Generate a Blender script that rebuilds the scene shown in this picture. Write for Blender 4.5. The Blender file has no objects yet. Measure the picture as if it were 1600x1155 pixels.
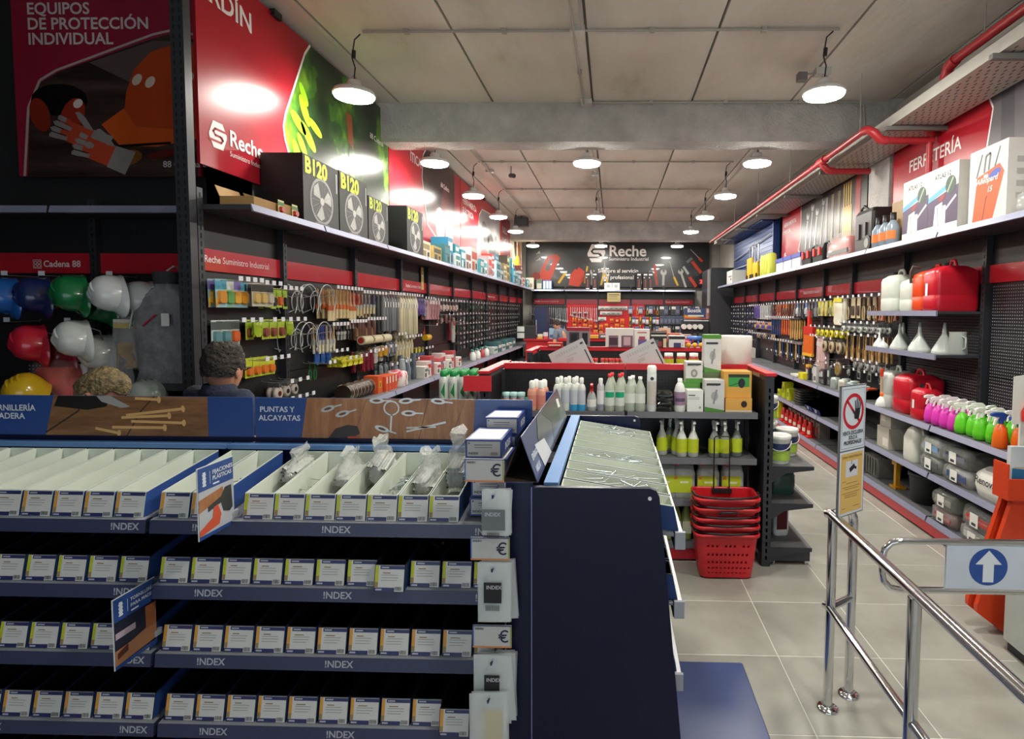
import bpy, math, random
from mathutils import Vector, Matrix
random.seed(7)
PI = math.pi
SC = bpy.context.scene
COL = SC.collection

# ------------------------------------------------------------------ camera
# Pinhole fitted to the photograph (1600 x 1155): focal length in pixels,
# principal point (the photo is a crop), eye height in metres.
FPX, CX, CY, EYE = 900.0, 935.0, 541.0, 1.80
YAW, PITCH, ROLL = math.atan(22 / FPX), math.atan(52 / FPX), 0.006
FWD = Vector((-math.sin(YAW) * math.cos(PITCH), math.cos(YAW) * math.cos(PITCH), -math.sin(PITCH)))
R0 = Vector((math.cos(YAW), math.sin(YAW), 0))
U0 = R0.cross(FWD)
RT = R0 * math.cos(ROLL) + U0 * math.sin(ROLL)
UP = U0 * math.cos(ROLL) - R0 * math.sin(ROLL)
cam = bpy.data.cameras.new('camera')
cam.sensor_fit = 'HORIZONTAL'
cam.sensor_width = 36.0
cam.lens = 36.0 * FPX / 1600
cam.shift_x = (800 - CX) / 1600
cam.shift_y = (CY - 577.5) / 1600
cam.clip_start = 0.05
cam_o = bpy.data.objects.new('camera', cam)
COL.objects.link(cam_o)
cam_o.matrix_world = Matrix(((RT.x, UP.x, -FWD.x, 0), (RT.y, UP.y, -FWD.y, 0), (RT.z, UP.z, -FWD.z, EYE), (0, 0, 0, 1)))
SC.camera = cam_o


def at(px, py, X=None, Y=None, Z=None):
    """world point seen at a photo pixel, on the plane X=, Y= or Z= (height)"""
    d = FWD * FPX + RT * (px - CX) - UP * (py - CY)
    if Y is not None:
        k = Y / d.y
    elif X is not None:
        k = X / d.x
    else:
        k = (Z - EYE) / d.z
    return Vector((0, 0, EYE)) + d * k


# ------------------------------------------------------------------ world, exposure
SC.view_settings.view_transform = 'Standard'
SC.view_settings.look = 'None'
SC.view_settings.gamma = 1.0
SC.view_settings.use_curve_mapping = False
SC.view_settings.exposure = 0.74
w = bpy.data.worlds.new('daylight')
SC.world = w
w.use_nodes = True
w.node_tree.nodes['Background'].inputs[0].default_value = (0.80, 0.90, 1.0, 1)
w.node_tree.nodes['Background'].inputs[1].default_value = 1.2
SC.cycles.use_denoising = True
SC.cycles.max_bounces = 7
SC.cycles.diffuse_bounces = 4
SC.cycles.glossy_bounces = 3
SC.cycles.transmission_bounces = 4
SC.cycles.transparent_max_bounces = 10
SC.cycles.caustics_reflective = False
SC.cycles.caustics_refractive = False
SC.cycles.sample_clamp_indirect = 6.0
LAMP_POWER = 105.0          # emission strength of each pendant's diffuser


# ------------------------------------------------------------------ materials
def lin(h):
    h = h.lstrip('#')
    if len(h) == 3:
        h = ''.join(c * 2 for c in h)
    c = [int(h[i:i + 2], 16) / 255 for i in (0, 2, 4)]
    return tuple(x / 12.92 if x <= 0.04045 else ((x + 0.055) / 1.055) ** 2.4 for x in c) + (1,)


MATS = {}


def M(hexc, rough=0.5, metal=0.0, alpha=1.0, emit=0.0, var=0.08, scale=9.0, spec=0.5, coat=0.0, bump=0.0):
    key = (hexc, rough, metal, alpha, emit, var, scale, spec, coat, bump)
    if key in MATS:
        return MATS[key]
    m = bpy.data.materials.new('surface_%s_%d' % (hexc.lstrip('#'), len(MATS)))
    m.use_nodes = True
    nt = m.node_tree
    b = nt.nodes['Principled BSDF']
    c = lin(hexc)
    b.inputs['Base Color'].default_value = c
    b.inputs['Roughness'].default_value = rough
    b.inputs['Metallic'].default_value = metal
    b.inputs['Specular IOR Level'].default_value = spec
    b.inputs['Coat Weight'].default_value = coat
    if alpha < 1:
        b.inputs['Alpha'].default_value = alpha
    if emit:
        b.inputs['Emission Color'].default_value = c
        b.inputs['Emission Strength'].default_value = emit
    if var and not emit:
        tc = nt.nodes.new('ShaderNodeTexCoord')
        n = nt.nodes.new('ShaderNodeTexNoise')
        n.inputs['Scale'].default_value = scale
        n.inputs['Detail'].default_value = 2
        nt.links.new(tc.outputs['Object'], n.inputs['Vector'])
        mx = nt.nodes.new('ShaderNodeMix')
        mx.data_type = 'RGBA'
        lo = [max(0, x * (1 - var)) for x in c[:3]] + [1]
        hi = [min(1, x * (1 + var)) for x in c[:3]] + [1]
        mx.inputs[6].default_value = lo
        mx.inputs[7].default_value = hi
        nt.links.new(n.outputs['Fac'], mx.inputs[0])
        nt.links.new(mx.outputs[2], b.inputs['Base Color'])
        if bump:
            bp = nt.nodes.new('ShaderNodeBump')
            bp.inputs['Strength'].default_value = bump
            bp.inputs['Distance'].default_value = 0.01
            nt.links.new(n.outputs['Fac'], bp.inputs['Height'])
            nt.links.new(bp.outputs['Normal'], b.inputs['Normal'])
    MATS[key] = m
    return m


def noise_mat(name, stops, scale, rough, bump=0.2, stretch=(1, 1, 1), detail=8, randomize=0.0, bscale=None):
    """procedural mineral surface: two noises through a ramp, bump, per-object variation"""
    m = bpy.data.materials.new(name)
    m.use_nodes = True
    nt = m.node_tree
    L = nt.links.new
    b = nt.nodes['Principled BSDF']
    b.inputs['Roughness'].default_value = rough
    tc = nt.nodes.new('ShaderNodeTexCoord')
    mp = nt.nodes.new('ShaderNodeMapping')
    mp.inputs['Scale'].default_value = stretch
    oi = nt.nodes.new('ShaderNodeObjectInfo')
    add = nt.nodes.new('ShaderNodeVectorMath')
    add.operation = 'ADD'
    sc_ = nt.nodes.new('ShaderNodeVectorMath')
    sc_.operation = 'SCALE'
    sc_.inputs[0].default_value = (13, 7, 5)
    L(oi.outputs['Random'], sc_.inputs['Scale'])
    L(tc.outputs['Object'], mp.inputs['Vector'])
    L(mp.outputs['Vector'], add.inputs[0])
    L(sc_.outputs['Vector'], add.inputs[1])
    n1 = nt.nodes.new('ShaderNodeTexNoise')
    n1.inputs['Scale'].default_value = scale
    n1.inputs['Detail'].default_value = detail
    n1.inputs['Roughness'].default_value = 0.62
    L(add.outputs['Vector'], n1.inputs['Vector'])
    r = nt.nodes.new('ShaderNodeValToRGB')
    r.color_ramp.elements[0].position = stops[0][0]
    r.color_ramp.elements[0].color = lin(stops[0][1])
    r.color_ramp.elements[1].position = stops[-1][0]
    r.color_ramp.elements[1].color = lin(stops[-1][1])
    for p, c in stops[1:-1]:
        e = r.color_ramp.elements.new(p)
        e.color = lin(c)
    L(n1.outputs['Fac'], r.inputs['Fac'])
    hsv = nt.nodes.new('ShaderNodeHueSaturation')
    mr = nt.nodes.new('ShaderNodeMapRange')
    mr.inputs[3].default_value = 1 - randomize
    mr.inputs[4].default_value = 1 + randomize
    L(oi.outputs['Random'], mr.inputs[0])
    L(mr.outputs[0], hsv.inputs['Value'])
    L(r.outputs['Color'], hsv.inputs['Color'])
    L(hsv.outputs['Color'], b.inputs['Base Color'])
    if bump:
        n2 = nt.nodes.new('ShaderNodeTexNoise')
        n2.inputs['Scale'].default_value = bscale or scale * 9
        n2.inputs['Detail'].default_value = 6
        L(add.outputs['Vector'], n2.inputs['Vector'])
        bp = nt.nodes.new('ShaderNodeBump')
        bp.inputs['Strength'].default_value = bump
        bp.inputs['Distance'].default_value = 0.02
        L(n2.outputs['Fac'], bp.inputs['Height'])
        L(bp.outputs['Normal'], b.inputs['Normal'])
    return m


# shared palette
BLACK = M('#17171a', 0.45)
PANEL = M('#1d1d20', 0.42)
STEEL_DK = M('#2b2d33', 0.4)
GREY_LIP = M('#8d8fa8', 0.35)
RED = M('#c01f2e', 0.3, coat=0.2)
REDSTRIP = M('#c0202e', 0.22, coat=0.4)
WHITE = M('#f0f0ec', 0.4)
PAPER = M('#e9e9e4', 0.6)
CHROME = M('#d8d9dc', 0.12, 1.0, var=0.0)
DARKMET = M('#3a3c40', 0.4, 0.8)
WIRE = M('#c9cace', 0.28, 0.8)
NAVY = M('#26304f', 0.3, coat=0.1)
WOOD = M('#c9a06a', 0.55, var=0.2, scale=30)
CARD = M('#a9824f', 0.8, var=0.12, scale=14)
SKIN = M('#c98f72', 0.5, var=0.1, scale=25)
CLEAR = M('#e6eae8', 0.12, alpha=0.30, var=0)
MILKY = M('#e4e8e4', 0.3, alpha=0.72, var=0)


# ------------------------------------------------------------------ mesh builder
class MB:
    def __init__(s):
        s.v, s.f, s.mi, s.sm, s.mats = [], [], [], [], []

    def _m(s, m):
        if m not in s.mats:
            s.mats.append(m)
        return s.mats.index(m)

    def add(s, vs, fs, m, smooth=False):
        o = len(s.v)
        i = s._m(m)
        s.v += [tuple(v) for v in vs]
        for f in fs:
            s.f.append([o + k for k in f])
            s.mi.append(i)
            s.sm.append(smooth)
        return s

    def box(s, x0, x1, y0, y1, z0, z1, m):
        vs = [(x, y, z) for z in (z0, z1) for y in (y0, y1) for x in (x0, x1)]
        return s.add(vs, [(0, 2, 3, 1), (4, 5, 7, 6), (0, 1, 5, 4), (2, 6, 7, 3), (0, 4, 6, 2), (1, 3, 7, 5)], m)

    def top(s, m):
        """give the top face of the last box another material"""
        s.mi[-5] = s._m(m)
        return s

    def loft(s, rings, m, caps=True, smooth=True, closed=True):
        n = len(rings[0])
        vs = [p for r in rings for p in r]
        fs = []
        for i in range(len(rings) - 1):
            for j in range(n if closed else n - 1):
                a, b = i * n + j, i * n + (j + 1) % n
                fs.append((a, b, b + n, a + n))
        s.add(vs, fs, m, smooth)
        if caps:
            s.add(rings[0], [tuple(reversed(range(n)))], m)
            s.add(rings[-1], [tuple(range(n))], m)
        return s

    def lathe(s, prof, m, n=16, c=(0, 0, 0), smooth=True, caps=True, sx=1, sy=1):
        rings = [[(c[0] + sx * r * math.cos(2 * PI * j / n), c[1] + sy * r * math.sin(2 * PI * j / n), c[2] + z) for j in range(n)] for r, z in prof]
        return s.loft(rings, m, caps, smooth)

    def cyl(s, p0, p1, r0, m, r1=None, n=12, caps=True, smooth=True):
        r1 = r0 if r1 is None else r1
        p0, p1 = Vector(p0), Vector(p1)
        d = (p1 - p0).normalized()
        a = d.orthogonal().normalized()
        b = d.cross(a)
        rings = [[p + (a * math.cos(2 * PI * j / n) + b * math.sin(2 * PI * j / n)) * r for j in range(n)] for p, r in ((p0, r0), (p1, r1))]
        return s.loft(rings, m, caps, smooth)

    def tube(s, pts, r, m, n=8, closed=False):
        pts = [Vector(p) for p in pts]
        k = len(pts)
        rings = []
        prev = None
        for i, p in enumerate(pts):
            if closed:
                d = pts[(i + 1) % k] - pts[i - 1]
            else:
                d = pts[min(i + 1, k - 1)] - pts[max(i - 1, 0)]
            d.normalize()
            a = d.orthogonal().normalized() if prev is None else (prev - d * prev.dot(d)).normalized()
            prev = a
            b = d.cross(a)
            rr = r[i] if isinstance(r, (list, tuple)) else r
            rings.append([p + (a * math.cos(2 * PI * j / n) + b * math.sin(2 * PI * j / n)) * rr for j in range(n)])
        if closed:
            rings.append(rings[0])
        return s.loft(rings, m, not closed, True)

    def poly(s, pts, m):
        return s.add(pts, [tuple(range(len(pts)))], m)

    def pxz(s, pts, y, m):
        """flat print polygon in the x-z plane facing -y"""
        a = sum(pts[i - 1][0] * pts[i][1] - pts[i][0] * pts[i - 1][1] for i in range(len(pts)))
        if a < 0:
            pts = pts[::-1]
        return s.add([(x, y, z) for x, z in pts], [tuple(range(len(pts)))], m)

    def rect(s, x0, x1, z0, z1, y, m):
        return s.pxz([(x0, z0), (x1, z0), (x1, z1), (x0, z1)], y, m)

    def disc(s, x, z, r, y, m, n=20, rz=None, a0=0):
        rz = r if rz is None else rz
        return s.pxz([(x + r * math.cos(2 * PI * j / n + a0), z + rz * math.sin(2 * PI * j / n + a0)) for j in range(n)], y, m)

    def prism(s, pts, y0, y1, m):
        """x-z outline with thickness from y0 (front) to y1"""
        a = sum(pts[i - 1][0] * pts[i][1] - pts[i][0] * pts[i - 1][1] for i in range(len(pts)))
        if a < 0:
            pts = pts[::-1]
        n = len(pts)
        s.add([(x, y0, z) for x, z in pts] + [(x, y1, z) for x, z in pts],
              [tuple(range(n)), tuple(reversed(range(n, 2 * n)))] + [(i, i + n, (i + 1) % n + n, (i + 1) % n) for i in range(n)], m)
        return s

    def xf(s, mat, start=0):
        for i in range(start, len(s.v)):
            s.v[i] = tuple(mat @ Vector(s.v[i]))
        return s

    def mesh(s, name='mesh'):
        me = bpy.data.meshes.new(name)
        me.from_pydata(s.v, [], s.f)
        for m in s.mats:
            me.materials.append(m)
        me.polygons.foreach_set('material_index', s.mi)
        me.polygons.foreach_set('use_smooth', s.sm)
        me.update()
        return me


def rrect(w, d, r, z, n=4, c=(0, 0)):
    """rounded rectangle ring in the x-y plane at height z"""
    r = min(r, w / 2, d / 2)
    out = []
    for cx, cy, a in ((w / 2 - r, d / 2 - r, 0), (-w / 2 + r, d / 2 - r, 90), (-w / 2 + r, -d / 2 + r, 180), (w / 2 - r, -d / 2 + r, 270)):
        for k in range(n + 1):
            t = math.radians(a + 90 * k / n)
            out.append((c[0] + cx + r * math.cos(t), c[1] + cy + r * math.sin(t), z))
    return out


def rbox(mb, w, d, h, r, m, z=0, c=(0, 0), e=None):
    e = min(r * 0.6, h * 0.3) if e is None else e
    return mb.loft([rrect(w - 2 * e, d - 2 * e, r, z, c=c), rrect(w, d, r, z + e, c=c), rrect(w, d, r, z + h - e, c=c), rrect(w - 2 * e, d - 2 * e, r, z + h, c=c)], m)


# ------------------------------------------------------------------ objects
def obj(name, data, loc=(0, 0, 0), rot=(0, 0, 0), parent=None):
    o = bpy.data.objects.new(name, data.mesh(name) if isinstance(data, MB) else data)
    COL.objects.link(o)
    o.location = loc
    o.rotation_euler = rot if isinstance(rot, (tuple, list)) else (0, 0, rot)
    if parent is not None:
        o.parent = parent
    return o


def thing(name, label, cat, loc=(0, 0, 0), rz=0, group=None, data=None):
    o = obj(name, data, loc, rz)
    o['label'] = label
    o['category'] = cat
    if group:
        o['group'] = group
    return o


def part(parent, name, data, loc=(0, 0, 0), rot=(0, 0, 0), label=None, kind=None):
    o = obj(name, data, loc, rot, parent)
    if label:
        o['label'] = label
    if kind:
        o['kind'] = kind
    return o


def struct(name, data, loc=(0, 0, 0), rz=0, label=None, parent=None):
    o = obj(name, data, loc, rz, parent)
    o['kind'] = 'structure'
    if label:
        o['label'] = label
    return o


def dup(root, loc, rz=None, label=None, group=None):
    r = root.copy()
    COL.objects.link(r)
    r.location = loc
    if rz is not None:
        r.rotation_euler = rz if isinstance(rz, (tuple, list)) else (0, 0, rz)
    if label:
        r['label'] = label
    if group:
        r['group'] = group
    for ch in list(root.children):
        c = ch.copy()
        COL.objects.link(c)
        c.parent = r
        for g in list(ch.children):
            d = g.copy()
            COL.objects.link(d)
            d.parent = c
    return r


class Frame:
    """a wall-like frame: local x = reader's right, -y = towards the reader, z up"""
    def __init__(s, o, a):
        s.o, s.a = Vector(o), a
        s.c, s.s = math.cos(a), math.sin(a)

    def p(s, x, y, z=0):
        return (s.o.x + x * s.c - y * s.s, s.o.y + x * s.s + y * s.c, s.o.z + z)


TXT = {}


def text_mesh(body, size, m, bold=0.0, align='LEFT', shear=0.0, space=1.0):
    key = (body, size, m.name, bold, align, shear, space)
    if key in TXT:
        return TXT[key]
    cu = bpy.data.curves.new('lettering', 'FONT')
    cu.body = body
    cu.size = size
    cu.offset = bold * size
    cu.align_x = align
    cu.shear = shear
    cu.space_character = space
    cu.resolution_u = 3
    cu.fill_mode = 'FRONT'
    ob = bpy.data.objects.new('lettering', cu)
    me0 = ob.to_mesh()
    mb = MB()
    mb.add([(v.co.x, 0, v.co.y) for v in me0.vertices], [tuple(p.vertices) for p in me0.polygons], m)
    ob.to_mesh_clear()
    bpy.data.objects.remove(ob)
    bpy.data.curves.remove(cu)
    me = mb.mesh('lettering')
    TXT[key] = me
    return me


def text(parent, body, size, m, x, y, z, bold=0.012, align='LEFT', rot=(0, 0, 0), shear=0.0, space=1.0):
    return part(parent, 'lettering', text_mesh(body, size, m, bold, align, shear, space), (x, y, z), rot)


def hexlogo(mb, cx, cz, s, y, m_fg, m_bg):
    """hexagonal S emblem: a light hexagon cut by two dark S grooves"""
    h = [(-.5, 0), (-.27, .5), (.27, .5), (.5, .12), (.5, 0), (.27, -.5), (-.27, -.5), (-.5, -.12)]
    mb.pxz([(cx + a * s, cz + b * s) for a, b in h], y, m_fg)
    for path in ([(.5, .22), (-.16, .22), (-.27, .1), (-.16, -.02), (.12, -.02), (.2, -.1)],
                 [(-.5, -.24), (.16, -.24), (.27, -.12), (.2, -.02)],
                 ):
        pts = [(cx + a * s, cz + b * s) for a, b in path]
        w = 0.045 * s
        for (x0, z0), (x1, z1) in zip(pts, pts[1:]):
            d = math.hypot(x1 - x0, z1 - z0)
            nx, nz = -(z1 - z0) / d * w, (x1 - x0) / d * w
            ex, ez = (x1 - x0) / d * w * .6, (z1 - z0) / d * w * .6
            mb.pxz([(x0 + nx - ex, z0 + nz - ez), (x1 + nx + ex, z1 + nz + ez), (x1 - nx + ex, z1 - nz + ez), (x0 - nx - ex, z0 - nz - ez)], y - 0.0006, m_bg)
    return mb


def bar(mb, x0, z0, x1, z1, w, y, m):
    d = math.hypot(x1 - x0, z1 - z0) or 1
    nx, nz = -(z1 - z0) / d * w / 2, (x1 - x0) / d * w / 2
    return mb.pxz([(x0 + nx, z0 + nz), (x1 + nx, z1 + nz), (x1 - nx, z1 - nz), (x0 - nx, z0 - nz)], y, m)
# ================================================================== ROOM
XL, XR, YB, ZC = -2.62, 3.02, 17.0, 4.10      # wall planes of the sales room, ceiling height
FLOORM = noise_mat('floor_porcelain', [(0.3, '#8e8d85'), (0.5, '#9b9a92'), (0.72, '#a9a8a0')], 2.2, 0.34, 0.04, randomize=0.035)
GROUT = M('#d6d5cd', 0.7)
CONC = noise_mat('raw_concrete', [(0.28, '#aea99c'), (0.42, '#d0ccc2'), (0.6, '#dcd9d0'), (0.8, '#eceae3')], 1.1, 0.85, 0.35, stretch=(1, .35, 1), randomize=0.05)
BEAMM = noise_mat('sprayed_concrete', [(0.3, '#a3a2a0'), (0.6, '#bdbcb9'), (0.8, '#cfcecb')], 3.0, 0.9, 1.0, bscale=38)
PLAST = noise_mat('plaster', [(0.3, '#8f8c86'), (0.7, '#aaa7a0')], 1.5, 0.9, 0.3)

# floor: screed with porcelain tiles proud of recessed joints
fl = struct('floor', MB().box(-4.8, 3.4, -4.2, 17.3, -0.1, -0.0015, GROUT))
TX, TY = 0.531, 0.573
tile = MB()
tile.loft([rrect(TX - .005, TY - .005, .001, -0.008, 1), rrect(TX - .005, TY - .005, .001, -0.001, 1), rrect(TX - .008, TY - .008, .001, 0.0, 1)], FLOORM, smooth=False)
tile_me = tile.mesh('tile')
far = MB()
ox, oy = 0.885 - TX * 12, 2.96 - TY * 14
for i in range(-1, 18):
    for j in range(0, 46):
        x, y = ox + (i + .5) * TX, oy + (j + .5) * TY
        if x < -4.75 or x > 3.3 or y < -4.1 or y > 17.2:
            continue
        if -0.1 < x < 3.0 and 1.7 < y < 10.0:
            part(fl, 'tile', tile_me, (x, y, 0))
        else:
            far.box(x - TX / 2 + .0025, x + TX / 2 - .0025, y - TY / 2 + .0025, y + TY / 2 - .0025, -0.008, 0, FLOORM)
part(fl, 'tile', far, kind='stuff')

# ceiling: concrete slabs side by side with open joints, two dropped beams
ce = struct('ceiling', MB().box(-4.8, 3.5, -4.2, 17.3, ZC + .05, ZC + .15, PLAST))
xs = [-4.6, -3.44, -2.37, -1.33, -0.235, 0.842, 1.909, 2.98, 3.45]
for y0, y1 in ((-4.1, 6.45), (6.45, 14.6), (14.6, 17.25)):
    for x0, x1 in zip(xs, xs[1:]):
        g = 0.012
        part(ce, 'slab', MB().loft([rrect(x1 - x0 - 2 * g, y1 - y0 - .01, .002, 0, 1), rrect(x1 - x0 - 2 * g, y1 - y0 - .01, .002, .06, 1)], CONC, smooth=False), ((x0 + x1) / 2, (y0 + y1) / 2, ZC))


def beam(y0, y1, z0, lab):
    mb = MB()
    n = 40
    rings = []
    rnd = random.Random(3)
    for k in range(n + 1):
        x = -2.66 + k * (3.1 + 2.66) / n
        j = lambda a: a + rnd.uniform(-.008, .008)
        rings.append([(x, j(y0), ZC + .02), (x, j(y0), z0 + .03), (x, j(y0 + .02), z0), (x, j(y1), z0), (x, j(y1 + .02), ZC + .02)])
    mb.loft(rings, BEAMM, True, False)
    o = struct('ceiling_beam', mb, label=lab)
    return o


beam(6.45, 6.79, 3.685, 'rough grey concrete beam crossing the ceiling in front')
beam(14.6, 15.0, 3.63, 'rough grey concrete beam crossing the ceiling near the back wall')

# walls
struct('wall_left', MB().box(XL - .25, XL - .05, 4.05, 17.3, 0, ZC + .05, PLAST))
DKWALL = noise_mat('dark_paint', [(0.3, '#161618'), (0.7, '#1e1e21')], 1.5, 0.8, 0.2)
struct('wall_recess', MB().box(-4.8, XL - .05, 4.05, 4.25, 0, ZC + .05, DKWALL))
struct('wall_side', MB().box(-4.8, -4.6, -4.2, 4.05, 0, ZC + .05, DKWALL))
struct('wall_right', MB().box(XR + .12, XR + .4, -4.2, 17.3, 0, ZC + .05, PLAST))
struct('wall_back', MB().box(-4.8, 3.5, YB + .12, YB + .4, 0, ZC + .05, PLAST))
# shop front behind the photographer: glazed
struct('wall_front', MB().box(-4.8, 3.5, -4.3, -4.2, 3.0, ZC + .05, PLAST).box(-4.8, -4.0, -4.3, -4.2, 0, 3.0, PLAST).box(2.8, 3.5, -4.3, -4.2, 0, 3.0, PLAST))
win = struct('window_1', MB().box(-4.0, -3.94, -4.28, -4.22, 0, 3, DARKMET).box(2.74, 2.8, -4.28, -4.22, 0, 3, DARKMET).box(-4, 2.8, -4.28, -4.22, 2.94, 3, DARKMET).box(-4, 2.8, -4.28, -4.22, 0, .06, DARKMET))
for k in range(4):
    x0 = -3.94 + k * 1.67
    part(win, 'pane', MB().box(x0 + .03, x0 + 1.64, -4.255, -4.245, .06, 2.94, M('#eef4f4', .02, alpha=.12, var=0)))
    if k:
        part(win, 'mullion', MB().box(x0 - .03, x0 + .03, -4.28, -4.22, .06, 2.94, DARKMET))
# pillar under the first beam on the right, back pillars
struct('pillar', MB().box(2.96, 3.14, 6.36, 6.86, 2.5, ZC, BEAMM).box(3.035, 3.14, 6.36, 6.86, 0, 2.5, BEAMM), label='rough concrete pillar between two wall posters on the right')
# ================================================================== WALL SHELVING
LIPM = M('#9497b0', 0.35, 0.2)
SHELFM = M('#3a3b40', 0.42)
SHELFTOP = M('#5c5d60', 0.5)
SLOT = M('#060607', 0.8, var=0)
DOT = M('#8d919a', 0.6, var=0)
TAG = M('#e2e2ea', 0.5, var=0.1, scale=60)


def upright_mesh(h, wd=.05, dp=.06, slots=True):
    mb = MB().box(-wd / 2, wd / 2, -dp, 0, 0, h, STEEL_DK)
    if slots:
        z = .1
        while z < h - .06:
            mb.rect(-.006, .006, z, z + .03, -dp - .0008, SLOT)
            z += .05
    return mb.mesh('upright')


UP246 = upright_mesh(2.56)


def shelf_parts(t, w, z, d, lipm=None, y0=0.0, lip=.04):
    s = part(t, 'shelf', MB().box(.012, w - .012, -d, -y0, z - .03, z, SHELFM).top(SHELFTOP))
    part(s, 'price_rail', MB().add([(.012, -d - .004, z + .004), (w - .012, -d - .004, z + .004), (w - .012, -d - .018, z - lip), (.012, -d - .018, z - lip),
                                    (.012, -d, z + .004), (w - .012, -d, z + .004), (w - .012, -d - .006, z - lip - .004), (.012, -d - .006, z - lip - .004)],
                                   [(0, 3, 2, 1), (0, 1, 5, 4), (3, 7, 6, 2), (0, 4, 7, 3), (1, 2, 6, 5), (4, 5, 6, 7)], lipm or LIPM))
    return s


PH = .385


def bay(name, lab, F, x0, w, shelves, z_hi=2.44, kick=None, peg=(), strip=True, last=False):
    t = thing(name, lab, 'shelving', F.p(x0, 0), F.a)
    z = .16
    while z < z_hi - .02:
        z1 = min(z + PH, z_hi)
        bp = part(t, 'back_panel', MB().box(.006, w - .006, -.012, 0, z + .003, z1 - .003, PANEL))
        z = z1
    part(t, 'upright', UP246, (0, 0.0, 0))
    if last:
        part(t, 'upright', UP246, (w, 0, 0))
    if strip:
        part(t, 'header_strip', MB().box(.004, w - .004, -.03, -.012, 2.055, 2.195, REDSTRIP))
    for z, d in shelves:
        shelf_parts(t, w, z, d)
    if kick:
        part(t, 'kickplate', MB().box(0, w, -kick, -kick + .02, 0.02, .135, RED))
        part(t, 'base', MB().box(0, w, -kick + .02, 0, 0, .13, BLACK))
    for (px0, px1, pz0, pz1) in peg:
        dots = MB()
        z = pz0
        r = .004
        while z < pz1:
            x = px0
            while x < px1:
                dots.rect(x - r * 1.3, x + r * 1.3, z - r, z + r, -.0127, DOT)
                x += .025
            z += .025
        part(t, 'perforation', dots, kind='stuff')
    return t


LF = Frame((XL, 3.55, 0), PI / 2)        # left wall: local x = Y - 3.55
RF = Frame((XR, 14.3, 0), -PI / 2)       # right wall: local x = 14.3 - Y
HF = Frame((-4.45, 4.0, 0), 0)           # recess with the helmets
BF = Frame((-2.35, YB, 0), 0)            # back wall
ORD = ['first', 'second', 'third', 'fourth', 'fifth', 'sixth', 'seventh', 'eighth', 'ninth', 'tenth', 'eleventh', 'twelfth']
LE = [3.55, 4.47, 5.72, 6.97, 8.0, 9.25, 10.5, 11.75, 13.0, 14.25, 15.5, 16.4]
LB = []
for i, (a, b) in enumerate(zip(LE, LE[1:])):
    LB.append(bay('wall_shelving', 'black wall shelving bay along the left wall, %s from the recess with helmets' % ORD[i], LF, a - 3.55, b - a,
                  [(2.46, .37), (1.0, .43), (.55, .43)], kick=.43, last=(i == len(LE) - 2)))
RE = [2.2, 3.45, 4.7, 6.0, 7.27, 8.23, 9.44, 10.66, 11.9, 13.1, 14.3]
RB = []
for i in range(len(RE) - 1):
    a, b = RE[i], RE[i + 1]
    pegs = [(.06, b - a - .06, 1.0, 2.03)] if i in (1, 2) else []
    RB.append(bay('wall_shelving', 'black wall shelving bay along the right wall, %s from the entrance' % ORD[i], RF, 14.3 - b, b - a,
                  [(2.46, .43), (.90, .43), (.51, .43), (.15, .43)], kick=.43, peg=pegs, last=(i == 0)))
HB = []
for i, (a, b) in enumerate(((0, .84), (.84, 1.80))):
    HB.append(bay('wall_shelving', 'black wall shelving bay in the recess behind the %s' % ('blue and green helmets' if i == 0 else 'white helmets and the jacket'), HF, a, b - a,
                  [(2.46, .36), (1.2, .4)], peg=[(.3, .6, 1.35, 1.42), (.3, .7, 1.98, 2.03)] if i == 0 else [(.1, .2, 1.72, 1.9)], last=(i == 1)))
BE = [0, .96, 1.92, 2.88, 3.84, 4.72]
BB = []
for i, (a, b) in enumerate(zip(BE, BE[1:])):
    BB.append(bay('wall_shelving', 'black wall shelving bay on the back wall, %s from the left' % ORD[i], BF, a, b - a, [(2.46, .4), (.8, .4)], last=(i == 4)))
REDBACK = M('#c8141f', .4)
for i in (1, 2):
    part(BB[i], 'red_pegboard', MB().box(.03, .93, -.02, -.0125, 1.0, 2.05, REDBACK), label='bright red pegboard panel')
part(BB[3], 'red_pegboard', MB().box(.03, .4, -.02, -.0125, 1.0, 2.05, REDBACK), label='bright red pegboard panel')
# lettering on the red header strips
LETW = M('#f2dcdc', .5, var=0)


def strip_text(b, x, body1, body2, s=.062):
    text(b, body1, s, LETW, x, -.0312, 2.11, .02)
    text(b, body2, s, LETW, x + s * len(body1) * .56, -.0312, 2.11, .0)


strip_text(LB[0], .06, 'Reche', 'Suministro Industrial')
strip_text(LB[3], .2, 'Reche', 'Suministro Industrial')
strip_text(LB[7], .2, 'Reche', 'Suministro Industrial')
strip_text(BB[0], .06, 'Reche', 'Suministro Industrial')
strip_text(BB[4], .06, 'Reche', 'Suministro Industrial')
strip_text(RB[5], .3, 'Reche', 'Suministro Industrial')
t88 = HB[0]
lg = MB()
for r in (0, 1):
    for c in (0, 1):
        for q in range(12):
            a0, a1 = 2 * PI * q / 12, 2 * PI * (q + 1) / 12
            cx, cz = .40 + c * .024, 2.105 + r * .024
            bar(lg, cx + .01 * math.cos(a0), cz + .01 * math.sin(a0), cx + .01 * math.cos(a1), cz + .01 * math.sin(a1), .004, -.0315, LETW)
for z0 in (2.088, 2.146):
    lg.rect(.382, .442, z0, z0 + .003, -.0315, LETW)
for x0 in (.382, .439):
    lg.rect(x0, x0 + .003, 2.088, 2.149, -.0315, LETW)
part(t88, 'emblem', lg)
text(t88, 'Cadena 88', .062, LETW, .455, -.0312, 2.1, .02)

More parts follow.
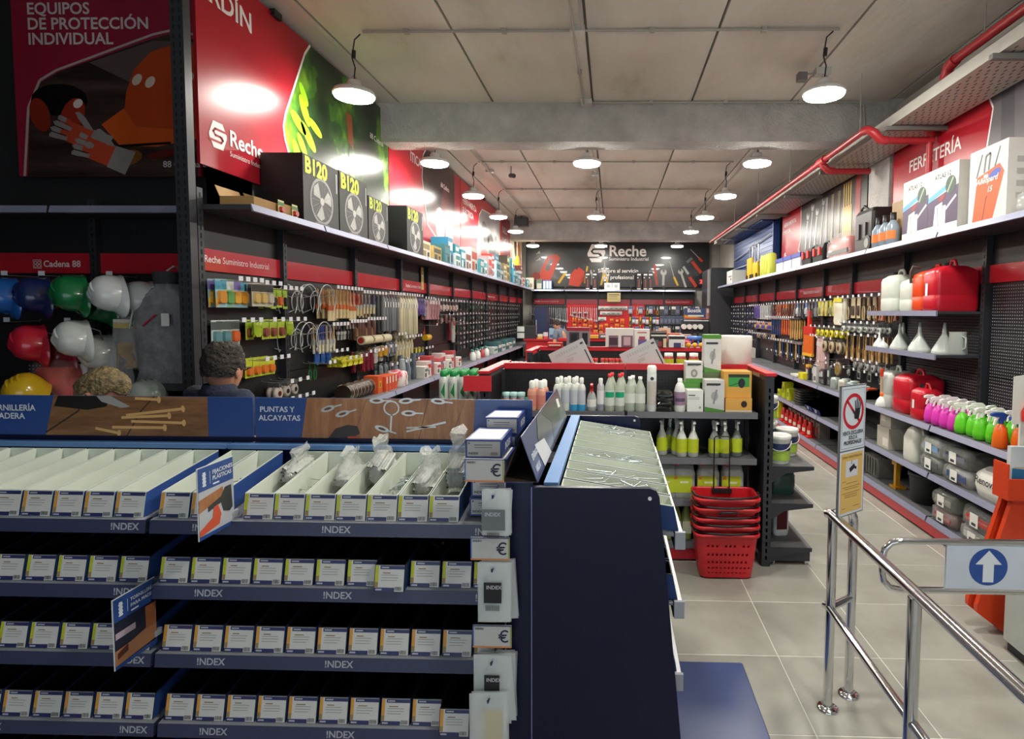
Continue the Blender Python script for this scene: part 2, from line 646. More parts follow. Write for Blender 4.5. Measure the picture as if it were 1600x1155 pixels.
# corner upright where recess and left run meet (tall, slotted)
thing('corner_post', 'tall black slotted steel post at the corner beside the jacket', 'post', (-2.58, 3.46, 0), 0,
      data=MB().box(-.04, .04, -.03, .03, 0, 4.06, STEEL_DK))
cp = bpy.data.objects['corner_post']
sl = MB()
z = .9
while z < 4:
    sl.rect(.014, .024, z, z + .028, -.0308, SLOT)
    sl.rect(-.024, -.014, z, z + .028, -.0308, SLOT)
    z += .05
part(cp, 'slots', sl, kind='stuff')

# ================================================================== WALL POSTERS
PRED = M('#a81c2b', 0.3, spec=.28)
PWHITE = M('#e9e4e2', 0.3, var=0)


def poster(name, lab, F, x0, w, z0, h, base, y=-.035, th=.02):
    t = thing(name, lab, 'poster', F.p(x0, y, z0), F.a)
    part(t, 'panel', MB().box(0, w, 0, th, 0, h, base))
    return t


def line(mb, pts, w, y, m):
    for (a, b), (c, d) in zip(pts, pts[1:]):
        bar(mb, a, b, c, d, w, y, m)


def blob(mb, cx, cz, rx, rz, y, m, rot=0, n=18):
    c, s = math.cos(rot), math.sin(rot)
    mb.pxz([(cx + rx * math.cos(2 * PI * j / n) * c - rz * math.sin(2 * PI * j / n) * s, cz + rx * math.cos(2 * PI * j / n) * s + rz * math.sin(2 * PI * j / n) * c) for j in range(n)], y, m)


G = dict(glossy=True)
def PM(h):
    return M(h, 0.3, var=0.14, scale=5, spec=.28)


# recess poster: protective equipment
t = poster('protective_equipment_poster', 'dark red safety equipment poster with orange helmet, ear muffs and gloves', HF, .34, 1.28, 2.72, 1.36, PM('#96203a'))
t.location.y -= .02
ph = MB()
frame = [(.06, 0), (.11, .56), (.2, .78), (.32, .86), (1.0, 1.14), (1.12, 1.17), (1.28, 1.14)]
ph.pxz([(.08, 0), (.12, .54), (.2, .76), (.34, .85), (1.0, 1.11), (1.1, 1.14), (1.28, 1.1), (1.28, 0)], -.001, noise_mat('timber_print', [(.35, '#241a18'), (.55, '#3d2d29'), (.75, '#574540')], 4, .25, 0, stretch=(.25, 1, 2.2)))
ph.pxz([(.55, .92), (1.0, 1.09), (1.28, 1.08), (1.28, .8), (.9, .72)], -.0016, PM('#5a4a46'))
line(ph, frame, .018, -.002, PM('#b9a7a6'))
# ear muffs
blob(ph, .33, .62, .2, .13, -.0022, PM('#0f0d0e'))
blob(ph, .19, .5, .07, .14, -.0026, PM('#8a2a1a'), .2)
blob(ph, .42, .5, .08, .14, -.0026, PM('#9a2f1c'), -.35)
blob(ph, .46, .59, .03, .04, -.003, PM('#d8c8c0'), -.6)
# helmet
ph.pxz([(.76, .33), (.8, .68), (.86, .86), (.98, 1.0), (1.14, 1.06), (1.28, 1.05), (1.28, .3), (1.0, .26)], -.003, PM('#b5431b'))
ph.pxz([(.62, .42), (.78, .55), (.86, .4), (1.28, .37), (1.28, .3), (1.0, .24), (.74, .25)], -.0035, PM('#c95420'))
for x, z in ((.88, .78), (.97, .76), (1.24, .79)):
    blob(ph, x, z, .03, .05, -.0038, PM('#d9c4b2'), -.5)
# gloves: two overlapping orange backed work gloves with pale fingers
GP, GO = PM('#8d8583'), PM('#b8452d')
def glove(x, z, a, e):
    c, s_ = math.cos(a), math.sin(a)
    def q(u, v):
        u, v = u * .8, v * .8
        return (x + u * c - v * s_, max(.01, z + u * s_ + v * c))
    ph.pxz([q(*p) for p in ((-.02, -.1), (.2, -.11), (.22, .1), (-.02, .1))], -.004 - e, GO)
    ph.pxz([q(*p) for p in ((.18, -.12), (.36, -.14), (.36, .12), (.18, .11))], -.0043 - e, GP)
    for k in range(4):
        v = -.078 + k * .052
        ph.pxz([q(*p) for p in ((.0, v - .02), (-.15, v - .026 + (k - 1.5) * .012), (-.19 + .02 * abs(k - 1.5), v + (k - 1.5) * .014), (-.15, v + .026 + (k - 1.5) * .012), (.0, v + .02))], -.0046 - e, GO if k % 2 else GP)
        ph.pxz([q(*p) for p in ((-.08, v - .024 + (k - 1.5) * .008), (-.15, v - .026 + (k - 1.5) * .012), (-.19 + .02 * abs(k - 1.5), v + (k - 1.5) * .014), (-.15, v + .026 + (k - 1.5) * .012), (-.08, v + .024 + (k - 1.5) * .008))], -.0049 - e, GP)
    ph.pxz([q(*p) for p in ((.1, .09), (.0, .16), (-.04, .2), (-.01, .22), (.06, .19), (.18, .1))], -.0046 - e, GP)
glove(.40, .36, -.45, 0)
glove(.55, .22, -.4, .0012)
bar(ph, .68, .24, 1.1, .27, .02, -.005, PM('#0d0b0b'))
blob(ph, .8, .15, .1, .06, -.0044, PM('#7a4a1e'), .3)
blob(ph, 1.05, .18, .12, .03, -.0044, PM('#5d1a17'), .2)
for i, v in enumerate(ph.v):
    ph.v[i] = (v[0] - .02, v[1], v[2] * .83)
part(t, 'print', ph)
PGREY = M('#d6caca', .3, var=0)
text(t, 'EQUIPOS', .108, PGREY, .11, -.003, 1.085, .02)
text(t, 'DE PROTECCIÓN', .108, PGREY, .11, -.003, .985, .02)
text(t, 'INDIVIDUAL', .108, PGREY, .11, -.003, .885, .02)
text(t, '88 Cadena 88', .06, PGREY, 1.02, -.006, .06, .01)

# left wall: garden
t = poster('garden_poster', 'long red and green garden poster high on the left wall', LF, .05, 3.05, 2.72, 1.33, PRED)
ph = MB()
cut = [(1.36, 1.33), (1.27, 1.22), (.96, .62), (.93, .52), (.95, .42), (1.18, 0)]
ph.pxz(cut + [(3.05, 0), (3.05, 1.33)], -.001, noise_mat('foliage_print', [(.34, '#0f170b'), (.5, '#22391a'), (.6, '#3c6a1c'), (.72, '#7fa82a')], 2.2, .25, 0, stretch=(1, 1, .7), detail=3))
for (x, z, rx, rz, r, c) in ((1.35, .12, .22, .08, 0, '#a8a52f'), (2.9, .2, .12, .16, 0, '#b8a864')):
    blob(ph, x, z, rx, rz, -.0015 - rx * .001, PM(c), r)
for (x, z, rx, rz, r) in ((1.15, .62, .13, .05, -.5), (1.25, .75, .13, .05, -1.0), (1.3, .55, .15, .05, -.7), (1.2, .45, .11, .04, -.9), (1.12, .36, .12, .05, -1.1), (1.42, .66, .12, .04, -.4), (1.24, .88, .1, .04, -.9)):
    blob(ph, x, z, rx, rz, -.003, PM('#8fd01f'), r)
ph.pxz([(2.0, 1.0), (2.13, 1.0), (2.16, .68), (2.04, .72)], -.0032, PM('#8a4a24'))
bar(ph, 2.07, .7, 2.03, .1, .035, -.0032, PM('#171412'))
ph.pxz([(2.7, .02), (2.9, .3), (3.05, .3), (3.05, .05)], -.0033, PM('#d8d2c4'))
line(ph, cut, .022, -.0035, PWHITE)
hexlogo(ph, .17, .22, .17, -.002, PWHITE, PRED)
part(t, 'print', ph)
text(t, 'JARDÍN', .19, PWHITE, -.06, -.003, 1.05, .02)
text(t, 'Reche', .15, PWHITE, .28, -.003, .19, .02)
text(t, 'Suministro Industrial', .05, PWHITE, .28, -.003, .12, .0)
text(t, '88 Cadena', .08, PGREY, 2.55, -.004, .92, .0)
part(t, 'clip', MB().box(.8, .9, -.03, .01, 1.3, 1.35, BLACK))

# left wall: welding / workwear
t = poster('welding_poster', 'red poster with dark visor picture behind the fan boxes', LF, 3.12, 3.1, 2.72, 1.33, PRED)
ph = MB()
cut = [(1.35, 1.33), (1.2, 1.2), (1.15, .9), (1.35, .3), (2.2, .02)]
ph.pxz(cut + [(2.75, .0), (2.75, 1.33)], -.001, PM('#2a1a1a'))
blob(ph, 2.0, 1.0, .6, .35, -.0015, PM('#1a1112'))
blob(ph, 2.35, .6, .35, .45, -.0018, PM('#3a2020'))
line(ph, [(1.35 + .75 * (1 - math.cos(a)), .85 - .3 * math.sin(a)) for a in [k * PI / 10 for k in range(11)]], .03, -.002, PM('#51151c'))
ph.pxz([(1.3, .25), (1.8, .6), (2.75, .3), (2.75, 0), (2.0, 0)], -.0022, PM('#c42034'))
blob(ph, 1.95, .38, .22, .25, -.003, PM('#c9b489'))
blob(ph, 2.45, .33, .2, .25, -.003, PM('#b79a72'))
ph.rect(1.9, 2.0, 0, .16, -.003, PM('#c9b489'))
line(ph, cut, .02, -.0035, PWHITE)
ph.rect(2.75, 3.1, 0, 1.33, -.001, PM('#a01c2a'))
part(t, 'print', ph)
text(t, 'ÍTICA', .17, PWHITE, .7, -.003, 1.0, .02)
text(t, '88 Cadena', .1, PGREY, 2.0, -.004, .95, .0)
part(t, 'clip', MB().box(1.9, 2.0, -.03, .01, 1.3, 1.35, BLACK))

t = poster('power_tool_poster', 'red poster with grey power tool picture farther along left wall', LF, 6.25, 3.35, 2.72, 1.33, PRED)
ph = MB()
cut = [(3.35, 1.18), (1.6, 1.1), (1.35, .95), (1.2, .4), (1.0, 0)]
ph.pxz(cut + [(3.35, 0)], -.001, PM('#8f8a88'))
for (x, z, rx, rz, r, c) in ((1.9, .65, .35, .2, -.5, '#3b3636'), (2.5, .45, .4, .25, -.4, '#2a2526'), (3.0, .5, .3, .2, -.8, '#4c4646'), (1.8, .2, .3, .2, 0, '#b33a2c'), (2.4, .15, .25, .15, 0, '#cfcac4')):
    blob(ph, x, z, rx, rz, -.002, PM(c), r)
line(ph, cut, .02, -.003, PWHITE)
part(t, 'print', ph)
text(t, 'HERRAMIENTA', .15, PWHITE, .12, -.003, .95, .012)
text(t, 'ELÉCTRICA', .15, PWHITE, .12, -.003, .78, .012)
part(t, 'clip', MB().box(1.7, 1.8, -.03, .01, 1.3, 1.35, BLACK))

t = poster('flame_poster', 'poster with red lettering and orange flame at the end of left wall', LF, 9.65, 3.2, 2.72, 1.33, PM('#c9b69a'))
ph = MB()
ph.rect(0, 1.3, 0, 1.33, -.001, PRED)
ph.rect(.25, .75, .5, 1.25, -.002, PM('#6d1420'))
for (x, z, rx, rz, c) in ((2.3, .3, .5, .3, '#e08a2a'), (2.7, .6, .25, .4, '#8a4a24'), (1.8, .25, .35, .2, '#f0c060'), (2.1, .8, .2, .3, '#3a2a20'), (2.6, .2, .4, .2, '#ffb040')):
    blob(ph, x, z, rx, rz, -.002 - rx * .001, PM(c), .3)
part(t, 'print', ph)
text(t, 'SUELO', .2, PWHITE, .3, -.003, .95, .015)
text(t, 'Y AGUA', .2, PWHITE, .3, -.003, .7, .015)

# right wall posters (reader's right = towards the entrance)
t = poster('hardware_poster', 'red hardware poster with white lettering and fuel can behind spray boxes', RF, 14.3 - 6.33, 3.3, 2.68, 1.02, PRED)
ph = MB()
cut = [(1.35, 1.02), (1.5, .75), (1.43, .4), (1.6, 0)]
ph.pxz([(x + .12, z) for x, z in cut] + [(3.3, 0), (3.3, 1.02)], -.001, PM('#6f6c70'))
ph.pxz([(1.75, 0), (1.7, 1.02), (1.85, 1.02), (1.9, 0)], -.0014, PM('#5d5b60'))
ph.pxz([(2.02, .1), (2.04, .6), (2.1, .72), (2.1, .85), (2.2, .92), (2.4, .92), (2.46, .8), (2.6, .7), (2.65, .1)], -.002, PM('#b32a26'))
ph.rect(2.07, 2.17, .42, .52, -.003, PM('#d8cfc0'))
line(ph, [(x + .12, z) for x, z in cut], .018, -.003, PWHITE)
part(t, 'print', ph)
text(t, 'FERRETERÍA', .165, PWHITE, .34, -.003, .55, .014)
t = poster('hand_tool_poster', 'poster with red margin and wrenches and brushes on dark ground, right wall', RF, 14.3 - 10.35, 3.4, 2.68, 1.02, PM('#37322f'))
ph = MB()
ph.rect(0, 1.0, 0, 1.02, -.001, PRED)
line(ph, [(1.0, 1.02), (1.02, .3), (.9, .15), (1.2, 0)], .02, -.002, PWHITE)
ph.pxz([(1.0, 1.02), (3.4, 1.02), (3.4, .75), (1.0, .8)], -.0012, PM('#4b423c'))
for k, (x, c) in enumerate(((1.25, '#b9b9b4'), (1.45, '#a8a8a4'), (1.65, '#c2c2bd'), (1.9, '#8f8f8c'))):
    bar(ph, x, .1, x + .08, .55 + .1 * (k % 2), .05, -.003, PM(c))
    blob(ph, x + .09, .62 + .1 * (k % 2), .06, .06, -.003, PM(c))
    blob(ph, x + .1, .66 + .1 * (k % 2), .03, .04, -.0035, PM('#37322f'))
for k in range(3):
    bar(ph, 2.1 + k * .22, .1, 2.12 + k * .22, .75, .09, -.003, PM('#7d6a50' if k else '#85807a'))
ph.rect(2.68, 2.98, .1, .5, -.003, PM('#b3923f'))
for k in range(4):
    bar(ph, 2.72 + k * .07, .5, 2.72 + k * .07, .8, .035, -.003, PM('#c7a653'))
ph.rect(3.08, 3.22, .1, .85, -.003, PM('#8f2a26'))
part(t, 'print', ph)
text(t, 'HERRAMIENTA', .1, PWHITE, .1, -.003, .62, .01)
text(t, 'MANUAL', .1, PWHITE, .1, -.003, .5, .01)
text(t, '88 Cadena', .1, PGREY, 2.75, -.004, .88, .0)
sp = MB()
hexlogo(sp, .2, .12, .12, -.002, PWHITE, PRED)
part(t, 'emblem', sp)

# back wall poster with tools
t = poster('tool_poster', 'wide dark poster with white emblem and hand tools on the back wall', BF, -.2, 5.35, 2.562, 1.42, M('#1f1f22', .3, coat=.3))
ph = MB()
DK = M('#1f1f22', .3, coat=.3)
hexlogo(ph, 2.06, .98, .52, -.002, PWHITE, DK)


def spanner(mb, x, z, L, a, m, w=.05, y=-.002):
    dx, dz = math.cos(a), math.sin(a)
    bar(mb, x, z, x + L * dx, z + L * dz, w, y, m)
    blob(mb, x + L * dx, z + L * dz, w * 1.3, w * 1.3, y - .0005, m)
    bar(mb, x + (L + w * .2) * dx, z + (L + w * .2) * dz, x + (L + w * 2) * dx, z + (L + w * 2) * dz, w * .9, y - .001, DK)


REDT, YEL, SILV = PM('#b8402f'), PM('#c9a02c'), PM('#a9a8a4')
ph.pxz([(.35, .3), (.62, .9), (.9, .95), (1.0, .85), (.72, .2), (.45, .1)], -.0018, REDT)
ph.pxz([(.55, .5), (.68, .78), (.8, .78), (.66, .45)], -.0024, DK)
blob(ph, .3, .3, .12, .12, -.0024, PM('#7d2a2a'))
spanner(ph, .3, .75, .12, .5, SILV, .03)
spanner(ph, .3, .95, .1, .5, SILV, .03)
bar(ph, .95, .1, 1.15, .4, .07, -.002, YEL)
ph.pxz([(1.25, .05), (1.3, .35), (1.5, .6), (1.72, .45), (1.7, .2), (1.55, .0)], -.002, REDT)
ph.pxz([(1.38, .55), (1.5, .85), (1.85, .8), (1.75, .6), (1.6, .7), (1.5, .5)], -.0022, PM('#3a3638'))
bar(ph, 1.72, .1, 1.8, .6, .05, -.002, YEL)
spanner(ph, 1.92, .05, .38, 1.5, SILV, .06)
bar(ph, 2.2, .05, 2.28, .4, .06, -.002, YEL)
bar(ph, 2.4, .05, 2.32, .4, .06, -.002, YEL)
ph.pxz([(2.24, .38), (2.3, .75), (2.37, .38)], -.0022, SILV)
part(t, 'print', ph)
ph = MB()
bar(ph, 3.84, .05, 3.76, .65, .07, -.002, REDT)
spanner(ph, 4.02, .05, .38, 1.55, SILV, .07)
bar(ph, 4.2, .75, 4.33, .3, .02, -.002, SILV)
bar(ph, 4.33, .3, 4.45, .05, .06, -.002, YEL)
spanner(ph, 4.68, .0, .48, 1.9, SILV, .06)
bar(ph, 4.75, .38, 4.6, .6, .07, -.002, SILV)
bar(ph, 4.98, .02, 4.78, .3, .09, -.002, REDT)
bar(ph, 4.85, .75, 5.12, .42, .09, -.002, REDT)
bar(ph, 4.7, .72, 4.85, .85, .08, -.002, PM('#6a6a68'))
bar(ph, 4.8, 1.1, 5.05, .85, .02, -.002, SILV)
bar(ph, 5.05, .85, 5.15, .75, .07, -.002, REDT)
part(t, 'print', ph)
text(t, 'Reche', .44, PWHITE, 2.42, -.003, .9, .02)
text(t, 'Suministro Industrial', .14, PWHITE, 2.42, -.003, .77, .004)
text(t, 'Siempre al servicio', .155, PWHITE, 2.7, -.003, .42, .01, 'CENTER')
text(t, 'del profesional', .155, PWHITE, 2.7, -.003, .23, .01, 'CENTER')
# ================================================================== FASTENER DISPLAY (foreground)
NAVYP = M('#141b40', 0.32, spec=.35)
NAVYD = M('#0c1130', 0.3, spec=.3)
BLUE = M('#35559a', 0.4)
BLUELT = M('#5b86bd', 0.45)
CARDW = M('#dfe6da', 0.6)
RAILM = M('#3c4060', 0.35)
RAILTOP = M('#b4b8c0', 0.3)
LETG = M('#b9bcc6', 0.4, var=0)
LBLW = M('#dcdcd8', 0.5)
LBLB = M('#2c2f66', 0.4)
ORNG = M('#e0a040', 0.5)
LIME = M('#c6cc2e', 0.5)
INK = M('#33363c', 0.6, var=0)
GHOST = M('#a9aaa8', 0.6, var=0)
ZINC = M('#b9c4c6', 0.3, 0.7, var=.2, scale=40)
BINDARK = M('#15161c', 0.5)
D = 0.41
RISE = 0.05
ROWZ = [1.12, .898, .662, .418, .19]


def bin_mesh(w, inner, back_h=.092):
    """open cardboard bin: local x width, front at y=0 (bottom) sloping back, tray follows"""
    L = D - .035
    t = .0025
    mb = MB()
    h = .083
    sl = RISE / D
    z = lambda y: y * sl
    def wall(x0, x1, m):
        mb.add([(x0, 0, 0), (x1, 0, 0), (x1, .018, h), (x0, .018, h), (x0, L, z(L)), (x1, L, z(L)), (x1, L, z(L) + back_h), (x0, L, z(L) + back_h)],
               [(0, 1, 2, 3), (5, 4, 7, 6), (3, 2, 6, 7), (0, 4, 5, 1), (0, 3, 7, 4), (1, 5, 6, 2)], m)
    wall(0, t, inner)
    wall(w - t, w, inner)
    mb.add([(t, 0, 0), (w - t, 0, 0), (w - t, .018, h), (t, .018, h), (t, t, 0), (w - t, t, 0), (w - t, .018 + t, h), (t, .018 + t, h)],
           [(0, 1, 2, 3), (5, 4, 7, 6), (3, 2, 6, 7), (0, 4, 5, 1)], inner)
    mb.add([(t, 0, .002), (w - t, 0, .002), (w - t, L, z(L) + .002), (t, L, z(L) + .002)], [(0, 1, 2, 3), (3, 2, 1, 0)], inner)
    mb.box(t, w - t, L - t, L, z(L), z(L) + back_h, inner)
    return mb.mesh('bin')


def skin_mesh(w):
    """outer blue sleeve on both sides of the bin"""
    L = D - .035
    mb = MB()
    h = .08
    sl = RISE / D
    for x in (-.0006, w + .0006):
        f = [(x, 0, 0), (x, .017, h), (x, L, L * sl + .089), (x, L, L * sl)]
        mb.add(f, [(0, 1, 2, 3), (3, 2, 1, 0)], NAVY if False else BLUE)
    return mb.mesh('sleeve')


def label_mesh(w, stripe, seed):
    r = random.Random(seed)
    mb = MB()
    h = .081
    a, b = .002, w - .002
    y = -.001
    mb.rect(a, b, .001, h, y, LBLW)
    mb.rect(a + .016, b, h - .012, h - .001, y - .0004, LBLB)
    mb.rect(a, a + .011, .024, h - .001, y - .0004, stripe)
    mb.rect(a, a + .011, .014, .03, y - .0006, M('#a08a5a', .6))
    mb.rect(a, b - .03, .001, .013, y - .0004, LBLB)
    for k, zz in enumerate((.05, .042, .034)):
        mb.rect(a + .02, b - .01 - r.uniform(0, .02), zz, zz + .0022, y - .0004, GHOST)
    mb.rect(a + .025, a + .025 + r.uniform(.02, .045), .056, .059, y - .0005, M('#9a7a55', .6))
    x = b - .028
    while x < b - .006:
        wd = r.choice((.0008, .0014))
        mb.rect(x, x + wd, .004, .016, y - .0005, INK)
        x += wd + r.choice((.0008, .0014))
    mb.rect(a + .004, a + .024, .0045, .0095, y - .0007, LETG)
    mb.rect(a + .02, a + .045, h - .0085, h - .0045, y - .0007, LETG)
    # lean with the sloping front: top leans back
    for i, v in enumerate(mb.v):
        mb.v[i] = (v[0], v[1] + v[2] / .083 * .018, v[2])
    return mb.mesh('label')


BW = .1035
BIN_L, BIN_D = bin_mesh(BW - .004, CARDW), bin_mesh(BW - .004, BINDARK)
SKIN_M = skin_mesh(BW - .004)
LBL = {s: [label_mesh(BW - .004, s, 10 + k) for k in range(3)] for s in (ORNG, LIME)}


def screws_mesh(n, L, seed, m=ZINC, x1=.09):
    """loose heap of screws in a bin"""
    r = random.Random(seed)
    mb = MB()
    for k in range(n):
        c = Vector((r.uniform(.02, x1 - .015), r.uniform(.08, .3), 0))
        c.z = c.y * RISE / D + .012 + .03 * (1 - abs(c.y - .2) / .2) * r.random()
        a = r.uniform(0, 2 * PI)
        l = L * r.uniform(.8, 1.1) / 2
        d = Vector((math.cos(a) * l * .7, math.sin(a) * l, r.uniform(-.006, .006)))
        p, q = c - d, c + d
        p.x = min(max(p.x, .008), x1 - .004)
        q.x = min(max(q.x, .008), x1 - .004)
        mb.cyl(p, q, .0022, m, n=5)
        mb.cyl(q, q + (q - p).normalized() * .003, .0048, m, n=6)
    return mb.mesh('screws')


def module(F, x0, w, lab, ends=(False, False), rows=5):
    t = thing('fastener_display', lab, 'display stand', F.p(x0, 0), F.a)
    part(t, 'back_panel', MB().box(0, w, -.02, 0.0, .05, 1.25, NAVYP))
    part(t, 'ledge', MB().box(0, w, -.045, -.0, 1.25, 1.268, BLUELT))
    part(t, 'base', MB().box(0, w, -D - .02, -.0, 0, .05, NAVYP))
    for z in ROWZ[:rows]:
        tr = part(t, 'tray', MB().add([(0, -D, z - .014), (w, -D, z - .014), (w, -.02, z + RISE - .014), (0, -.02, z + RISE - .014),
                                      (0, -D, z - .02), (w, -D, z - .02), (w, -.02, z + RISE - .02), (0, -.02, z + RISE - .02)],
                                     [(0, 1, 2, 3), (7, 6, 5, 4), (0, 4, 5, 1), (1, 5, 6, 2), (2, 6, 7, 3), (3, 7, 4, 0)], M('#7d828c', .4)))
        rl = part(tr, 'price_rail', MB().add([(.002, -D - .012, z - .012), (w - .002, -D - .012, z - .012), (w - .002, -D - .03, z - .014), (.002, -D - .03, z - .014),
                                              (.002, -D - .036, z - .058), (w - .002, -D - .036, z - .058), (.002, -D - .004, z - .012), (w - .002, -D - .004, z - .012)],
                                             [(6, 7, 1, 0), (0, 1, 2, 3)], RAILTOP).add([(.002, -D - .03, z - .014), (w - .002, -D - .03, z - .014), (w - .002, -D - .036, z - .058), (.002, -D - .036, z - .058),
                                              (.002, -D - .0, z - .058), (w - .002, -D - .0, z - .058), (.002, -D, z - .014), (w - .002, -D, z - .014)],
                                             [(1, 0, 3, 2)[::-1], (3, 2, 5, 4), (0, 3, 4, 6), (1, 7, 5, 2), (6, 4, 5, 7)], RAILM))
        for k, fx in enumerate((.12, .48, .9)):
            lt = part(tr, 'lettering', text_mesh('!NDEX', .032, LETG, .02), (fx * w, -D - .0345, z - .047), (-.13, 0, 0))
    return t


def fill_row(F, x0, xs, row, light, stripe, lab, grp, seed=0, contents=None, skip=()):
    z = ROWZ[row]
    out = []
    r = random.Random(seed + row * 17)
    for k, x in enumerate(xs):
        if k in skip:
            continue
        dy = -.03 if (row, k) in PULL else 0
        o = thing('fastener_bin', lab + ', ' + ORDB[k] + ' from left', 'box', F.p(x0 + x, -D - .016 + dy, z - .0115 - (.02 if dy else 0) * 0), F.a, grp)
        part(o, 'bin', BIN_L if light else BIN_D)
        part(o, 'sleeve', SKIN_M)
        part(o, 'label', LBL[stripe][r.randrange(3)])
        out.append(o)
    return out


PULL = set()
ORDB = ORD
FL = Frame((-1.53, 2.275, 0), 0)                 # long side facing the entrance
FRr = Frame((-.212, 1.775, 0), PI / 2)           # short side facing the aisle
m1 = module(FL, 0, 1.205, 'navy fastener display bay with nails and hooks header, stepped trays')
m2 = module(FL, -1.215, 1.205, 'navy fastener display bay with wood screw header at the left edge')
m3 = module(FRr, 0, 1.2, 'navy fastener display bay facing the aisle, with tent sign on top')

for z in ROWZ:
    part(m3, 'rail_cap', MB().box(-.012, .0, -D - .034, -D - .002, z - .056, z - .002, M('#9a9da6', .4)))

# bins -------------------------------------------------------------------
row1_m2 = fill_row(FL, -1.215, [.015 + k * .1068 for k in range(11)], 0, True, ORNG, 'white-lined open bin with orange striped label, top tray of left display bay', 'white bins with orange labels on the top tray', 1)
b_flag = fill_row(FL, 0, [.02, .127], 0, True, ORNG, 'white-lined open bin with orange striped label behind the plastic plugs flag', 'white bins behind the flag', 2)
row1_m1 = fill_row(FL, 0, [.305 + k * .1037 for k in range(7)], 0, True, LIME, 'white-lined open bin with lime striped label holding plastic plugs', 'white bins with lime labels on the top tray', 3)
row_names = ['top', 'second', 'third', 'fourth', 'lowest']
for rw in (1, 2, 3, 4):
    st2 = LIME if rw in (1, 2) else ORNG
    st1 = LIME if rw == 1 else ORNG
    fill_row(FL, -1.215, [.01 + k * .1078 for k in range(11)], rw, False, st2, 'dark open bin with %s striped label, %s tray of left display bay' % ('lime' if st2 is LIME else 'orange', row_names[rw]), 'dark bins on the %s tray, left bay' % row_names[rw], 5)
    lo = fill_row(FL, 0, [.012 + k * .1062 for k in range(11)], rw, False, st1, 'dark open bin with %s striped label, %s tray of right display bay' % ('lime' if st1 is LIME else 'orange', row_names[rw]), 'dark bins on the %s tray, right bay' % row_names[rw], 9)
    if rw == 1:
        lo[7].location = FL.p(.012 + 7 * .1062, -D - .05, ROWZ[1] - .012)
        lo[7]['label'] = 'dark open bin pulled forward over the rail, second tray'
    if rw == 3:
        for q in (9, 10):
            lo[q].location = FL.p(.012 + q * .1062, -D - .06, ROWZ[3] - .012)
            lo[q]['label'] = 'dark open bin with orange label pulled forward, %s on fourth tray' % ('second from right' if q == 9 else 'rightmost')
for rw in range(5):
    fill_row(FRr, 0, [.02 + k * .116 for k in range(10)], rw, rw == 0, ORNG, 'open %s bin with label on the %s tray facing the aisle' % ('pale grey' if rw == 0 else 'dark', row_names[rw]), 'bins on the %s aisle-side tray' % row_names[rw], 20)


def put_screws(F, x0, x, row, n, L, seed, lab, m=ZINC):
    o = thing('screws', lab, 'screws', F.p(x0 + x, -D - .016, ROWZ[row] - .006), F.a, data=screws_mesh(n, L, seed, m))
    o['kind'] = 'stuff'
    return o


for q, (k, n) in enumerate(((6, 40), (5, 12), (9, 20), (2, 8))):
    put_screws(FL, -1.215, .015 + k * .1068, 0, n, .05, 40 + q, 'loose zinc screws in a white bin, left display bay, heap %s' % ORD[q])
put_screws(FL, 0, .127, 0, 26, .05, 50, 'small heap of zinc hooks in the bin beside the flag')
for q, (k, n, L) in enumerate(((9, 70, .05), (8, 20, .05), (4, 26, .05), (1, 26, .08), (2, 12, .09))):
    put_screws(FRr, 0, .02 + k * .116, 0, n, L, 60 + q, 'zinc threaded bolts lying in a pale aisle-side bin, %s heap' % ORD[q]).location.z += .045
DARKSCR = M('#3b3a3c', .35, .7)
for q, k in enumerate((1, 2, 3, 4, 5, 6, 8)):
    put_screws(FL, 0, .012 + k * .1062, 1, 18, .06, 80 + q, 'dark screws lying in a second tray bin, %s heap' % ORD[q], DARKSCR)

# bags of plugs in the lime bins ------------------------------------------
PLUG = M('#c4c7c0', .5)
BAGM = M('#f2f5f0', .1, alpha=.34, var=.04, bump=1.0, scale=55)


def bag_mesh(w, d, h, seed, top=0.3):
    r = random.Random(seed)
    n, k = 14, 8
    rings = []
    for i in range(k + 1):
        f = i / k
        s = (.72, .98, 1.02, .98, .9, .78, .5, .62, .74)[i] * (1 - top * f * .5)
        rings.append([(w / 2 * s * math.cos(2 * PI * j / n) * r.uniform(.78, 1.1), d / 2 * s * math.sin(2 * PI * j / n) * r.uniform(.78, 1.12) + f * .02, h * f + r.uniform(-.008, .008) * (0 < i) + (r.uniform(-.012, .012) if i == k else 0)) for j in range(n)])
    return MB().loft(rings, BAGM)


def plug_bag(k, y, w, d, h, tilt, n, seed, lab):
    o = thing('plug_bag', lab, 'bag', FL.p(.305 + k * .1037 + .05, y, ROWZ[0] + .03 + (y + D) * RISE / D), 0)
    part(o, 'bag', bag_mesh(w, d, h, seed), (0, 0, 0), (tilt, 0, 0))
    r = random.Random(seed)
    mb = MB()
    for q in range(n):
        a = (q % 6 - 2.5) / 6 * (w * .72)
        z = .012 + (q // 6) * .0135
        x = a + (q // 6 % 2) * .006
        mb.cyl((x, -d * .36 + r.uniform(0, .01), z), (x, d * .3, z + .01), .0055, PLUG, n=7, caps=False)
        mb.cyl((x, -d * .36 + .012, z), (x, -d * .36 + .013, z), .005, M('#3f423f', .7), n=7)
    p = part(o, 'plugs', mb, (0, 0, 0), (tilt, 0, 0), kind='stuff')
    return o


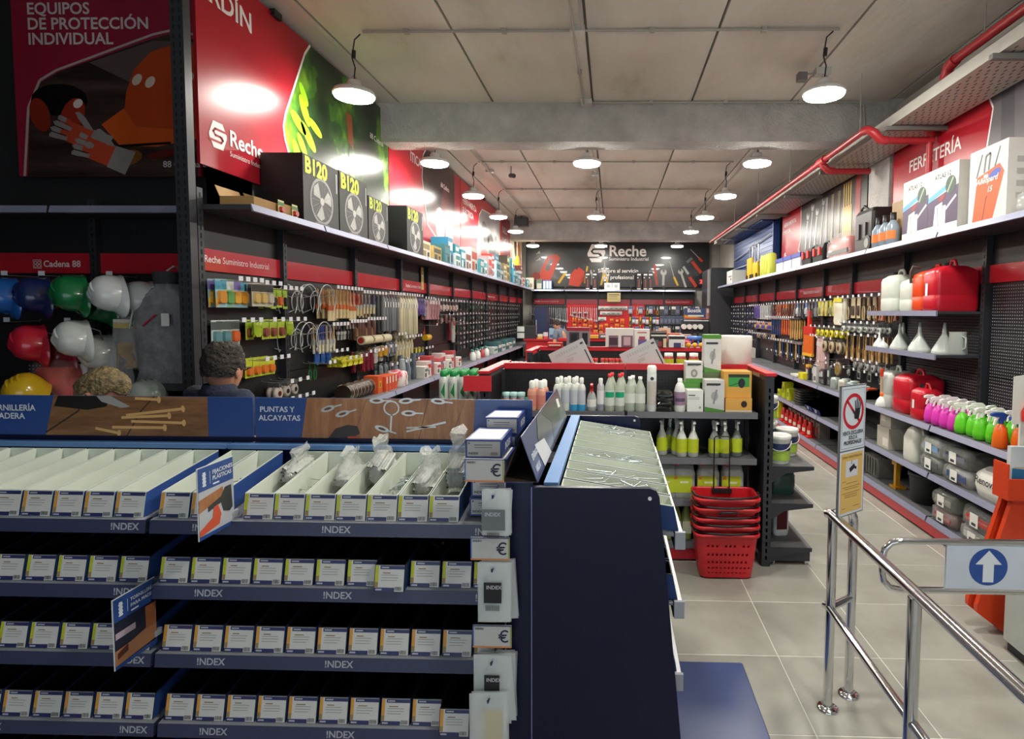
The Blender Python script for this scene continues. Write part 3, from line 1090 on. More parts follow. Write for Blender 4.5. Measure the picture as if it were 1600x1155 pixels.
plug_bag(0, -.17, .085, .2, .10, .1, 20, 1, 'clear bag of grey plastic plugs in the leftmost lime bin')
plug_bag(2, -.2, .09, .2, .11, .1, 12, 2, 'crumpled clear bag lying in the third lime bin')
plug_bag(3, -.15, .09, .17, .14, .25, 28, 3, 'clear bag of plug tubes standing in the middle lime bin')
plug_bag(5, -.25, .1, .22, .13, .05, 16, 4, 'bulging clear bag of plugs in the sixth lime bin')
plug_bag(6, -.23, .095, .16, .2, .1, 34, 5, 'tall clear bag of thick plug tubes in the rightmost lime bin')
put_screws(FL, 0, .305 + .1037, 0, 30, .055, 90, 'grey plastic plugs lying loose in the second lime bin', PLUG)
put_screws(FL, 0, .305 + 4 * .1037, 0, 24, .05, 91, 'small screws lying in the fifth lime bin')

# headers ------------------------------------------------------------------
WOODP = noise_mat('plank_print', [(.3, '#6f4a30'), (.5, '#8c6141'), (.7, '#a67a55')], 14, .3, 0, stretch=(.35, 1, 2.5))
WOODQ = noise_mat('board_print', [(.3, '#8f5d38'), (.5, '#a8724a'), (.7, '#c08c60')], 14, .3, 0, stretch=(2.2, 1, .4))
PRBLUE = M('#2f4f92', .3, coat=.3)
LETT = M('#dfe6f2', .4, var=0)


def header(F, x0, w, lab):
    t = thing('header_board', lab, 'sign', F.p(x0, .012, 1.286), F.a)
    part(t, 'board', MB().box(0, w, 0, .006, 0, .163, PRBLUE))
    part(t, 'channel', MB().box(0, w, -.006, .012, -.02, 0, NAVYD))
    return t


h1 = header(FL, .08, 1.13, 'blue header board picturing eye bolts on wood, right display bay')
ph = MB()
ph.pxz([(.19, 0), (.215, .163), (.90, .163), (.89, 0)], -.001, WOODQ)
for k in range(3):
    bar(ph, .4 + k * .2, 0, .46 + k * .2, .163, .003, -.0014, WOODP)
bar(ph, .67, .0, .71, .163, .002, -.0016, M('#3a2416', .5))
SILP = M('#cfcfca', .25, .4, var=0)
for (x, z, a) in ((.3, .12, .3), (.36, .1, .3), (.63, .105, 0), (.52, .04, -.3), (.5, .155, 0), (.62, .155, .1), (.75, .155, -.1)):
    blob(ph, x, z, .03, .012, -.002, SILP, a)
    bar(ph, x, z, x + .06 * math.cos(a), z + .06 * math.sin(a), .006, -.0022, SILP)
    blob(ph, x, z, .016, .005, -.0026, M('#6d4a30', .4), a)
line(ph, [(.56 + .03 * math.cos(a), .125 + .028 * math.sin(a)) for a in [k * PI / 8 for k in range(17)]], .006, -.002, SILP)
bar(ph, .56, .1, .555, .03, .007, -.002, SILP)
bar(ph, .62, .03, .78, .07, .008, -.002, SILP)
bar(ph, .62, .045, .74, .05, .006, -.002, SILP)
ph.pxz([(.3, .0), (.33, .04), (.38, .055), (.42, .05), (.43, .02), (.4, 0)], -.002, M('#3a3331', .4))
ph.rect(.38, .43, .0, .008, -.0024, M('#c04a20', .4))
part(h1, 'print', ph)
text(h1, 'PUNTAS Y', .031, LETT, .02, -.002, .105, .022)
text(h1, 'ALCAYATAS', .031, LETT, .015, -.002, .07, .022)
h2 = header(FL, -1.135, 1.205, 'blue header board picturing brass screws on planks, left display bay')
ph = MB()
ph.pxz([(.34, 0), (.38, .163), (1.02, .163), (1.02, 0)], -.001, WOODP)
line(ph, [(.34, .01), (.48, .1), (.52, .163)], .006, -.0014, M('#2a1a12', .5))
line(ph, [(.68, 0), (.74, .1), (.8, .163)], .005, -.0014, M('#3a2618', .5))
ph.pxz([(.40, .163), (.38, .12), (.52, .105), (.6, .12), (.62, .163)], -.002, M('#161414', .4))
ph.pxz([(.56, .163), (.58, .14), (.66, .115), (.7, .12), (.62, .163)], -.0024, SILP)
BRS = M('#e8b878', .3, .1, var=.1)
for (x, z, L, a) in ((.68, .085, .24, .12), (.66, .075, .2, .05), (.7, .06, .22, -.02), (.62, .035, .22, .0), (.55, .03, .1, -.2), (.72, .155, .1, -.05)):
    bar(ph, x, z, x + L * math.cos(a), z + L * math.sin(a), .011, -.002, BRS)
    blob(ph, x + L * math.cos(a), z + L * math.sin(a), .008, .014, -.0022, BRS, a)
part(h2, 'print', ph)
text(h2, 'TORNILLERÍA', .034, LETT, .095, -.002, .1, .022)
text(h2, 'MADERA', .034, LETT, .12, -.002, .066, .022)

# tent sign on the aisle bay
tent = thing('tent_sign', 'folded navy and silver tent sign standing on the aisle-side display', 'sign', (-.29, 1.79, 1.262))
L = 1.16
ap = (0.005, .147)
part(tent, 'face', MB().add([(.058, 0, 0), (.058, L, 0), (ap[0], L, ap[1]), (ap[0], 0, ap[1]), (.055, 0, 0), (.055, L, 0), (ap[0] - .003, L, ap[1]), (ap[0] - .003, 0, ap[1])],
                                  [(0, 1, 2, 3), (7, 6, 5, 4), (0, 3, 7, 4), (1, 5, 6, 2), (3, 2, 6, 7), (0, 4, 5, 1)], M('#5b6488', .3, .3)))
part(tent, 'face', MB().add([(-.058, 0, 0), (-.058, L, 0), (ap[0] - .003, L, ap[1]), (ap[0] - .003, 0, ap[1]), (-.055, 0, 0), (-.055, L, 0), (ap[0] - .005, L, ap[1] - .004), (ap[0] - .005, 0, ap[1] - .004)],
                                 [(3, 2, 1, 0), (4, 5, 6, 7), (4, 7, 3, 0), (2, 6, 5, 1), (0, 1, 5, 4)], M('#4a3c34', .7)))
part(tent, 'floor_flap', MB().box(-.056, .056, .002, L, 0, .002, M('#4a3c34', .7)))
pr = MB()


def tp(u, v):
    x = .0588 + (ap[0] - .058) * v
    return (x + .0006, u * L, ap[1] * v + .0004)


def tq(pts, m, e=0):
    pr.add([(tp(u, v)[0] + e, tp(u, v)[1], tp(u, v)[2] + e) for u, v in pts], [tuple(range(len(pts)))], m)


tq([(.27, .02), (.8, .0), (.98, .02), (.98, .98), (.30, .98), (.2, .6)], M('#8e8f92', .22, .7, var=.3, scale=3))
tq([(.16, .02), (.34, .02), (.3, .45), (.12, .6)], M('#d5d8da', .4), .0003)
tq([(.45, .05), (.7, .05), (.9, .6), (.62, .95), (.4, .95), (.55, .5)], M('#6d6a66', .2, .7, var=.3, scale=4), .0004)
tq([(.82, .55), (.89, .5), (.91, .75), (.84, .8)], M('#e6e6e0', .5), .0006)
part(tent, 'print', pr)
rotm = Matrix(((0, (ap[0] - .058) / .16, 0), (1, 0, 0), (0, ap[1] / .16, 0))).to_4x4()
for body, v in (('ESPÁRRAGOS', .42), ('VARILLAS', .16)):
    me = text_mesh(body, .028, LETT, .03)
    mb = MB()
    mb.add([(0, 0, 0)], [], LETT)
    vs = [(.0596 + .001 + (ap[0] - .058) * (v + p.co.z / .16), .03 + p.co.x * .75, ap[1] * (v + p.co.z / .16) + .001) for p in me.vertices]
    mb = MB().add(vs, [tuple(p.vertices) for p in me.polygons], LETT)
    part(tent, 'lettering', mb)

# end panels, filler and blue floor plate
pts = [(-.245, 0), (-.245, 1.262), (.12, 1.262), (.138, 1.255), (.148, 1.235), (.235, .35), (.26, 0)]
ep = part(m3, 'end_panel', MB().prism(pts, 0, .02, NAVYD), (-.033, -.212, 0), (0, 0, -PI / 2), label='large glossy dark navy end panel')
part(ep, 'bolt', MB().cyl((.118, -.004, 1.232), (.118, .002, 1.232), .006, M('#e6e8ea', .3, .5), n=10))
part(ep, 'corner_trim', MB().box(-.2475, -.2445, -.003, .0, 0, 1.262, M('#7d86b8', .3, .4)))
fp = part(m3, 'filler_panel', MB().box(-.335, -.249, 0, .02, 0, 1.258, NAVYP), (.025, -.212, 0), (0, 0, -PI / 2))
part(fp, 'cap', MB().box(-.335, -.249, -.001, .45, 1.258, 1.262, M('#3d4f8f', .3)))
fpb = part(m3, 'end_panel', MB().prism(pts, 0, .02, NAVYP), (1.21, -.212, 0), (0, 0, -PI / 2))
part(fpb, 'bolt', MB().cyl((.118, -.004, 1.24), (.118, .002, 1.24), .006, M('#e6e8ea', .3, .5), n=10))
thing('floor_plate', 'flat blue steel base plate on the floor beside the display', 'plate', (0, 0, 0), data=MB().loft([rrect(.44, 1.2, .01, .001, c=(.455, 2.26)), rrect(.44, 1.2, .01, .02, c=(.455, 2.26)), rrect(.43, 1.19, .01, .024, c=(.455, 2.26))], M('#3c4a78', .35), smooth=False))

# projecting flags -----------------------------------------------------------


def flag(x, z, lab, l1, l2, scene):
    f = thing('shelf_flag', lab, 'sign', (x, 1.688, z), PI / 2)
    part(f, 'board', MB().box(0, .165, 0, .003, 0, .225, M('#d9dde2', .4)))
    mb = MB()
    mb.rect(.002, .163, .15, .223, -.001, PRBLUE)
    mb.rect(.002, .163, .0, .012, -.001, PRBLUE)
    mb.rect(.053, .0545, .165, .205, -.0015, LETT)
    for k in range(8):
        mb.rect(.02 + .002 * (k % 2), .036 - .002 * (k % 2), .163 + k * .0056, .168 + k * .0056, -.0015, LETT)
    mb.rect(.066, .095, .158, .163, -.0015, LETT)
    scene(mb)
    part(f, 'print', mb)
    part(f, 'clip', MB().box(.155, .185, -.004, .007, .02, .04, RAILTOP))
    fs = .0185 if len(l2) < 10 else .0155
    text(f, l1, fs, LETT, .064, -.002, .192, .02)
    text(f, l2, fs, LETT, .064, -.002, .173, .02)


def sc1(mb):
    mb.rect(.002, .163, .012, .15, -.0012, M('#b9bcc4', .5))
    mb.pxz([(.002, .085), (.002, .125), (.11, .14), (.115, .11)], -.0016, WOODQ)
    mb.pxz([(.04, .095), (.1, .11), (.12, .135), (.15, .135), (.155, .06), (.14, .05), (.11, .06), (.1, .09), (.04, .078)], -.002, M('#3c4040', .4))
    mb.pxz([(.065, .085), (.085, .09), (.1, .055), (.09, .025), (.002, .012), (.002, .03), (.06, .055)], -.0022, M('#d2593a', .5))


def sc2(mb):
    mb.rect(.002, .163, .012, .15, -.0012, M('#181c34', .5))
    mb.pxz([(.002, .012), (.002, .06), (.06, .062), (.163, .08), (.163, .02)], -.0016, M('#b07a54', .5))
    mb.rect(.12, .162, .07, .143, -.002, M('#a5643c', .5))
    mb.pxz([(.01, .05), (.05, .062), (.05, .04), (.01, .03)], -.002, M('#5c3020', .5))
    mb.rect(.005, .08, .095, .115, -.002, M('#b8a6b8', .5))


flag(-1.255, 1.095, 'flag sign about plastic fixings picturing a saw, sticking out from top rail', 'FIJACIONES', 'PLÁSTICAS', sc1)
flag(-1.535, .68, 'flag sign about wood screws picturing timber, sticking out from third rail', 'TORNILLERÍA', 'PARA MADERA', sc2)

# stack of blue cartons at the end of the top tray -------------------------------
def carton(loc, lab, rz=0, l=.2):
    c = thing('fastener_carton', lab, 'box', loc, rz, 'cartons stacked at the end of the top tray')
    part(c, 'carton', MB().box(0, .122, 0, l, 0, .062, M('#2c4285', .4)))
    mb = MB()
    mb.rect(.006, .116, .006, .056, -.001, M('#b4b4b6', .5))
    mb.rect(.03, .09, .043, .045, -.0014, INK)
    mb.rect(.03, .09, .035, .0365, -.0014, INK)
    mb.disc(.012, .05, .003, -.0014, INK, 8)
    for k in range(7):
        mb.rect(.085 + k * .0035, .0865 + k * .0035, .01, .02, -.0014, INK)
    part(c, 'label', mb)
    text(c, 'INDEX', .011, INK, .01, -.0015, .012, .03)
    part(c, 'label', MB().box(.008, .114, .012, l - .03, .062, .063, M('#eef0e6', .5)))
    s = text_mesh('INDEX', .034, LETT, .02)
    part(c, 'lettering', s, (.1232, .05, .018), (0, 0, PI / 2))
    return c


names4 = ['bottom', 'second from bottom', 'second from top', 'top']
for k in range(4):
    off = (0, .006, .004, -.012)[k]
    carton((-.475 + off, 1.885, 1.118 + k * .0655), 'blue carton with grey end label, %s of the front stack' % names4[k])
for k in range(4):
    carton((-.47 + (.0, .004, -.003, .004)[k], 2.09, 1.155 + k * .0655 - (.0 if k < 3 else 0)), 'blue carton, %s of the rear stack behind the front cartons' % names4[k], l=.17)


def price_card(x, y, z, lab):
    c = thing('price_card', lab, 'sign', (x, y, z))
    part(c, 'card', MB().box(0, .122, 0, .004, 0, .072, M('#c5c5c3', .5)))
    mb = MB()
    mb.rect(.0, .122, .0, .005, -.0008, M('#d98a52', .5))
    mb.rect(.0, .122, .069, .072, -.0008, M('#2d3c78', .5))
    mb.rect(.0, .004, .005, .069, -.0008, M('#5673c0', .5))
    mb.rect(.118, .122, .005, .069, -.0008, M('#a4aa50', .5))
    part(c, 'border', mb)
    text(c, '€', .054, M('#1c2040', .5, var=0), .08, -.001, .018, .006)
    text(c, 'INDEX', .009, INK, .008, -.001, .058, .02)
    part(c, 'rod', MB().cyl((.1, .006, .03), (.1, .12, .03), .0025, CHROME, n=6))


price_card(-.455, 1.748, 1.275, 'white price card with euro sign in front of the blue cartons')
price_card(-.438, 1.748, 1.027, 'white price card with euro sign below the small white hanging bag')
price_card(-.433, 1.748, .745, 'white price card with euro sign between the two hanging bag bundles')
rod = thing('hanging_strip', 'thin pale metal strip holding bags at the display corner', 'strip', (0, 0, 0), data=MB().box(-.339, -.336, 1.79, 1.796, .0, 1.26, M('#aab0c8', .4, .4)))


def poly_bag(x, y, z, w, h, n, lab, card=True, seed=1, dark='#16181c', cw=.55):
    """bundle of flat polythene bags on a hook: z = hook height"""
    t = thing('bag_bundle', lab, 'bag', (x, y, z))
    r = random.Random(seed)
    bm_ = M('#eef4f4', .2, alpha=.38, var=0)
    for k in range(n):
        a = r.uniform(-.09, .06)
        mb = MB()
        g = 6
        for s in (-1, 1):
            vs, fs = [], []
            for i in range(g + 1):
                for j in range(g + 1):
                    u, v = i / g, j / g
                    bulge = .006 * math.sin(PI * u) * math.sin(PI * v) * s
                    vs.append(((u - .5) * w, bulge + r.uniform(-.0008, .0008), .02 - v * h))
            for i in range(g):
                for j in range(g):
                    q = i * (g + 1) + j
                    f = (q, q + 1, q + g + 2, q + g + 1)
                    fs.append(f if s < 0 else f[::-1])
            mb.add(vs, fs, bm_, True)
        part(t, 'bag', mb, (r.uniform(-.004, .008) + k * .002, k * .011, -k * .002), (0, a if k else 0, r.uniform(-.1, .1)))
    if card:
        cd = MB().box(-w * cw / 2, w * cw / 2, -.009, -.008, -.105, -.04, M(dark, .5))
        part(t, 'card', cd)
        text(t, 'INDEX', .016, LETG, -w * cw * .36, -.0095, -.06, .03)
        bc = MB()
        for q in range(9):
            bc.rect(-w * .22 + q * w * .05, -w * .22 + q * w * .05 + .0022, -.13, -.112, -.0085, INK)
        part(t, 'barcode', bc)
    part(t, 'hook', MB().tube([(0, .07, .012), (0, 0, .0), (0, -.018, .0), (0, -.02, .008)], .003, M('#3a3f70', .4, .5), 6))
    return t


poly_bag(-.362, 1.735, 1.235, .085, .145, 4, 'small bundle of clear zip bags with grey card beside the cartons', seed=2, dark='#70767a', cw=.85)
poly_bag(-.365, 1.735, 1.005, .1, .19, 6, 'bundle of clear zip bags with black card hanging on display edge', seed=3)
b3 = poly_bag(-.37, 1.74, .705, .12, .22, 5, 'large bundle of milky bags with black tag low on display edge', seed=4, cw=.4)
b4 = poly_bag(-.375, 1.715, .60, .115, .22, 2, 'milky bag with yellow picture card hanging lowest on display edge', card=False, seed=5)
part(b4, 'picture_card', MB().box(-.03, .04, .004, .006, -.2, -.04, M('#c9b458', .5)), label='yellow picture card seen through the bag')
# ================================================================== PRODUCT BUILDERS


def rot_box(name, lab, cat, loc, w, d, h, col, deco=None, rz=0, grp=None, rough=.45, txt=()):
    """carton standing on its base; origin at the middle of the front bottom edge, front faces -y"""
    t = thing(name, lab, cat, loc, rz, grp)
    part(t, 'carton', MB().box(-w / 2, w / 2, 0, d, 0, h, M(col, rough)))
    if deco:
        mb = MB()
        deco(mb, w, h)
        part(t, 'print', mb)
    for body, s, c, x, z in txt:
        text(t, body, s, M(c, .5, var=0), x, -.002, z, .015)
    return t


def plain_box(name, lab, cat, loc, w, d, h, col, bands=(), rz=0, grp=None):
    """small carton as one mesh with printed bands: (x0,x1,z0,z1,colour) in 0..1"""
    mb = MB().box(-w / 2, w / 2, 0, d, 0, h, M(col, .5))
    for k, (a, b, c, e, cc) in enumerate(bands):
        mb.rect(-w / 2 + a * w, -w / 2 + b * w, c * h, e * h, -.0008 - .0003 * k, M(cc, .5))
    return thing(name, lab, cat, loc, rz, grp, mb)


def bottle_root(name, lab, loc, parts_, rz=0, grp=None, cat='bottle'):
    t = thing(name, lab, cat, loc, rz, grp)
    for n, me in parts_:
        part(t, n, me)
    return t


def lathe_me(prof, m, n=14, sx=1, sy=1, c=(0, 0, 0)):
    return MB().lathe(prof, m, n, c, sx=sx, sy=sy).mesh('body')


def band_me(r, z0, z1, m, n=14, sx=1, sy=1, a0=0, a1=2 * PI):
    k = 24
    r *= 1.012
    rings = [[(sx * r * math.cos(a0 + (a1 - a0) * j / k - PI / 2 - (a1 - a0) / 2 - a0), sy * r * math.sin(a0 + (a1 - a0) * j / k - PI / 2 - (a1 - a0) / 2 - a0), z) for j in range(k + 1)] for z in (z0, z1)]
    return MB().loft(rings, m, False, True, False).mesh('label')


def trigger_mb(m, z, s=1.0):
    """spray trigger head on top of a neck at height z, nozzle to -y"""
    mb = MB()
    mb.cyl((0, 0, z), (0, 0, z + .02 * s), .014 * s, m, n=10)
    mb.prism([(-.012 * s, 0), (.012 * s, 0), (.012 * s, .01), (-.012 * s, .01)], 0, .001, m) if False else None
    prof = [(-.055, .042), (-.055, .056), (-.03, .064), (.012, .064), (.028, .05), (.02, .02), (-.008, .02), (-.014, .038)]
    pts = [(y * s, z + zz * s) for y, zz in prof]
    n = len(pts)
    w = .010 * s
    mb.add([(-w, y, zz) for y, zz in pts] + [(w, y, zz) for y, zz in pts], [tuple(range(n)), tuple(reversed(range(n, 2 * n)))] + [(i, (i + 1) % n, (i + 1) % n + n, i + n) for i in range(n)], m)
    return mb


def trigger_lever(m, z, s=1.0):
    pts = [(-.022 * s, z + .04 * s), (-.036 * s, z + .02 * s), (-.042 * s, z - .008 * s), (-.034 * s, z - .008 * s), (-.026 * s, z + .018 * s), (-.012 * s, z + .036 * s)]
    n = len(pts)
    w = .006 * s
    return MB().add([(-w, y, zz) for y, zz in pts] + [(w, y, zz) for y, zz in pts], [tuple(range(n)), tuple(reversed(range(n, 2 * n)))] + [(i, (i + 1) % n, (i + 1) % n + n, i + n) for i in range(n)], m)


def spray_parts(body, neck_z, r, head, lever, label=None, lz=(.03, .13), prof=None, s=1.0, sx=1.0):
    p = prof or [(r * .8, 0), (r, .006), (r, neck_z * .55), (r * .8, neck_z * .72), (r * .38, neck_z * .92), (.012, neck_z)]
    out = [('body', lathe_me(p, body, 14, sx)), ('trigger_head', trigger_mb(head, neck_z, s).mesh('head')), ('lever', trigger_lever(lever, neck_z, s).mesh('lever'))]
    if label:
        out.append(('label', band_me(r * 1.012, lz[0], lz[1], label, sx=sx, a1=PI * 1.3)))
    return out


def jerrican_mb(w, d, h, m, neck=True):
    """canister: w along x, d along y, rounded shoulders, moulded handle ridge"""
    mb = MB()
    r = min(w, d) * .22
    rings = [rrect(w * .94, d * .94, r, 0), rrect(w, d, r, .02), rrect(w, d, r, h * .3), rrect(w * .985, d * .985, r, h * .315), rrect(w, d, r, h * .33), rrect(w, d, r, h * .72),
             rrect(w * .95, d * .93, r, h * .8), rrect(w * .8, d * .62, r, h * .87), rrect(w * .72, d * .5, r * .9, h * .885)]
    mb.loft(rings, m)
    return mb


def handle_mb(L, zz, m, r=.014, axis='x'):
    p = [(-L / 2, 0, zz - .03), (-L / 2 + .02, 0, zz + .012), (-L / 4, 0, zz + .026), (L / 4, 0, zz + .026), (L / 2 - .02, 0, zz + .012), (L / 2, 0, zz - .03)]
    if axis == 'y':
        p = [(0, a, c) for a, b, c in p]
    return MB().tube(p, r, m, 8)


def jerrican(lab, loc, w, d, h, m, cap, rz=0, spout=None, grp=None, sticker=None):
    t = thing('jerrican', lab, 'canister', loc, rz, grp)
    part(t, 'body', jerrican_mb(w, d, h, m))
    part(t, 'handle', handle_mb(w * .45, h * .93, m, .013), (w * .12, 0, 0))
    part(t, 'cap', MB().cyl((-w * .28, 0, h * .87), (-w * .28, 0, h * .97), .032, cap, n=14))
    if spout:
        part(t, 'spout', MB().tube([(-w * .3, -d * .3, h * .95), (-w * .36, -d * .5, h * .98), (-w * .42, -d * .53, h * .85), (-w * .40, -d * .52, h * .62)], .012, spout, 8))
    if sticker:
        part(t, 'sticker', MB().rect(-w * .18, -w * .02, h * .3, h * .55, -d / 2 - .002, sticker))
    return t


def bag_lump(w, d, h, m, seed, r=.03, flat=1.0):
    """soft wrapped pack: rounded box with noisy skin"""
    q = random.Random(seed)
    mb = MB()
    rings = []
    for f, s in ((0, .93), (.12, 1.0), (.35, 1.02), (.6, 1.01), (.85, .97), (1.0, .85)):
        ring = rrect(w * s, d * s, r, h * f, 3)
        rings.append([(x + q.uniform(-.008, .008), y + q.uniform(-.008, .008), z + (q.uniform(-.008, .012) if f > 0 else 0)) for x, y, z in ring])
    mb.loft(rings, m)
    return mb


def bucket(lab, loc, r, h, m, lid, band, band2, rz=0, grp=None, handle=True):
    t = thing('bucket', lab, 'bucket', loc, rz, grp)
    part(t, 'pail', lathe_me([(r * .84, 0), (r * .86, .004), (r * .97, h * .86), (r * 1.0, h * .87), (r, h * .9)], m, 20))
    part(t, 'lid', lathe_me([(r * 1.03, h * .88), (r * 1.04, h * .93), (r * 1.02, h * .985), (r * .9, h), (r * .86, h * .985), (.001, h * .985)], lid, 20))
    if band:
        part(t, 'label', band_me(r * .958, h * .48, h * .72, band, a1=PI * .8))
        part(t, 'label', band_me(r * .93, h * .12, h * .46, band2, a1=PI * .9))
    if handle:
        part(t, 'handle', MB().tube([(r * 1.01 * math.cos(a), -r * .25 - abs(math.sin(a)) * r * .8, h * .8 - h * .32 * math.sin(a)) for a in [PI * k / 10 for k in range(11)]], .003, m, 6))
    return t


def shelf_pt(F, x, y, z):
    return F.p(x, y, z)
# ================================================================== ISLAND SHELVING AND ITS GOODS
HOLE = M('#08080a', .8, var=0)
LIPG = M('#77787c', .35, .3)


def gondola(yc, lab, shelves, w0=-.85, w1=1.05, holes=True):
    F = Frame((w0, yc, 0), 0)
    w = w1 - w0
    t = thing('island_shelving', lab, 'shelving', F.p(0, 0), 0)
    b = w / 2
    for k in range(2):
        part(t, 'pegboard', MB().box(k * b + .015, (k + 1) * b - .015, -.015, .015, .15, 1.36, PANEL))
        part(t, 'red_strip', MB().box(k * b + .003, (k + 1) * b - .003, -.03, .03, 1.36, 1.405, M('#c8202c', .35)))
        for z, d in shelves:
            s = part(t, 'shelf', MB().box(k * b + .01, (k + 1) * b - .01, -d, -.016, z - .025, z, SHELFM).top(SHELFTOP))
            part(s, 'price_rail', MB().box(k * b + .01, (k + 1) * b - .01, -d - .012, -d, z - .04, z + .004, LIPG))
            part(t, 'shelf', MB().box(k * b + .01, (k + 1) * b - .01, .016, d, z - .025, z, SHELFM).top(SHELFTOP))
        part(t, 'kickplate', MB().box(k * b + .005, (k + 1) * b - .005, -.39, -.37, .015, .12, RED))
    for x in (.0, b, w):
        part(t, 'upright', MB().box(x - .014, x + .014, -.03, .03, 0, 1.358, STEEL_DK))
    if holes:
        mb = MB()
        z = 1.13
        while z < 1.35:
            x = .04
            while x < w - .03:
                mb.disc(x, z, .0045, -.0157, HOLE, 6)
                x += .025
            z += .025
        part(t, 'peg_holes', mb, kind='stuff')
    return F, t


def endcap(lab, o, a, shelves, strip_z=1.384, w=.86, depth=.36):
    F = Frame(o, a)
    t = thing('end_shelving', lab, 'shelving', o, a)
    part(t, 'back_panel', MB().box(.03, w - .03, -.02, 0, .1, 1.33, PANEL))
    for x in (.0, w):
        u = MB().box(x - .03, x + .03, -.06, 0, 0, strip_z - .02, STEEL_DK)
        part(t, 'upright', u)
    sl = MB()
    z = .05
    while z < 1.3:
        sl.add([(-.0306, -.036, z), (-.0306, -.024, z), (-.0306, -.024, z + .028), (-.0306, -.036, z + .028)], [(0, 1, 2, 3), (3, 2, 1, 0)], SLOT)
        sl.add([(w + .0306, -.036, z), (w + .0306, -.024, z), (w + .0306, -.024, z + .028), (w + .0306, -.036, z + .028)], [(0, 1, 2, 3), (3, 2, 1, 0)], SLOT)
        z += .05
    part(t, 'slots', sl, kind='stuff')
    part(t, 'red_strip', MB().box(-.035, w + .035, -.075, .0, strip_z - .02, strip_z, M('#c8202c', .35)))
    for z in shelves:
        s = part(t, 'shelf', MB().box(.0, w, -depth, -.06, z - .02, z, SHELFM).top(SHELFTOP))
        for x in (-.012, w):
            br = part(s, 'bracket', MB().add([(x, -.06, z), (x, -depth, z), (x, -depth, z - .025), (x, -.16, z - .05), (x, -.06, z - .12),
                                              (x + .012, -.06, z), (x + .012, -depth, z), (x + .012, -depth, z - .025), (x + .012, -.16, z - .05), (x + .012, -.06, z - .12)],
                                             [(0, 1, 2, 3, 4), (9, 8, 7, 6, 5), (0, 5, 6, 1), (1, 6, 7, 2), (2, 7, 8, 3), (3, 8, 9, 4), (4, 9, 5, 0)], STEEL_DK))
    return F, t


G1, g1 = gondola(4.5, 'nearest island shelving with cleaning bottles, red top edge', [(1.09, .39), (.757, .39), (.45, .39), (.14, .39)])
G2, g2 = gondola(6.72, 'second island shelving with tall jars, behind the cleaning bottles', [(1.13, .39), (.8, .39), (.45, .39), (.14, .39)])
G3, g3 = gondola(8.95, 'third island shelving, with picture boxes on top', [(1.1, .39), (.6, .39)], holes=False)
G4, g4 = gondola(11.3, 'farthest island shelving before the back counter', [(1.1, .39), (.6, .39)], holes=False)
ER, er = endcap('end shelving with white buckets beside the aisle', (1.075, 4.07, 0), PI / 2, [.72, .45, .13])
part(er, 'base_box', MB().box(.0, .86, -.35, -.06, .03, .105, STEEL_DK))
for x in (.03, .83):
    for y in (-.1, -.33):
        part(er, 'foot', MB().cyl((x, y, 0), (x, y, .03), .012, CHROME, n=8))
EL, el = endcap('end shelving with green capped cans, left of the cleaning bottles', (-.875, 4.93, 0), -PI / 2, [1.13, .72, .13])
part(el, 'red_sign', MB().add([(.89, -.18, 1.24), (.89, .02, 1.24), (.89, .02, 1.35), (.89, -.18, 1.35), (.895, -.18, 1.24), (.895, .02, 1.24), (.895, .02, 1.35), (.895, -.18, 1.35)],
                              [(0, 1, 2, 3), (7, 6, 5, 4), (0, 4, 5, 1), (2, 6, 7, 3), (1, 5, 6, 2), (3, 7, 4, 0)], M('#d8323c', .45)), label='blank red sign plate')
EL2, el2 = endcap('end shelving with black folders on the second island', (-.875, 7.15, 0), -PI / 2, [1.13, .72, .13])
ER2, er2 = endcap('end shelving on the right of the second island', (1.075, 6.29, 0), PI / 2, [1.0, .45, .13])

# ---- near island, top shelf -------------------------------------------------
YS = 4.16
def X1(px, y=YS):
    return (px - 957) * y / 900


WHT = M('#e8ebe6', .35)
WH2 = M('#d9ddd6', .4)
zt = 1.0905
TUB = M('#b7c9cc', .3)
for k, px in enumerate((789, 801, 813)):
    bottle_root('wipes_tub', 'small blue-grey tub with pink print on the near island, %s from left' % ORD[k], (X1(px), YS + .02, zt), [('tub', lathe_me([(.02, 0), (.026, .095), (.028, .1)], TUB)), ('lid', lathe_me([(.029, .1), (.029, .125), (.001, .126)], M('#a9d3d0', .4))), ('label', band_me(.0262, .03, .08, M('#c98a86', .5), a1=PI))], grp='small tubs on the near island')
bottle_root('small_tub', 'small grey pot with teal lid beside the pink bottles', (X1(823), YS + .03, zt), [('pot', lathe_me([(.022, 0), (.022, .06)], TUB)), ('lid', lathe_me([(.024, .06), (.024, .085), (.001, .086)], M('#3fa3a0', .4)))], cat='tub')
PINK = M('#e6a58e', .35)
for k, (px, dy) in enumerate(((831, 0), (845, 0), (835, .08), (848, .08))):
    bottle_root('soap_bottle', 'salmon pink bottle with white cap, %s %s' % ('front' if dy == 0 else 'rear', 'left' if k % 2 == 0 else 'right'), (X1(px), YS + dy, zt), [('body', lathe_me([(.031, 0), (.034, .01), (.034, .13), (.027, .155), (.014, .165)], PINK, 14, 1, .8)), ('cap', lathe_me([(.022, .16), (.022, .205), (.012, .215), (.001, .216)], WHT)), ('label', band_me(.0343, .03, .11, M('#d98a7a', .5), sy=.8, a1=PI))], grp='salmon pink bottles')
rot_box('navy_carton', 'small dark blue box with white base on the near island', 'box', (X1(856), YS - .0, zt), .1, .05, .13, '#20306e', lambda mb, w, h: (mb.rect(-w / 2, w / 2, 0, h * .15, -.001, PAPER), bar(mb, -.01, h * .25, .035, h * .4, .006, -.0014, PAPER)))
CLB = M('#d7dde0', .15, alpha=.6, var=0)
BLIQ = M('#3f9bd0', .3)
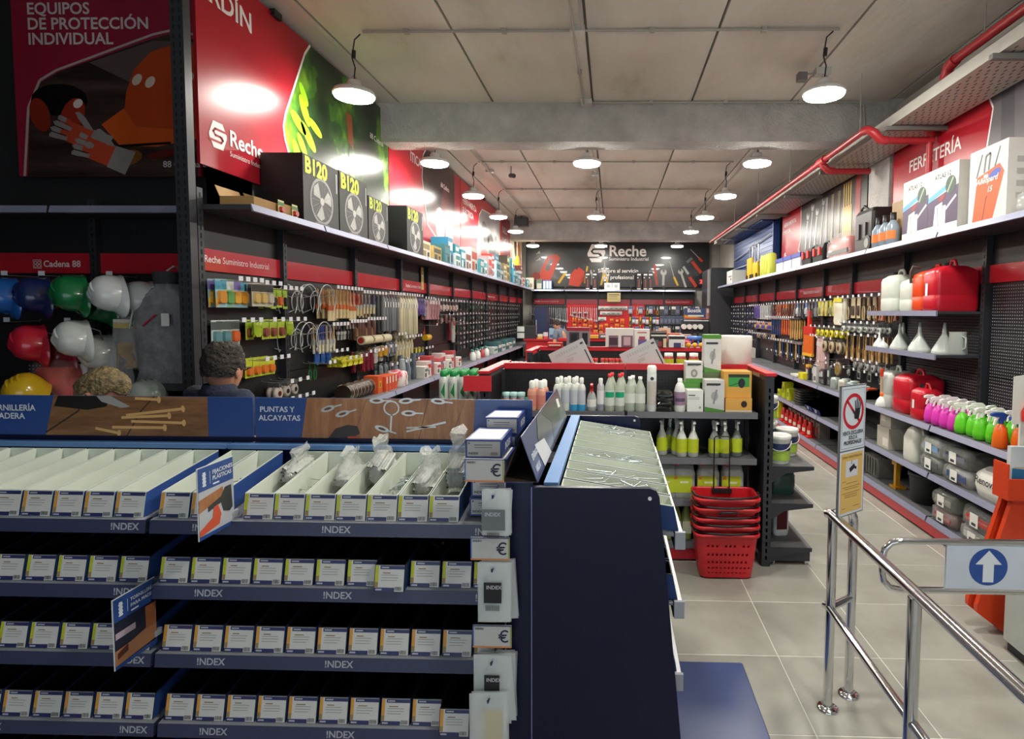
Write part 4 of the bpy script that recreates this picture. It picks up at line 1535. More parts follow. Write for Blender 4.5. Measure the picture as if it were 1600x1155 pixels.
for k, (px, dy) in enumerate(((871, 0), (884, .0), (897, 0), (909, 0), (875, .09), (888, .09), (900, .09))):
    pts = [('body', lathe_me([(.028, 0), (.0295, .008), (.0295, .16), (.022, .185), (.011, .195)], WH2)), ('cap', lathe_me([(.012, .19), (.015, .2), (.015, .235), (.009, .24), (.001, .241)], WHT)),
           ('label', band_me(.0298, .055, .15, M('#c6cbd6', .5), a1=PI))]
    if k in (2, 3):
        pts.append(('blue_base', band_me(.0299, .002, .045, BLIQ)))
    bottle_root('spray_bottle', 'white dispenser bottle %s, %s row' % (('with blue base, %s' % ('left one' if k == 2 else 'right one')) if k in (2, 3) else ORD[k % 4] + ' from left', 'front' if dy == 0 else 'rear'), (X1(px), YS + dy, zt), pts, grp='white dispenser bottles')
t = bottle_root('trigger_bottle', 'clear spray bottle with red trigger head on the near island', (X1(925), YS, zt), [('body', lathe_me([(.03, 0), (.034, .01), (.034, .09), (.025, .12), (.013, .14)], M('#c4c9c8', .2, alpha=.75, var=0))), ('trigger_head', trigger_mb(M('#d8262a', .4), .14, .9).mesh('h')), ('lever', trigger_lever(M('#d8262a', .4), .14, .9).mesh('l')), ('label', band_me(.0345, .03, .085, PAPER, a1=PI))])
bottle_root('aerosol_can', 'slim white aerosol can beside the red trigger bottle', (X1(939), YS, zt), [('body', lathe_me([(.025, 0), (.026, .005), (.026, .18), (.014, .205)], M('#cfd3d6', .25, .3))), ('cap', lathe_me([(.015, .2), (.015, .23), (.012, .236), (.001, .236)], WHT)), ('label', band_me(.0263, .05, .15, M('#e8e8ea', .4), a1=PI)), ('base_band', band_me(.0263, .003, .045, M('#8a8f96', .4)))], cat='can')
VIN = M('#d4dccb', .1, alpha=.62, var=0)
for k, (px, dy) in enumerate(((953, 0), (969, 0), (957, .08), (973, .08))):
    bottle_root('vinegar_bottle', 'clear bottle with red cap and green label, %s %s' % ('front' if dy == 0 else 'rear', 'left' if k % 2 == 0 else 'right'), (X1(px), YS + dy, zt), [('body', lathe_me([(.034, 0), (.037, .008), (.037, .17), (.024, .205), (.011, .24), (.011, .25)], VIN)), ('cap', lathe_me([(.013, .245), (.013, .27), (.001, .271)], M('#d4262a', .4))), ('label', band_me(.0375, .04, .15, M('#d9ddd6', .5), a1=PI)), ('green_label', band_me(.0378, .1, .14, M('#18a878', .5), a1=PI * .6))], grp='clear bottles with red caps')
for k, (px, dy) in enumerate(((985, 0), (1001, 0), (990, .08))):
    bottle_root('liquid_bottle', 'translucent refill bottle without trigger, %s' % ('front left', 'front right', 'rear')[k], (X1(px), YS + dy, zt), [('body', lathe_me([(.034, 0), (.038, .008), (.038, .16), (.024, .195), (.013, .225), (.013, .235)], M('#c9d3c4', .15, alpha=.78, var=0))), ('cap', lathe_me([(.015, .23), (.015, .25), (.001, .251)], WHT)), ('label', band_me(.0385, .06, .13, M('#e2e6dc', .5), a1=PI * .8))], grp='translucent refill bottles')
bottle_root('tall_can', 'tall white aerosol can, highest on the near island shelf', (X1(1019), YS, zt), [('body', lathe_me([(.032, 0), (.034, .006), (.034, .27), (.03, .28)], M('#dfe2e0', .3))), ('cap', lathe_me([(.033, .275), (.034, .32), (.026, .333), (.001, .335)], M('#eef0ea', .4))), ('emblem', MB().disc(0, .24, .013, -.0352, M('#2a3a40', .5), 12).mesh('e')), ('label', band_me(.0343, .05, .22, M('#c9c2bb', .5), a1=PI * .7))], cat='can')
fo = thing('foil_bags', 'crumpled dark foil bags lying between white can and bottle', 'bags', (X1(1041), YS + .03, zt))
for k in range(4):
    part(fo, 'bag', bag_lump(.11, .12, .035, M('#4a4c48', .18, .6, var=.5, scale=30), 30 + k, .02), (random.uniform(-.006, .006), 0, k * .034), (0, 0, random.uniform(-.2, .2)))
bottle_root('purple_bottle', 'white one litre bottle with purple label on the near island', (X1(1063), YS, zt), [('body', lathe_me([(.036, 0), (.04, .01), (.04, .15), (.03, .19), (.015, .215)], WHT)), ('cap', lathe_me([(.017, .21), (.017, .24), (.001, .241)], WHT)), ('label', band_me(.0405, .05, .145, M('#9d8098', .5), a1=PI)), ('label_text', band_me(.0408, .075, .1, M('#5c4c66', .5), a1=PI * .6))])
rot_box('white_carton', 'white box of masks with printed face on the near island', 'box', (X1(1087), YS - .01, zt), .115, .1, .155, '#e6e8e2', lambda mb, w, h: (mb.rect(-.05, .0, .115, .122, -.001, INK), mb.rect(-.05, .03, .1, .103, -.001, GHOST), mb.rect(-.05, .03, .09, .093, -.001, GHOST), mb.disc(.035, .03, .01, -.001, GHOST, 10)))


def safetop(mb, w, h):
    mb.rect(-w / 2, w / 2, 0, h * .16, -.001, M('#4f8a35', .5))
    mb.pxz([(-w / 2, h * .16), (w / 2, h * .05), (w / 2, h * .2), (-w / 2, h * .3)], -.0013, M('#c9c9c6', .5))
    mb.rect(-w * .4, w * .3, h * .84, h * .9, -.0014, INK)
    blob(mb, 0, h * .5, w * .18, h * .14, -.0015, M('#a7a59f', .5))
    bar(mb, -w * .05, h * .25, w * .1, h * .7, .012, -.0018, M('#8d8a94', .5))


def mask(mb, w, h):
    mb.rect(-w / 2, w / 2, 0, h * .2, -.001, M('#4f8a35', .5))
    mb.rect(-w * .4, w * .4, h * .84, h * .92, -.0014, INK)
    blob(mb, 0, h * .45, w * .2, h * .2, -.0015, M('#8f8b85', .5))
    blob(mb, 0, h * .45, w * .1, h * .1, -.0018, M('#c2beb8', .5))


rot_box('safety_carton', 'grey and green carton with cylinder picture, lowest in front of the stack', 'box', (X1(1117), YS - .01, zt), .14, .14, .23, '#cfcfcc', safetop, txt=(('SAFETOP', .024, '#3a3d40', -.06, .19),))
plain_box('green_lid_carton', 'green topped carton lying under the mask carton', 'box', (X1(1085), YS + .12, zt), .13, .15, .195, '#4f8a35', [(.0, 1, .1, .8, '#c9c9c6')])
rot_box('safety_carton', 'grey carton with round filter picture on top of green topped carton', 'box', (X1(1085, 4.28), YS + .12, zt + .196), .125, .12, .155, '#d2d1cc', mask, txt=(('SAFETOP', .022, '#3a3d40', -.05, .125),))
plain_box('support_carton', 'plain dark carton at the back of the near island shelf', 'box', (X1(1113, 4.32), YS + .15, zt), .15, .14, .27, '#5a6a48', [])
rot_box('safety_carton', 'tall grey and green carton standing highest on the near island', 'box', (X1(1113, 4.32), YS + .15, zt + .271), .125, .12, .25, '#cfcfcc', safetop, txt=(('SAFETOP', .022, '#3a3d40', -.05, .21),))
plain_box('green_carton', 'green carton flap on top of the tallest safety carton', 'box', (X1(1113, 4.32), YS + .15, zt + .522), .125, .12, .03, '#4c8a2a', [])


def maskbox(mb, w, h):
    mb.rect(-w * .34, w * .42, h * .42, h * .78, -.001, M('#3f9a48', .5))
    mb.rect(-w * .34, w * .42, h * .78, h * .9, -.001, M('#26332c', .5))
    blob(mb, w * .14, h * .56, .025, .035, -.0015, M('#23282a', .5))
    bar(mb, -w * .3, h * .45, w * .1, h * .58, .004, -.0015, M('#23282a', .5))


rot_box('mask_carton', 'orange carton with green label and black mask picture', 'box', (X1(1154), YS + .02, zt + .1), .2, .18, .19, '#d9a24a', maskbox)
rot_box('mask_carton', 'low orange carton with black mask picture under the taller one', 'box', (X1(1155), YS - .005, zt), .19, .19, .098, '#dca650', lambda mb, w, h: (mb.rect(-w / 2, w / 2, 0, .012, -.001, M('#d8cbb4', .5)), blob(mb, w * .2, h * .58, .022, .024, -.0012, M('#2a2420', .5))))

# ---- near island, second shelf: trigger bottles with lime labels -------------------
LIMEL = M('#c3d22c', .45)
BODY = M('#e3e6dd', .3)
BODYC = M('#9fa59e', .2, alpha=.8, var=0)
TH = M('#e6e9e6', .35)
sp1 = spray_parts(BODY, .205, .04, TH, TH, LIMEL, (.035, .135))
sp2 = spray_parts(BODYC, .205, .04, TH, TH, LIMEL, (.035, .135))
for k, (px, dy, s) in enumerate(((1036, .05, 0), (1048, .13, 1), (1059, .06, 0), (1067, .0, 0), (1085, .0, 0), (1118, .0, 1), (1135, .0, 1), (1153, .03, 1), (1130, .12, 1))):
    y = 4.17 + dy
    bottle_root('trigger_bottle', '%s trigger spray bottle with lime label, %s on second shelf' % ('white' if s == 0 else 'clear', ORD[k] + ' from left'), (X1(px, y), y, .7575), sp2 if s else sp1, rz=PI * .08 * (k % 3 - 1), grp='lime label trigger bottles')
# third shelf: five litre cans
CANC = M('#b4bcb4', .2, alpha=.85, var=0)
for k, px in enumerate((1042, 1071, 1109, 1147)):
    t = thing('liquid_canister', 'grey translucent five litre can with lime label, %s on third shelf' % ORD[k], 'canister', (X1(px, 4.2), 4.22, .4505), 0, 'five litre cans with lime labels')
    part(t, 'body', MB().loft([rrect(.155, .11, .025, 0), rrect(.165, .12, .03, .015), rrect(.165, .12, .03, .18), rrect(.15, .1, .03, .205), rrect(.14, .08, .02, .235), rrect(.13, .07, .02, .24)], CANC))
    part(t, 'cap', MB().cyl((-.045, -.02, .235), (-.045, -.02, .26), .022, M('#cf2a30', .4), n=12))
    part(t, 'handle', MB().box(.0, .05, -.012, .012, .24, .25, M('#2a2d2c', .5)))
    part(t, 'label', MB().rect(-.08, .055, .04, .165, -.0612, LIMEL).rect(-.03, .03, .11, .125, -.0618, M('#e6ecc0', .5)).rect(-.075, -.05, .14, .16, -.0618, M('#d98a3a', .5)))
for k, px in enumerate((1076, 1060, 1046)):
    t = thing('liquid_canister', 'tall green tinted bottle on the lowest island shelf, %s from basket' % ORD[k], 'canister', (X1(px, 4.2), 4.2, .1405), 0, 'green bottles on the lowest island shelf')
    part(t, 'body', MB().loft([rrect(.07, .09, .02, 0), rrect(.075, .1, .025, .01), rrect(.075, .1, .025, .17), rrect(.05, .06, .02, .21), rrect(.03, .03, .012, .24)], M('#a9bf6a', .2, alpha=.85, var=0)))
    part(t, 'cap', MB().cyl((0, 0, .24), (0, 0, .26), .016, WHT, n=10))
    part(t, 'label', MB().rect(-.032, .032, .05, .14, -.051, M('#dfe4c8', .5)))
# lower shelf fill left of the basket is hidden by the fastener display

# ---- right end shelving: buckets etc. ---------------------------------------------
LIMEB, NAVB = M('#a8c850', .5), M('#23305c', .5)
bucket('white paint bucket with navy and green label, nearest the aisle post', ER.p(.12, -.147, .7205), .083, .205, WHT, WHT, NAVB, LIMEB, rz=-.25)
bucket('white paint bucket with navy and green label, farther right on end shelf', ER.p(.36, -.275, .7205), .083, .205, WHT, WHT, NAVB, LIMEB, rz=.3)
bucket('white paint bucket standing at the back of the end shelf under another', ER.p(.66, -.2, .7205), .083, .205, WHT, WHT, NAVB, LIMEB)
bucket('white paint bucket stacked on top of the rear bucket', ER.p(.66, -.2, .7265 + .2), .083, .205, WHT, WHT, NAVB, LIMEB)
t = thing('sheet_metal_panel', 'pale grey panel leaning at the back of the end shelving', 'panel', ER.p(.80, -.1, .7205), PI / 2, data=MB().box(-.04, .04, 0, .1, 0, .55, M('#b9bcc0', .5)))
o = thing('tarpaulin_pack', 'folded dark green tarpaulin in clear wrap on the middle end shelf', 'pack', ER.p(.32, -.2, .4505), PI / 2, data=bag_lump(.26, .2, .17, M('#2f5148', .25, var=.3), 5, .05))
t = thing('solvent_can', 'white plastic can with dark red label on the lowest end shelf', 'canister', ER.p(.3, -.2, .1305), PI / 2 + .1)
part(t, 'body', MB().loft([rrect(.17, .11, .03, 0), rrect(.18, .12, .03, .02), rrect(.18, .12, .03, .2), rrect(.13, .08, .03, .24), rrect(.05, .05, .02, .25)], M('#d2d6da', .35)))
part(t, 'label', MB().add([(-.0912, -.04, .05), (-.0912, .04, .05), (-.0912, .04, .2), (-.0912, -.04, .2)], [(0, 3, 2, 1), (0, 1, 2, 3)], M('#7c2430', .5)))
part(t, 'cap', MB().cyl((0, 0, .25), (0, 0, .27), .02, M('#7c2430', .4), n=10))
# paper roll on top of the near island
rl = thing('paper_roll', 'large white paper roll standing on top of the near island', 'roll', (.98, 4.62, 1.406))
part(rl, 'roll', MB().lathe([(.125, 0), (.13, .006), (.13, .215), (.125, .22), (.04, .22), (.035, .2)], M('#e2dfd6', .7), 28))
part(rl, 'plastic_wrap', MB().lathe([(.132, .0), (.133, .215)], M('#e8e8e8', .2, alpha=.2, var=0), 28, caps=False))

# ---- left end shelving: aerosol cans with green caps ----------------------------------
GRN = M('#1f9048', .4)
k = 0
canp = [('body', lathe_me([(.031, 0), (.033, .005), (.033, .185), (.022, .205)], M('#dfe3df', .25, .1))), ('cap', lathe_me([(.024, .2), (.026, .215), (.026, .245), (.001, .247)], GRN)), ('label', band_me(.0335, .03, .16, M('#cfd8cf', .4), a1=PI * .9)),
        ('green_flash', MB().pxz([(-.012, .09), (.016, .16), (.016, .05)], -.0342, GRN).mesh('gf'))]
for i in range(5):
    for j in range(3):
        bottle_root('aerosol_can', 'white aerosol can with green cap, %s from left in %s row' % (ORD[i], ('front', 'middle', 'rear')[j]), EL.p(.79 - j * .085, -.35 + i * .07 - .01 * j, 1.1305), canp, rz=0, grp='green capped aerosol cans', cat='can')
bottle_root('white_jar', 'white jar with pale green base beside the green capped cans', EL.p(.80, -.02 - .03, 1.1305), [('jar', lathe_me([(.022, 0), (.023, .1), (.023, .11)], WHT)), ('lid', lathe_me([(.024, .11), (.024, .14), (.001, .141)], WHT))], cat='jar')

# ---- behind the near island: leaning grey cartons, trays, jars ------------------------------
for k, px in enumerate((893, 1003)):
    c = at(px, 556, Y=4.60)
    t = thing('flat_carton', 'flat grey carton leaning at a slant behind the red edge, %s one' % ('left' if k == 0 else 'right'), 'box', (c.x, 4.545, c.z - .02))
    t.rotation_euler = (-.12, -.46, 0)
    part(t, 'carton', MB().box(-.15, .15, 0, .05, -.30, .11, M('#b9b9b9', .55)))
    mb = MB()
    for q in range(9):
        mb.rect(-.1 + q * .022, -.087 + q * .022, .055, .08, -.001, GHOST)
    mb.rect(-.02, .06, .02, .03, -.001, GHOST)
    mb.rect(-.04, .02, -.02, .01, -.001, GHOST)
    mb.rect(.115, .14, .07, .085, -.001, INK)
    mb.rect(.125, .135, -.12, .02, -.001, INK)
    part(t, 'print', mb)

ys = 6.40
def X2(px, y=ys):
    return (px - 957) * y / 900


JARB = M('#d9d7d0', .3)
for k in range(7):
    px = 1006 + k * 19.5
    bottle_root('supplement_jar', 'plastic jar with yellow and red label on second island, %s from left' % ORD[k], (X2(px), ys, 1.1305), [('body', lathe_me([(.05, 0), (.055, .01), (.055, .17), (.045, .195)], M('#c04a48', .3))), ('lid', lathe_me([(.048, .195), (.048, .23), (.001, .231)], WHT)), ('label', band_me(.0555, .1, .165, M('#c8c832', .5), a1=PI)), ('label_edge', band_me(.0556, .0, .02, M('#8a3030', .5), a1=PI))], grp='red and yellow jars', cat='jar')
for k, (px, n) in enumerate(((925, 3), (948, 5), (965, 4))):
    t = thing('pot_tray', 'tray of small white pots with red lids behind near island, %s from left' % ORD[k], 'tray', (X2(px), ys, 1.1305), 0, 'trays of red lidded pots')
    part(t, 'tray', MB().box(-.07, .07, -.02, .14, 0, .05, M('#b98a50', .6)))
    for q in range(3):
        part(t, 'pot', MB().lathe([(.02, 0), (.02, .08)], M('#b9a08a', .4), 10).lathe([(.022, .08), (.022, .115), (.001, .116)], M('#c8302e', .4), 10), (-.045 + q * .045, 0, .05))
for i in range(6):
    bottle_root('small_can', 'grey tin with white top on left end of second island, %s' % ORD[i], EL2.p(.8, -.3 + i * .055, 1.1305), [('tin', lathe_me([(.025, 0), (.025, .1)], M('#8b9088', .4))), ('lid', lathe_me([(.026, .1), (.026, .125), (.001, .126)], M('#dfe0dc', .4)))], grp='grey tins on second island', cat='can')
for i in range(4):
    bottle_root('small_can', 'low white pot with red lid behind left end of near island, %s' % ORD[i], EL.p(.2, -.3 + i * .08, 1.1305), [('tin', lathe_me([(.03, 0), (.03, .05)], M('#dedede', .4))), ('lid', lathe_me([(.032, .05), (.032, .09), (.001, .092)], M('#cf2a2e', .4)))], grp='low pots with red lids', cat='can')
for i in range(3):
    plain_box('ring_binder', 'black file box on left end of second island, %s' % ORD[i], 'file box', (X2(868 + i * 12, 6.3), 6.345, 1.1345), .05, .25, .2, '#1e1e20', [(.3, .7, .55, .6, '#8a8a88'), (.3, .7, .25, .3, '#8a8a88')], grp='black file boxes')

# boxes standing on top of the second and third islands
def top_box(px0, px1, py0, y, zb, lab, col, bands, d=.14, name='picture_box', grp=None):
    x0, x1 = (px0 - 957) * y / 900, (px1 - 957) * y / 900
    h = EYE - (py0 - 489) * y / 900 - zb
    return plain_box(name, lab, 'box', ((x0 + x1) / 2, y, zb), x1 - x0, d, h, col, bands)


y2, z2 = 6.70 - .07 + .04, 1.406
top_box(885, 921, 512, 6.67, z2, 'tall dark picture box with round grey image and red top on second island', '#8d7f88', [(0, 1, .82, 1, '#a02430'), (.12, .55, .2, .75, '#3a3440'), (.2, .45, .3, .65, '#15151a'), (.68, .92, .12, .72, '#17171a')])
top_box(855, 878, 536, 6.67, z2, 'low red and white box at the left on second island', '#cf3028', [(.1, .9, .2, .5, '#ead9c0')])
top_box(946, 966, 513, 6.67, z2, 'white box with dark picture window, left of the pair on second island', '#e6e2dd', [(.25, 1, 0, .62, '#8a6a7c'), (.3, .95, .1, .5, '#4a3040')])
top_box(966, 990, 513, 6.67, z2, 'white box with dark picture window, right of the pair on second island', '#e6e2dd', [(.2, .95, 0, .62, '#7a5a6a'), (.35, .8, .1, .55, '#c9a8b0')])
top_box(991, 1015, 514, 6.67, z2, 'white box with blue and red sphere picture on second island', '#ece7e2', [(.25, .8, .1, .45, '#6a5a9a'), (.3, .7, .4, .6, '#b04a5a'), (.2, .8, .78, .84, '#c06060')])
top_box(1017, 1041, 519, 6.67, z2, 'black and white box with red band on second island', '#2a2226', [(0, 1, .75, .85, '#e0dcd8'), (.1, .5, .1, .5, '#5a6468'), (.5, .7, .05, .4, '#a03040'), (.8, 1, .0, .6, '#d8c8a0')])
top_box(1045, 1070, 524, 6.67, z2, 'white box with dark blue sphere picture on second island', '#dcdcda', [(0, 1, .7, .95, '#2a2a2c'), (.3, .75, .0, .4, '#3a3a6a')])
for k, px in enumerate((1066, 1076, 1086, 1096)):
    thing('yellow_ball', 'small yellow knob standing on second island, %s from left' % ORD[k], 'knob', ((px - 957) * 6.67 / 900, 6.70, z2), 0, 'yellow knobs', MB().lathe([(.01, 0), (.03, .01), (.033, .03), (.022, .05), (.001, .056)], M('#e0a020', .4), 12))
y3 = 8.9
ER3, er3 = endcap('end shelving on the right of the third island', (1.075, 8.52, 0), PI / 2, [1.3, .8, .13])
top_box(1005, 1040, 517, 8.9, 1.406, 'black machine case with red trim on third island', '#3a2226', [(0, 1, .7, .9, '#6a2028')])
top_box(920, 935, 524, 8.9, 1.406, 'yellow box on third island behind picture box', '#d89a30', [])
for k, (px0, px1, c) in enumerate(((936, 962, '#5a5a62'), (964, 980, '#b08060'), (982, 1002, '#406a70'), (1044, 1062, '#c86a50'), (1064, 1080, '#a88a78'))):
    top_box(px0, px1, 522 - (k % 2) * 2, 8.9, 1.406, 'small mixed carton on third island, %s from left' % ORD[k], c, [(.1, .6, .3, .7, '#d8d0c4')])
# blue plastic tub on the second island near its right end
t = thing('blue_tub', 'bright blue plastic stool on the right end of third island', 'tub', (1.26, 8.9, 1.3005))
part(t, 'seat', MB().lathe([(.11, .1), (.12, .13), (.11, .15), (.001, .152)], M('#4a78c8', .4), 16))
for a in range(4):
    part(t, 'leg', MB().cyl((.07 * math.cos(a * PI / 2 + .7), .07 * math.sin(a * PI / 2 + .7), .1), (.1 * math.cos(a * PI / 2 + .7), .1 * math.sin(a * PI / 2 + .7), 0), .018, M('#4a78c8', .4), n=8))
# ================================================================== BASKETS, RAILING, GATE, STAND
BRED = M('#c8202a', .35)
BDARK = M('#1d1c1f', .45)


def basket_body():
    W0, D0, W1, D1, H = .355, .225, .42, .275, .30
    n = 84
    zs = [0, .03, .036, .062, .075, .101, .118, .155, .172, .215, .232, .262, .3]
    slot_rows = {1: 'a', 3: 'a', 5: 'b', 7: 'b', 9: 'c'}

    def ring(z):
        f = z / H
        w, d = W0 + (W1 - W0) * f, D0 + (D1 - D0) * f
        base = rrect(w, d, .045, z, 6)
        # resample evenly
        per = []
        m = len(base)
        L = [0]
        for i in range(m):
            a, b = base[i], base[(i + 1) % m]
            L.append(L[-1] + math.dist(a, b))
        out = []
        for k in range(n):
            s = L[-1] * k / n
            i = max(j for j in range(m) if L[j] <= s)
            a, b = base[i], base[(i + 1) % m]
            u = (s - L[i]) / max(L[i + 1] - L[i], 1e-9)
            out.append((a[0] + (b[0] - a[0]) * u, a[1] + (b[1] - a[1]) * u, z))
        return out
    rings = [ring(z) for z in zs]
    vs = [p for r in rings for p in r]
    fs = []
    for i in range(len(zs) - 1):
        for j in range(n):
            p = rings[i][j]
            hole = False
            if i in (1, 3, 5, 7, 9):
                if j % 2 == 0 and abs(p[0]) < .14 - .01 * (i == 1) and abs(p[1]) > .07:
                    hole = True
                if i == 9 and .045 < abs(p[0]) < .075:
                    hole = False
                if j % 2 == 0 and abs(p[1]) < .07 and i in (5, 7):
                    hole = True
            if hole:
                continue
            a, b = i * n + j, i * n + (j + 1) % n
            fs.append((a, b, b + n, a + n))
    fs.append(tuple(reversed(range(n))))
    mb = MB().add(vs, fs, BRED, False)
    return mb


def make_basket():
    t = thing('shopping_basket', 'red rolling basket', 'basket', (0, 0, 0))
    b = part(t, 'body', basket_body())
    sd = b.modifiers.new('thickness', 'SOLIDIFY')
    sd.thickness = .004
    mb = MB()
    o, i_ = rrect(.445, .30, .055, 0, 6), rrect(.415, .27, .045, 0, 6)
    n = len(o)
    for z0, z1 in ((.285, .305),):
        vs = [(x, y, z0) for x, y, _ in o] + [(x, y, z1) for x, y, _ in o] + [(x, y, z1) for x, y, _ in i_] + [(x, y, z0) for x, y, _ in i_]
        fs = []
        for k in range(n):
            q = (k + 1) % n
            fs += [(k, q, q + n, k + n), (k + n, q + n, q + 2 * n, k + 2 * n), (k + 2 * n, q + 2 * n, q + 3 * n, k + 3 * n), (k + 3 * n, q + 3 * n, q, k)]
        mb.add(vs, fs, BRED, True)
    part(t, 'rim', mb)
    bail = [(.225 * math.cos(a), -.152 * math.sin(a) if False else -.155 * math.sin(a) ** .5, .318) for a in [PI * k / 16 for k in range(17)]]
    part(t, 'bail_handle', MB().tube([(x, y, .314) for x, y, z in bail], .0065, BDARK, 6))
    return t


bx, by = .785, 3.945
bk = make_basket()
zs = [.012, .067, .122, .19, .255]
words = ['lowest', 'second lowest', 'middle', 'second highest', 'topmost']
roots = [bk] + [dup(bk, (bx, by, 0), 0) for _ in range(4)]
for k, r_ in enumerate(roots):
    if k:
        for ch in r_.children:
            if ch.name.startswith('body'):
                ch.scale = (.94, .91, 1)
    r_.location = (bx, by, zs[k])
    r_['label'] = 'red slotted rolling basket, %s of the nested stack' % words[k]
    r_['group'] = 'nested red baskets'
for sx in (-1, 1):
    part(roots[0], 'foot', MB().loft([rrect(.05, .2, .01, -.012, c=(sx * .11, 0)), rrect(.06, .2, .01, .004, c=(sx * .11, 0))], BRED))
hd = MB().tube([(-.055, .12, .1), (-.055, .128, .66), (-.045, .129, .672), (.045, .129, .672), (.055, .128, .66), (.055, .12, .1)], .005, BDARK, 6)
part(roots[4], 'telescopic_handle', hd, label='black telescopic pull handle')
part(roots[4], 'handle_bridge', MB().box(-.07, .07, .1, .125, .27, .3, BDARK))
part(roots[3], 'grip', MB().tube([(-.06, -.152, .27), (-.05, -.158, .285), (.05, -.158, .285), (.06, -.152, .27)], .008, BDARK, 6))

# railing --------------------------------------------------------------------------
ra = .0205
t = thing('handrail', 'polished steel tube railing running towards the camera on the right', 'railing', (0, 0, 0))
X0, Y0 = .995, 2.56
part(t, 'post', MB().cyl((X0, Y0, 0), (X0, Y0, .905), ra, CHROME, n=16))
part(t, 'rail', MB().tube([(X0 - .012, Y0 + .035, .895), (X0 - .004, Y0 + .01, .902), (.985, 2.3, .905), (.975, .3, .905)], ra, CHROME, 16))
part(t, 'rail', MB().tube([(X0 - .012, Y0 + .035, .47), (X0 - .004, Y0 + .01, .475), (.985, 2.3, .475), (.975, .3, .475)], .017, CHROME, 14))
part(t, 'return_post', MB().tube([(X0 + .135, Y0 + .1, 0), (X0 + .135, Y0 + .1, .82), (X0 + .13, Y0 + .097, .86), (X0 + .11, Y0 + .08, .895), (X0 + .08, Y0 + .06, .905), (X0, Y0, .905)], ra, CHROME, 16))
part(t, 'cross_tube', MB().cyl((X0, Y0, .475), (X0 + .135, Y0 + .1, .475), .017, CHROME, n=14))
part(t, 'post', MB().cyl((.98, 1.83, 0), (.98, 1.83, .89), .0215, CHROME, n=16))
part(t, 'post', MB().cyl((.977, .5, 0), (.977, .5, .89), .0215, CHROME, n=16))
fl_me = MB().lathe([(.048, 0), (.048, .006), (.04, .012), (.024, .014), (.0215, .02)], CHROME, 20).mesh('flange')
for x, y in ((X0, Y0), (X0 + .135, Y0 + .1), (.98, 1.83), (.977, .5)):
    part(t, 'flange', fl_me, (x, y, 0))

# sign on the post: two A4 sheets one above the other
ca, sa = math.cos(math.radians(55)), math.sin(math.radians(55))
sg = thing('notice_sign', 'tall double notice on the railing post, hand prohibition above yellow camera notice', 'sign', (X0 - .012, Y0 - .075, .925), math.radians(36))
sg.scale = (.96, .96, .96)
part(sg, 'frame', MB().box(0, .205, 0, .008, -.015, .59, M('#8f9296', .35, .6)))
part(sg, 'bracket', MB().box(.06, .1, .008, .03, -.02, .08, DARKMET))
WSGN, YSGN = M('#dfe8f2', .35, var=0), M('#e8c070', .4, var=.05)
mb = MB()
mb.rect(.006, .199, .292, .585, -.001, WSGN)
for (a, b, c, d) in ((.014, .191, .572, .5735), (.014, .191, .3, .3015), (.014, .0155, .3, .5735), (.1895, .191, .3, .5735)):
    mb.rect(a, b, c, d, -.0014, M('#33415a', .5))
cx, cz, R1, R2 = .1025, .468, .083, .066
n = 40
SRED, SBLK = M('#d22a3a', .4, var=0), M('#22242e', .5, var=0)
for j in range(n):
    a0, a1 = 2 * PI * j / n, 2 * PI * (j + 1) / n
    mb.pxz([(cx + R1 * math.cos(a0), cz + R1 * math.sin(a0)), (cx + R1 * math.cos(a1), cz + R1 * math.sin(a1)), (cx + R2 * math.cos(a1), cz + R2 * math.sin(a1)), (cx + R2 * math.cos(a0), cz + R2 * math.sin(a0))], -.0015, SRED)
bar(mb, cx - .052, cz + .052, cx + .052, cz - .052, .014, -.0015, SRED)
# open hand
hx, hz = cx + .03, cz
mb.pxz([(hx - .022, hz - .035), (hx + .012, hz - .04), (hx + .022, hz - .005), (hx + .018, hz + .012), (hx - .016, hz + .012), (hx - .024, hz - .01)], -.002, SBLK)
for dx, h, l in ((-.014, .0, .05), (-.003, .0, .058), (.008, 0, .054), (.019, -.004, .042)):
    bar(mb, hx + dx, hz + .005, hx + dx * 1.35, hz + l, .0075, -.0021, SBLK)
bar(mb, hx - .016, hz - .018, hx - .042, hz + .01, .0085, -.0021, SBLK)
part(sg, 'prohibition_sheet', mb)
for body, z in (('VENTA EXCLUSIVA', .362), ('SOLO A', .34), ('PROFESIONALES', .317)):
    o = text(sg, body, .0245, SBLK, .1025, -.002, z, .03, 'CENTER')
    o.scale = (.78, 1, 1)
mb = MB()
mb.rect(.006, .199, -.01, .286, -.001, WSGN)
mb.rect(.016, .189, .0, .276, -.0013, YSGN)
mb.rect(.055, .15, .165, .24, -.0016, M('#dfe0ea', .4, var=0))
mb.pxz([(.08, .205), (.12, .225), (.13, .205), (.09, .185)], -.0019, SBLK)
bar(mb, .125, .205, .14, .2, .012, -.0019, SBLK)
bar(mb, .1, .222, .1, .24, .004, -.0019, SBLK)
for (a, b, z) in ((.03, .06, .145), (.06, .15, .135), (.03, .17, .118), (.05, .16, .108), (.03, .17, .09), (.05, .15, .08), (.05, .15, .07), (.03, .06, .02), (.12, .17, .022)):
    mb.rect(a, b, z, z + .0025, -.0016, M('#8a6a3a', .6, var=0))
part(sg, 'camera_notice_sheet', mb)
o = text(sg, 'ZONA VIDEOVIGILADA', .015, M('#6a5228', .6, var=0), .1025, -.002, .254, .01, 'CENTER')

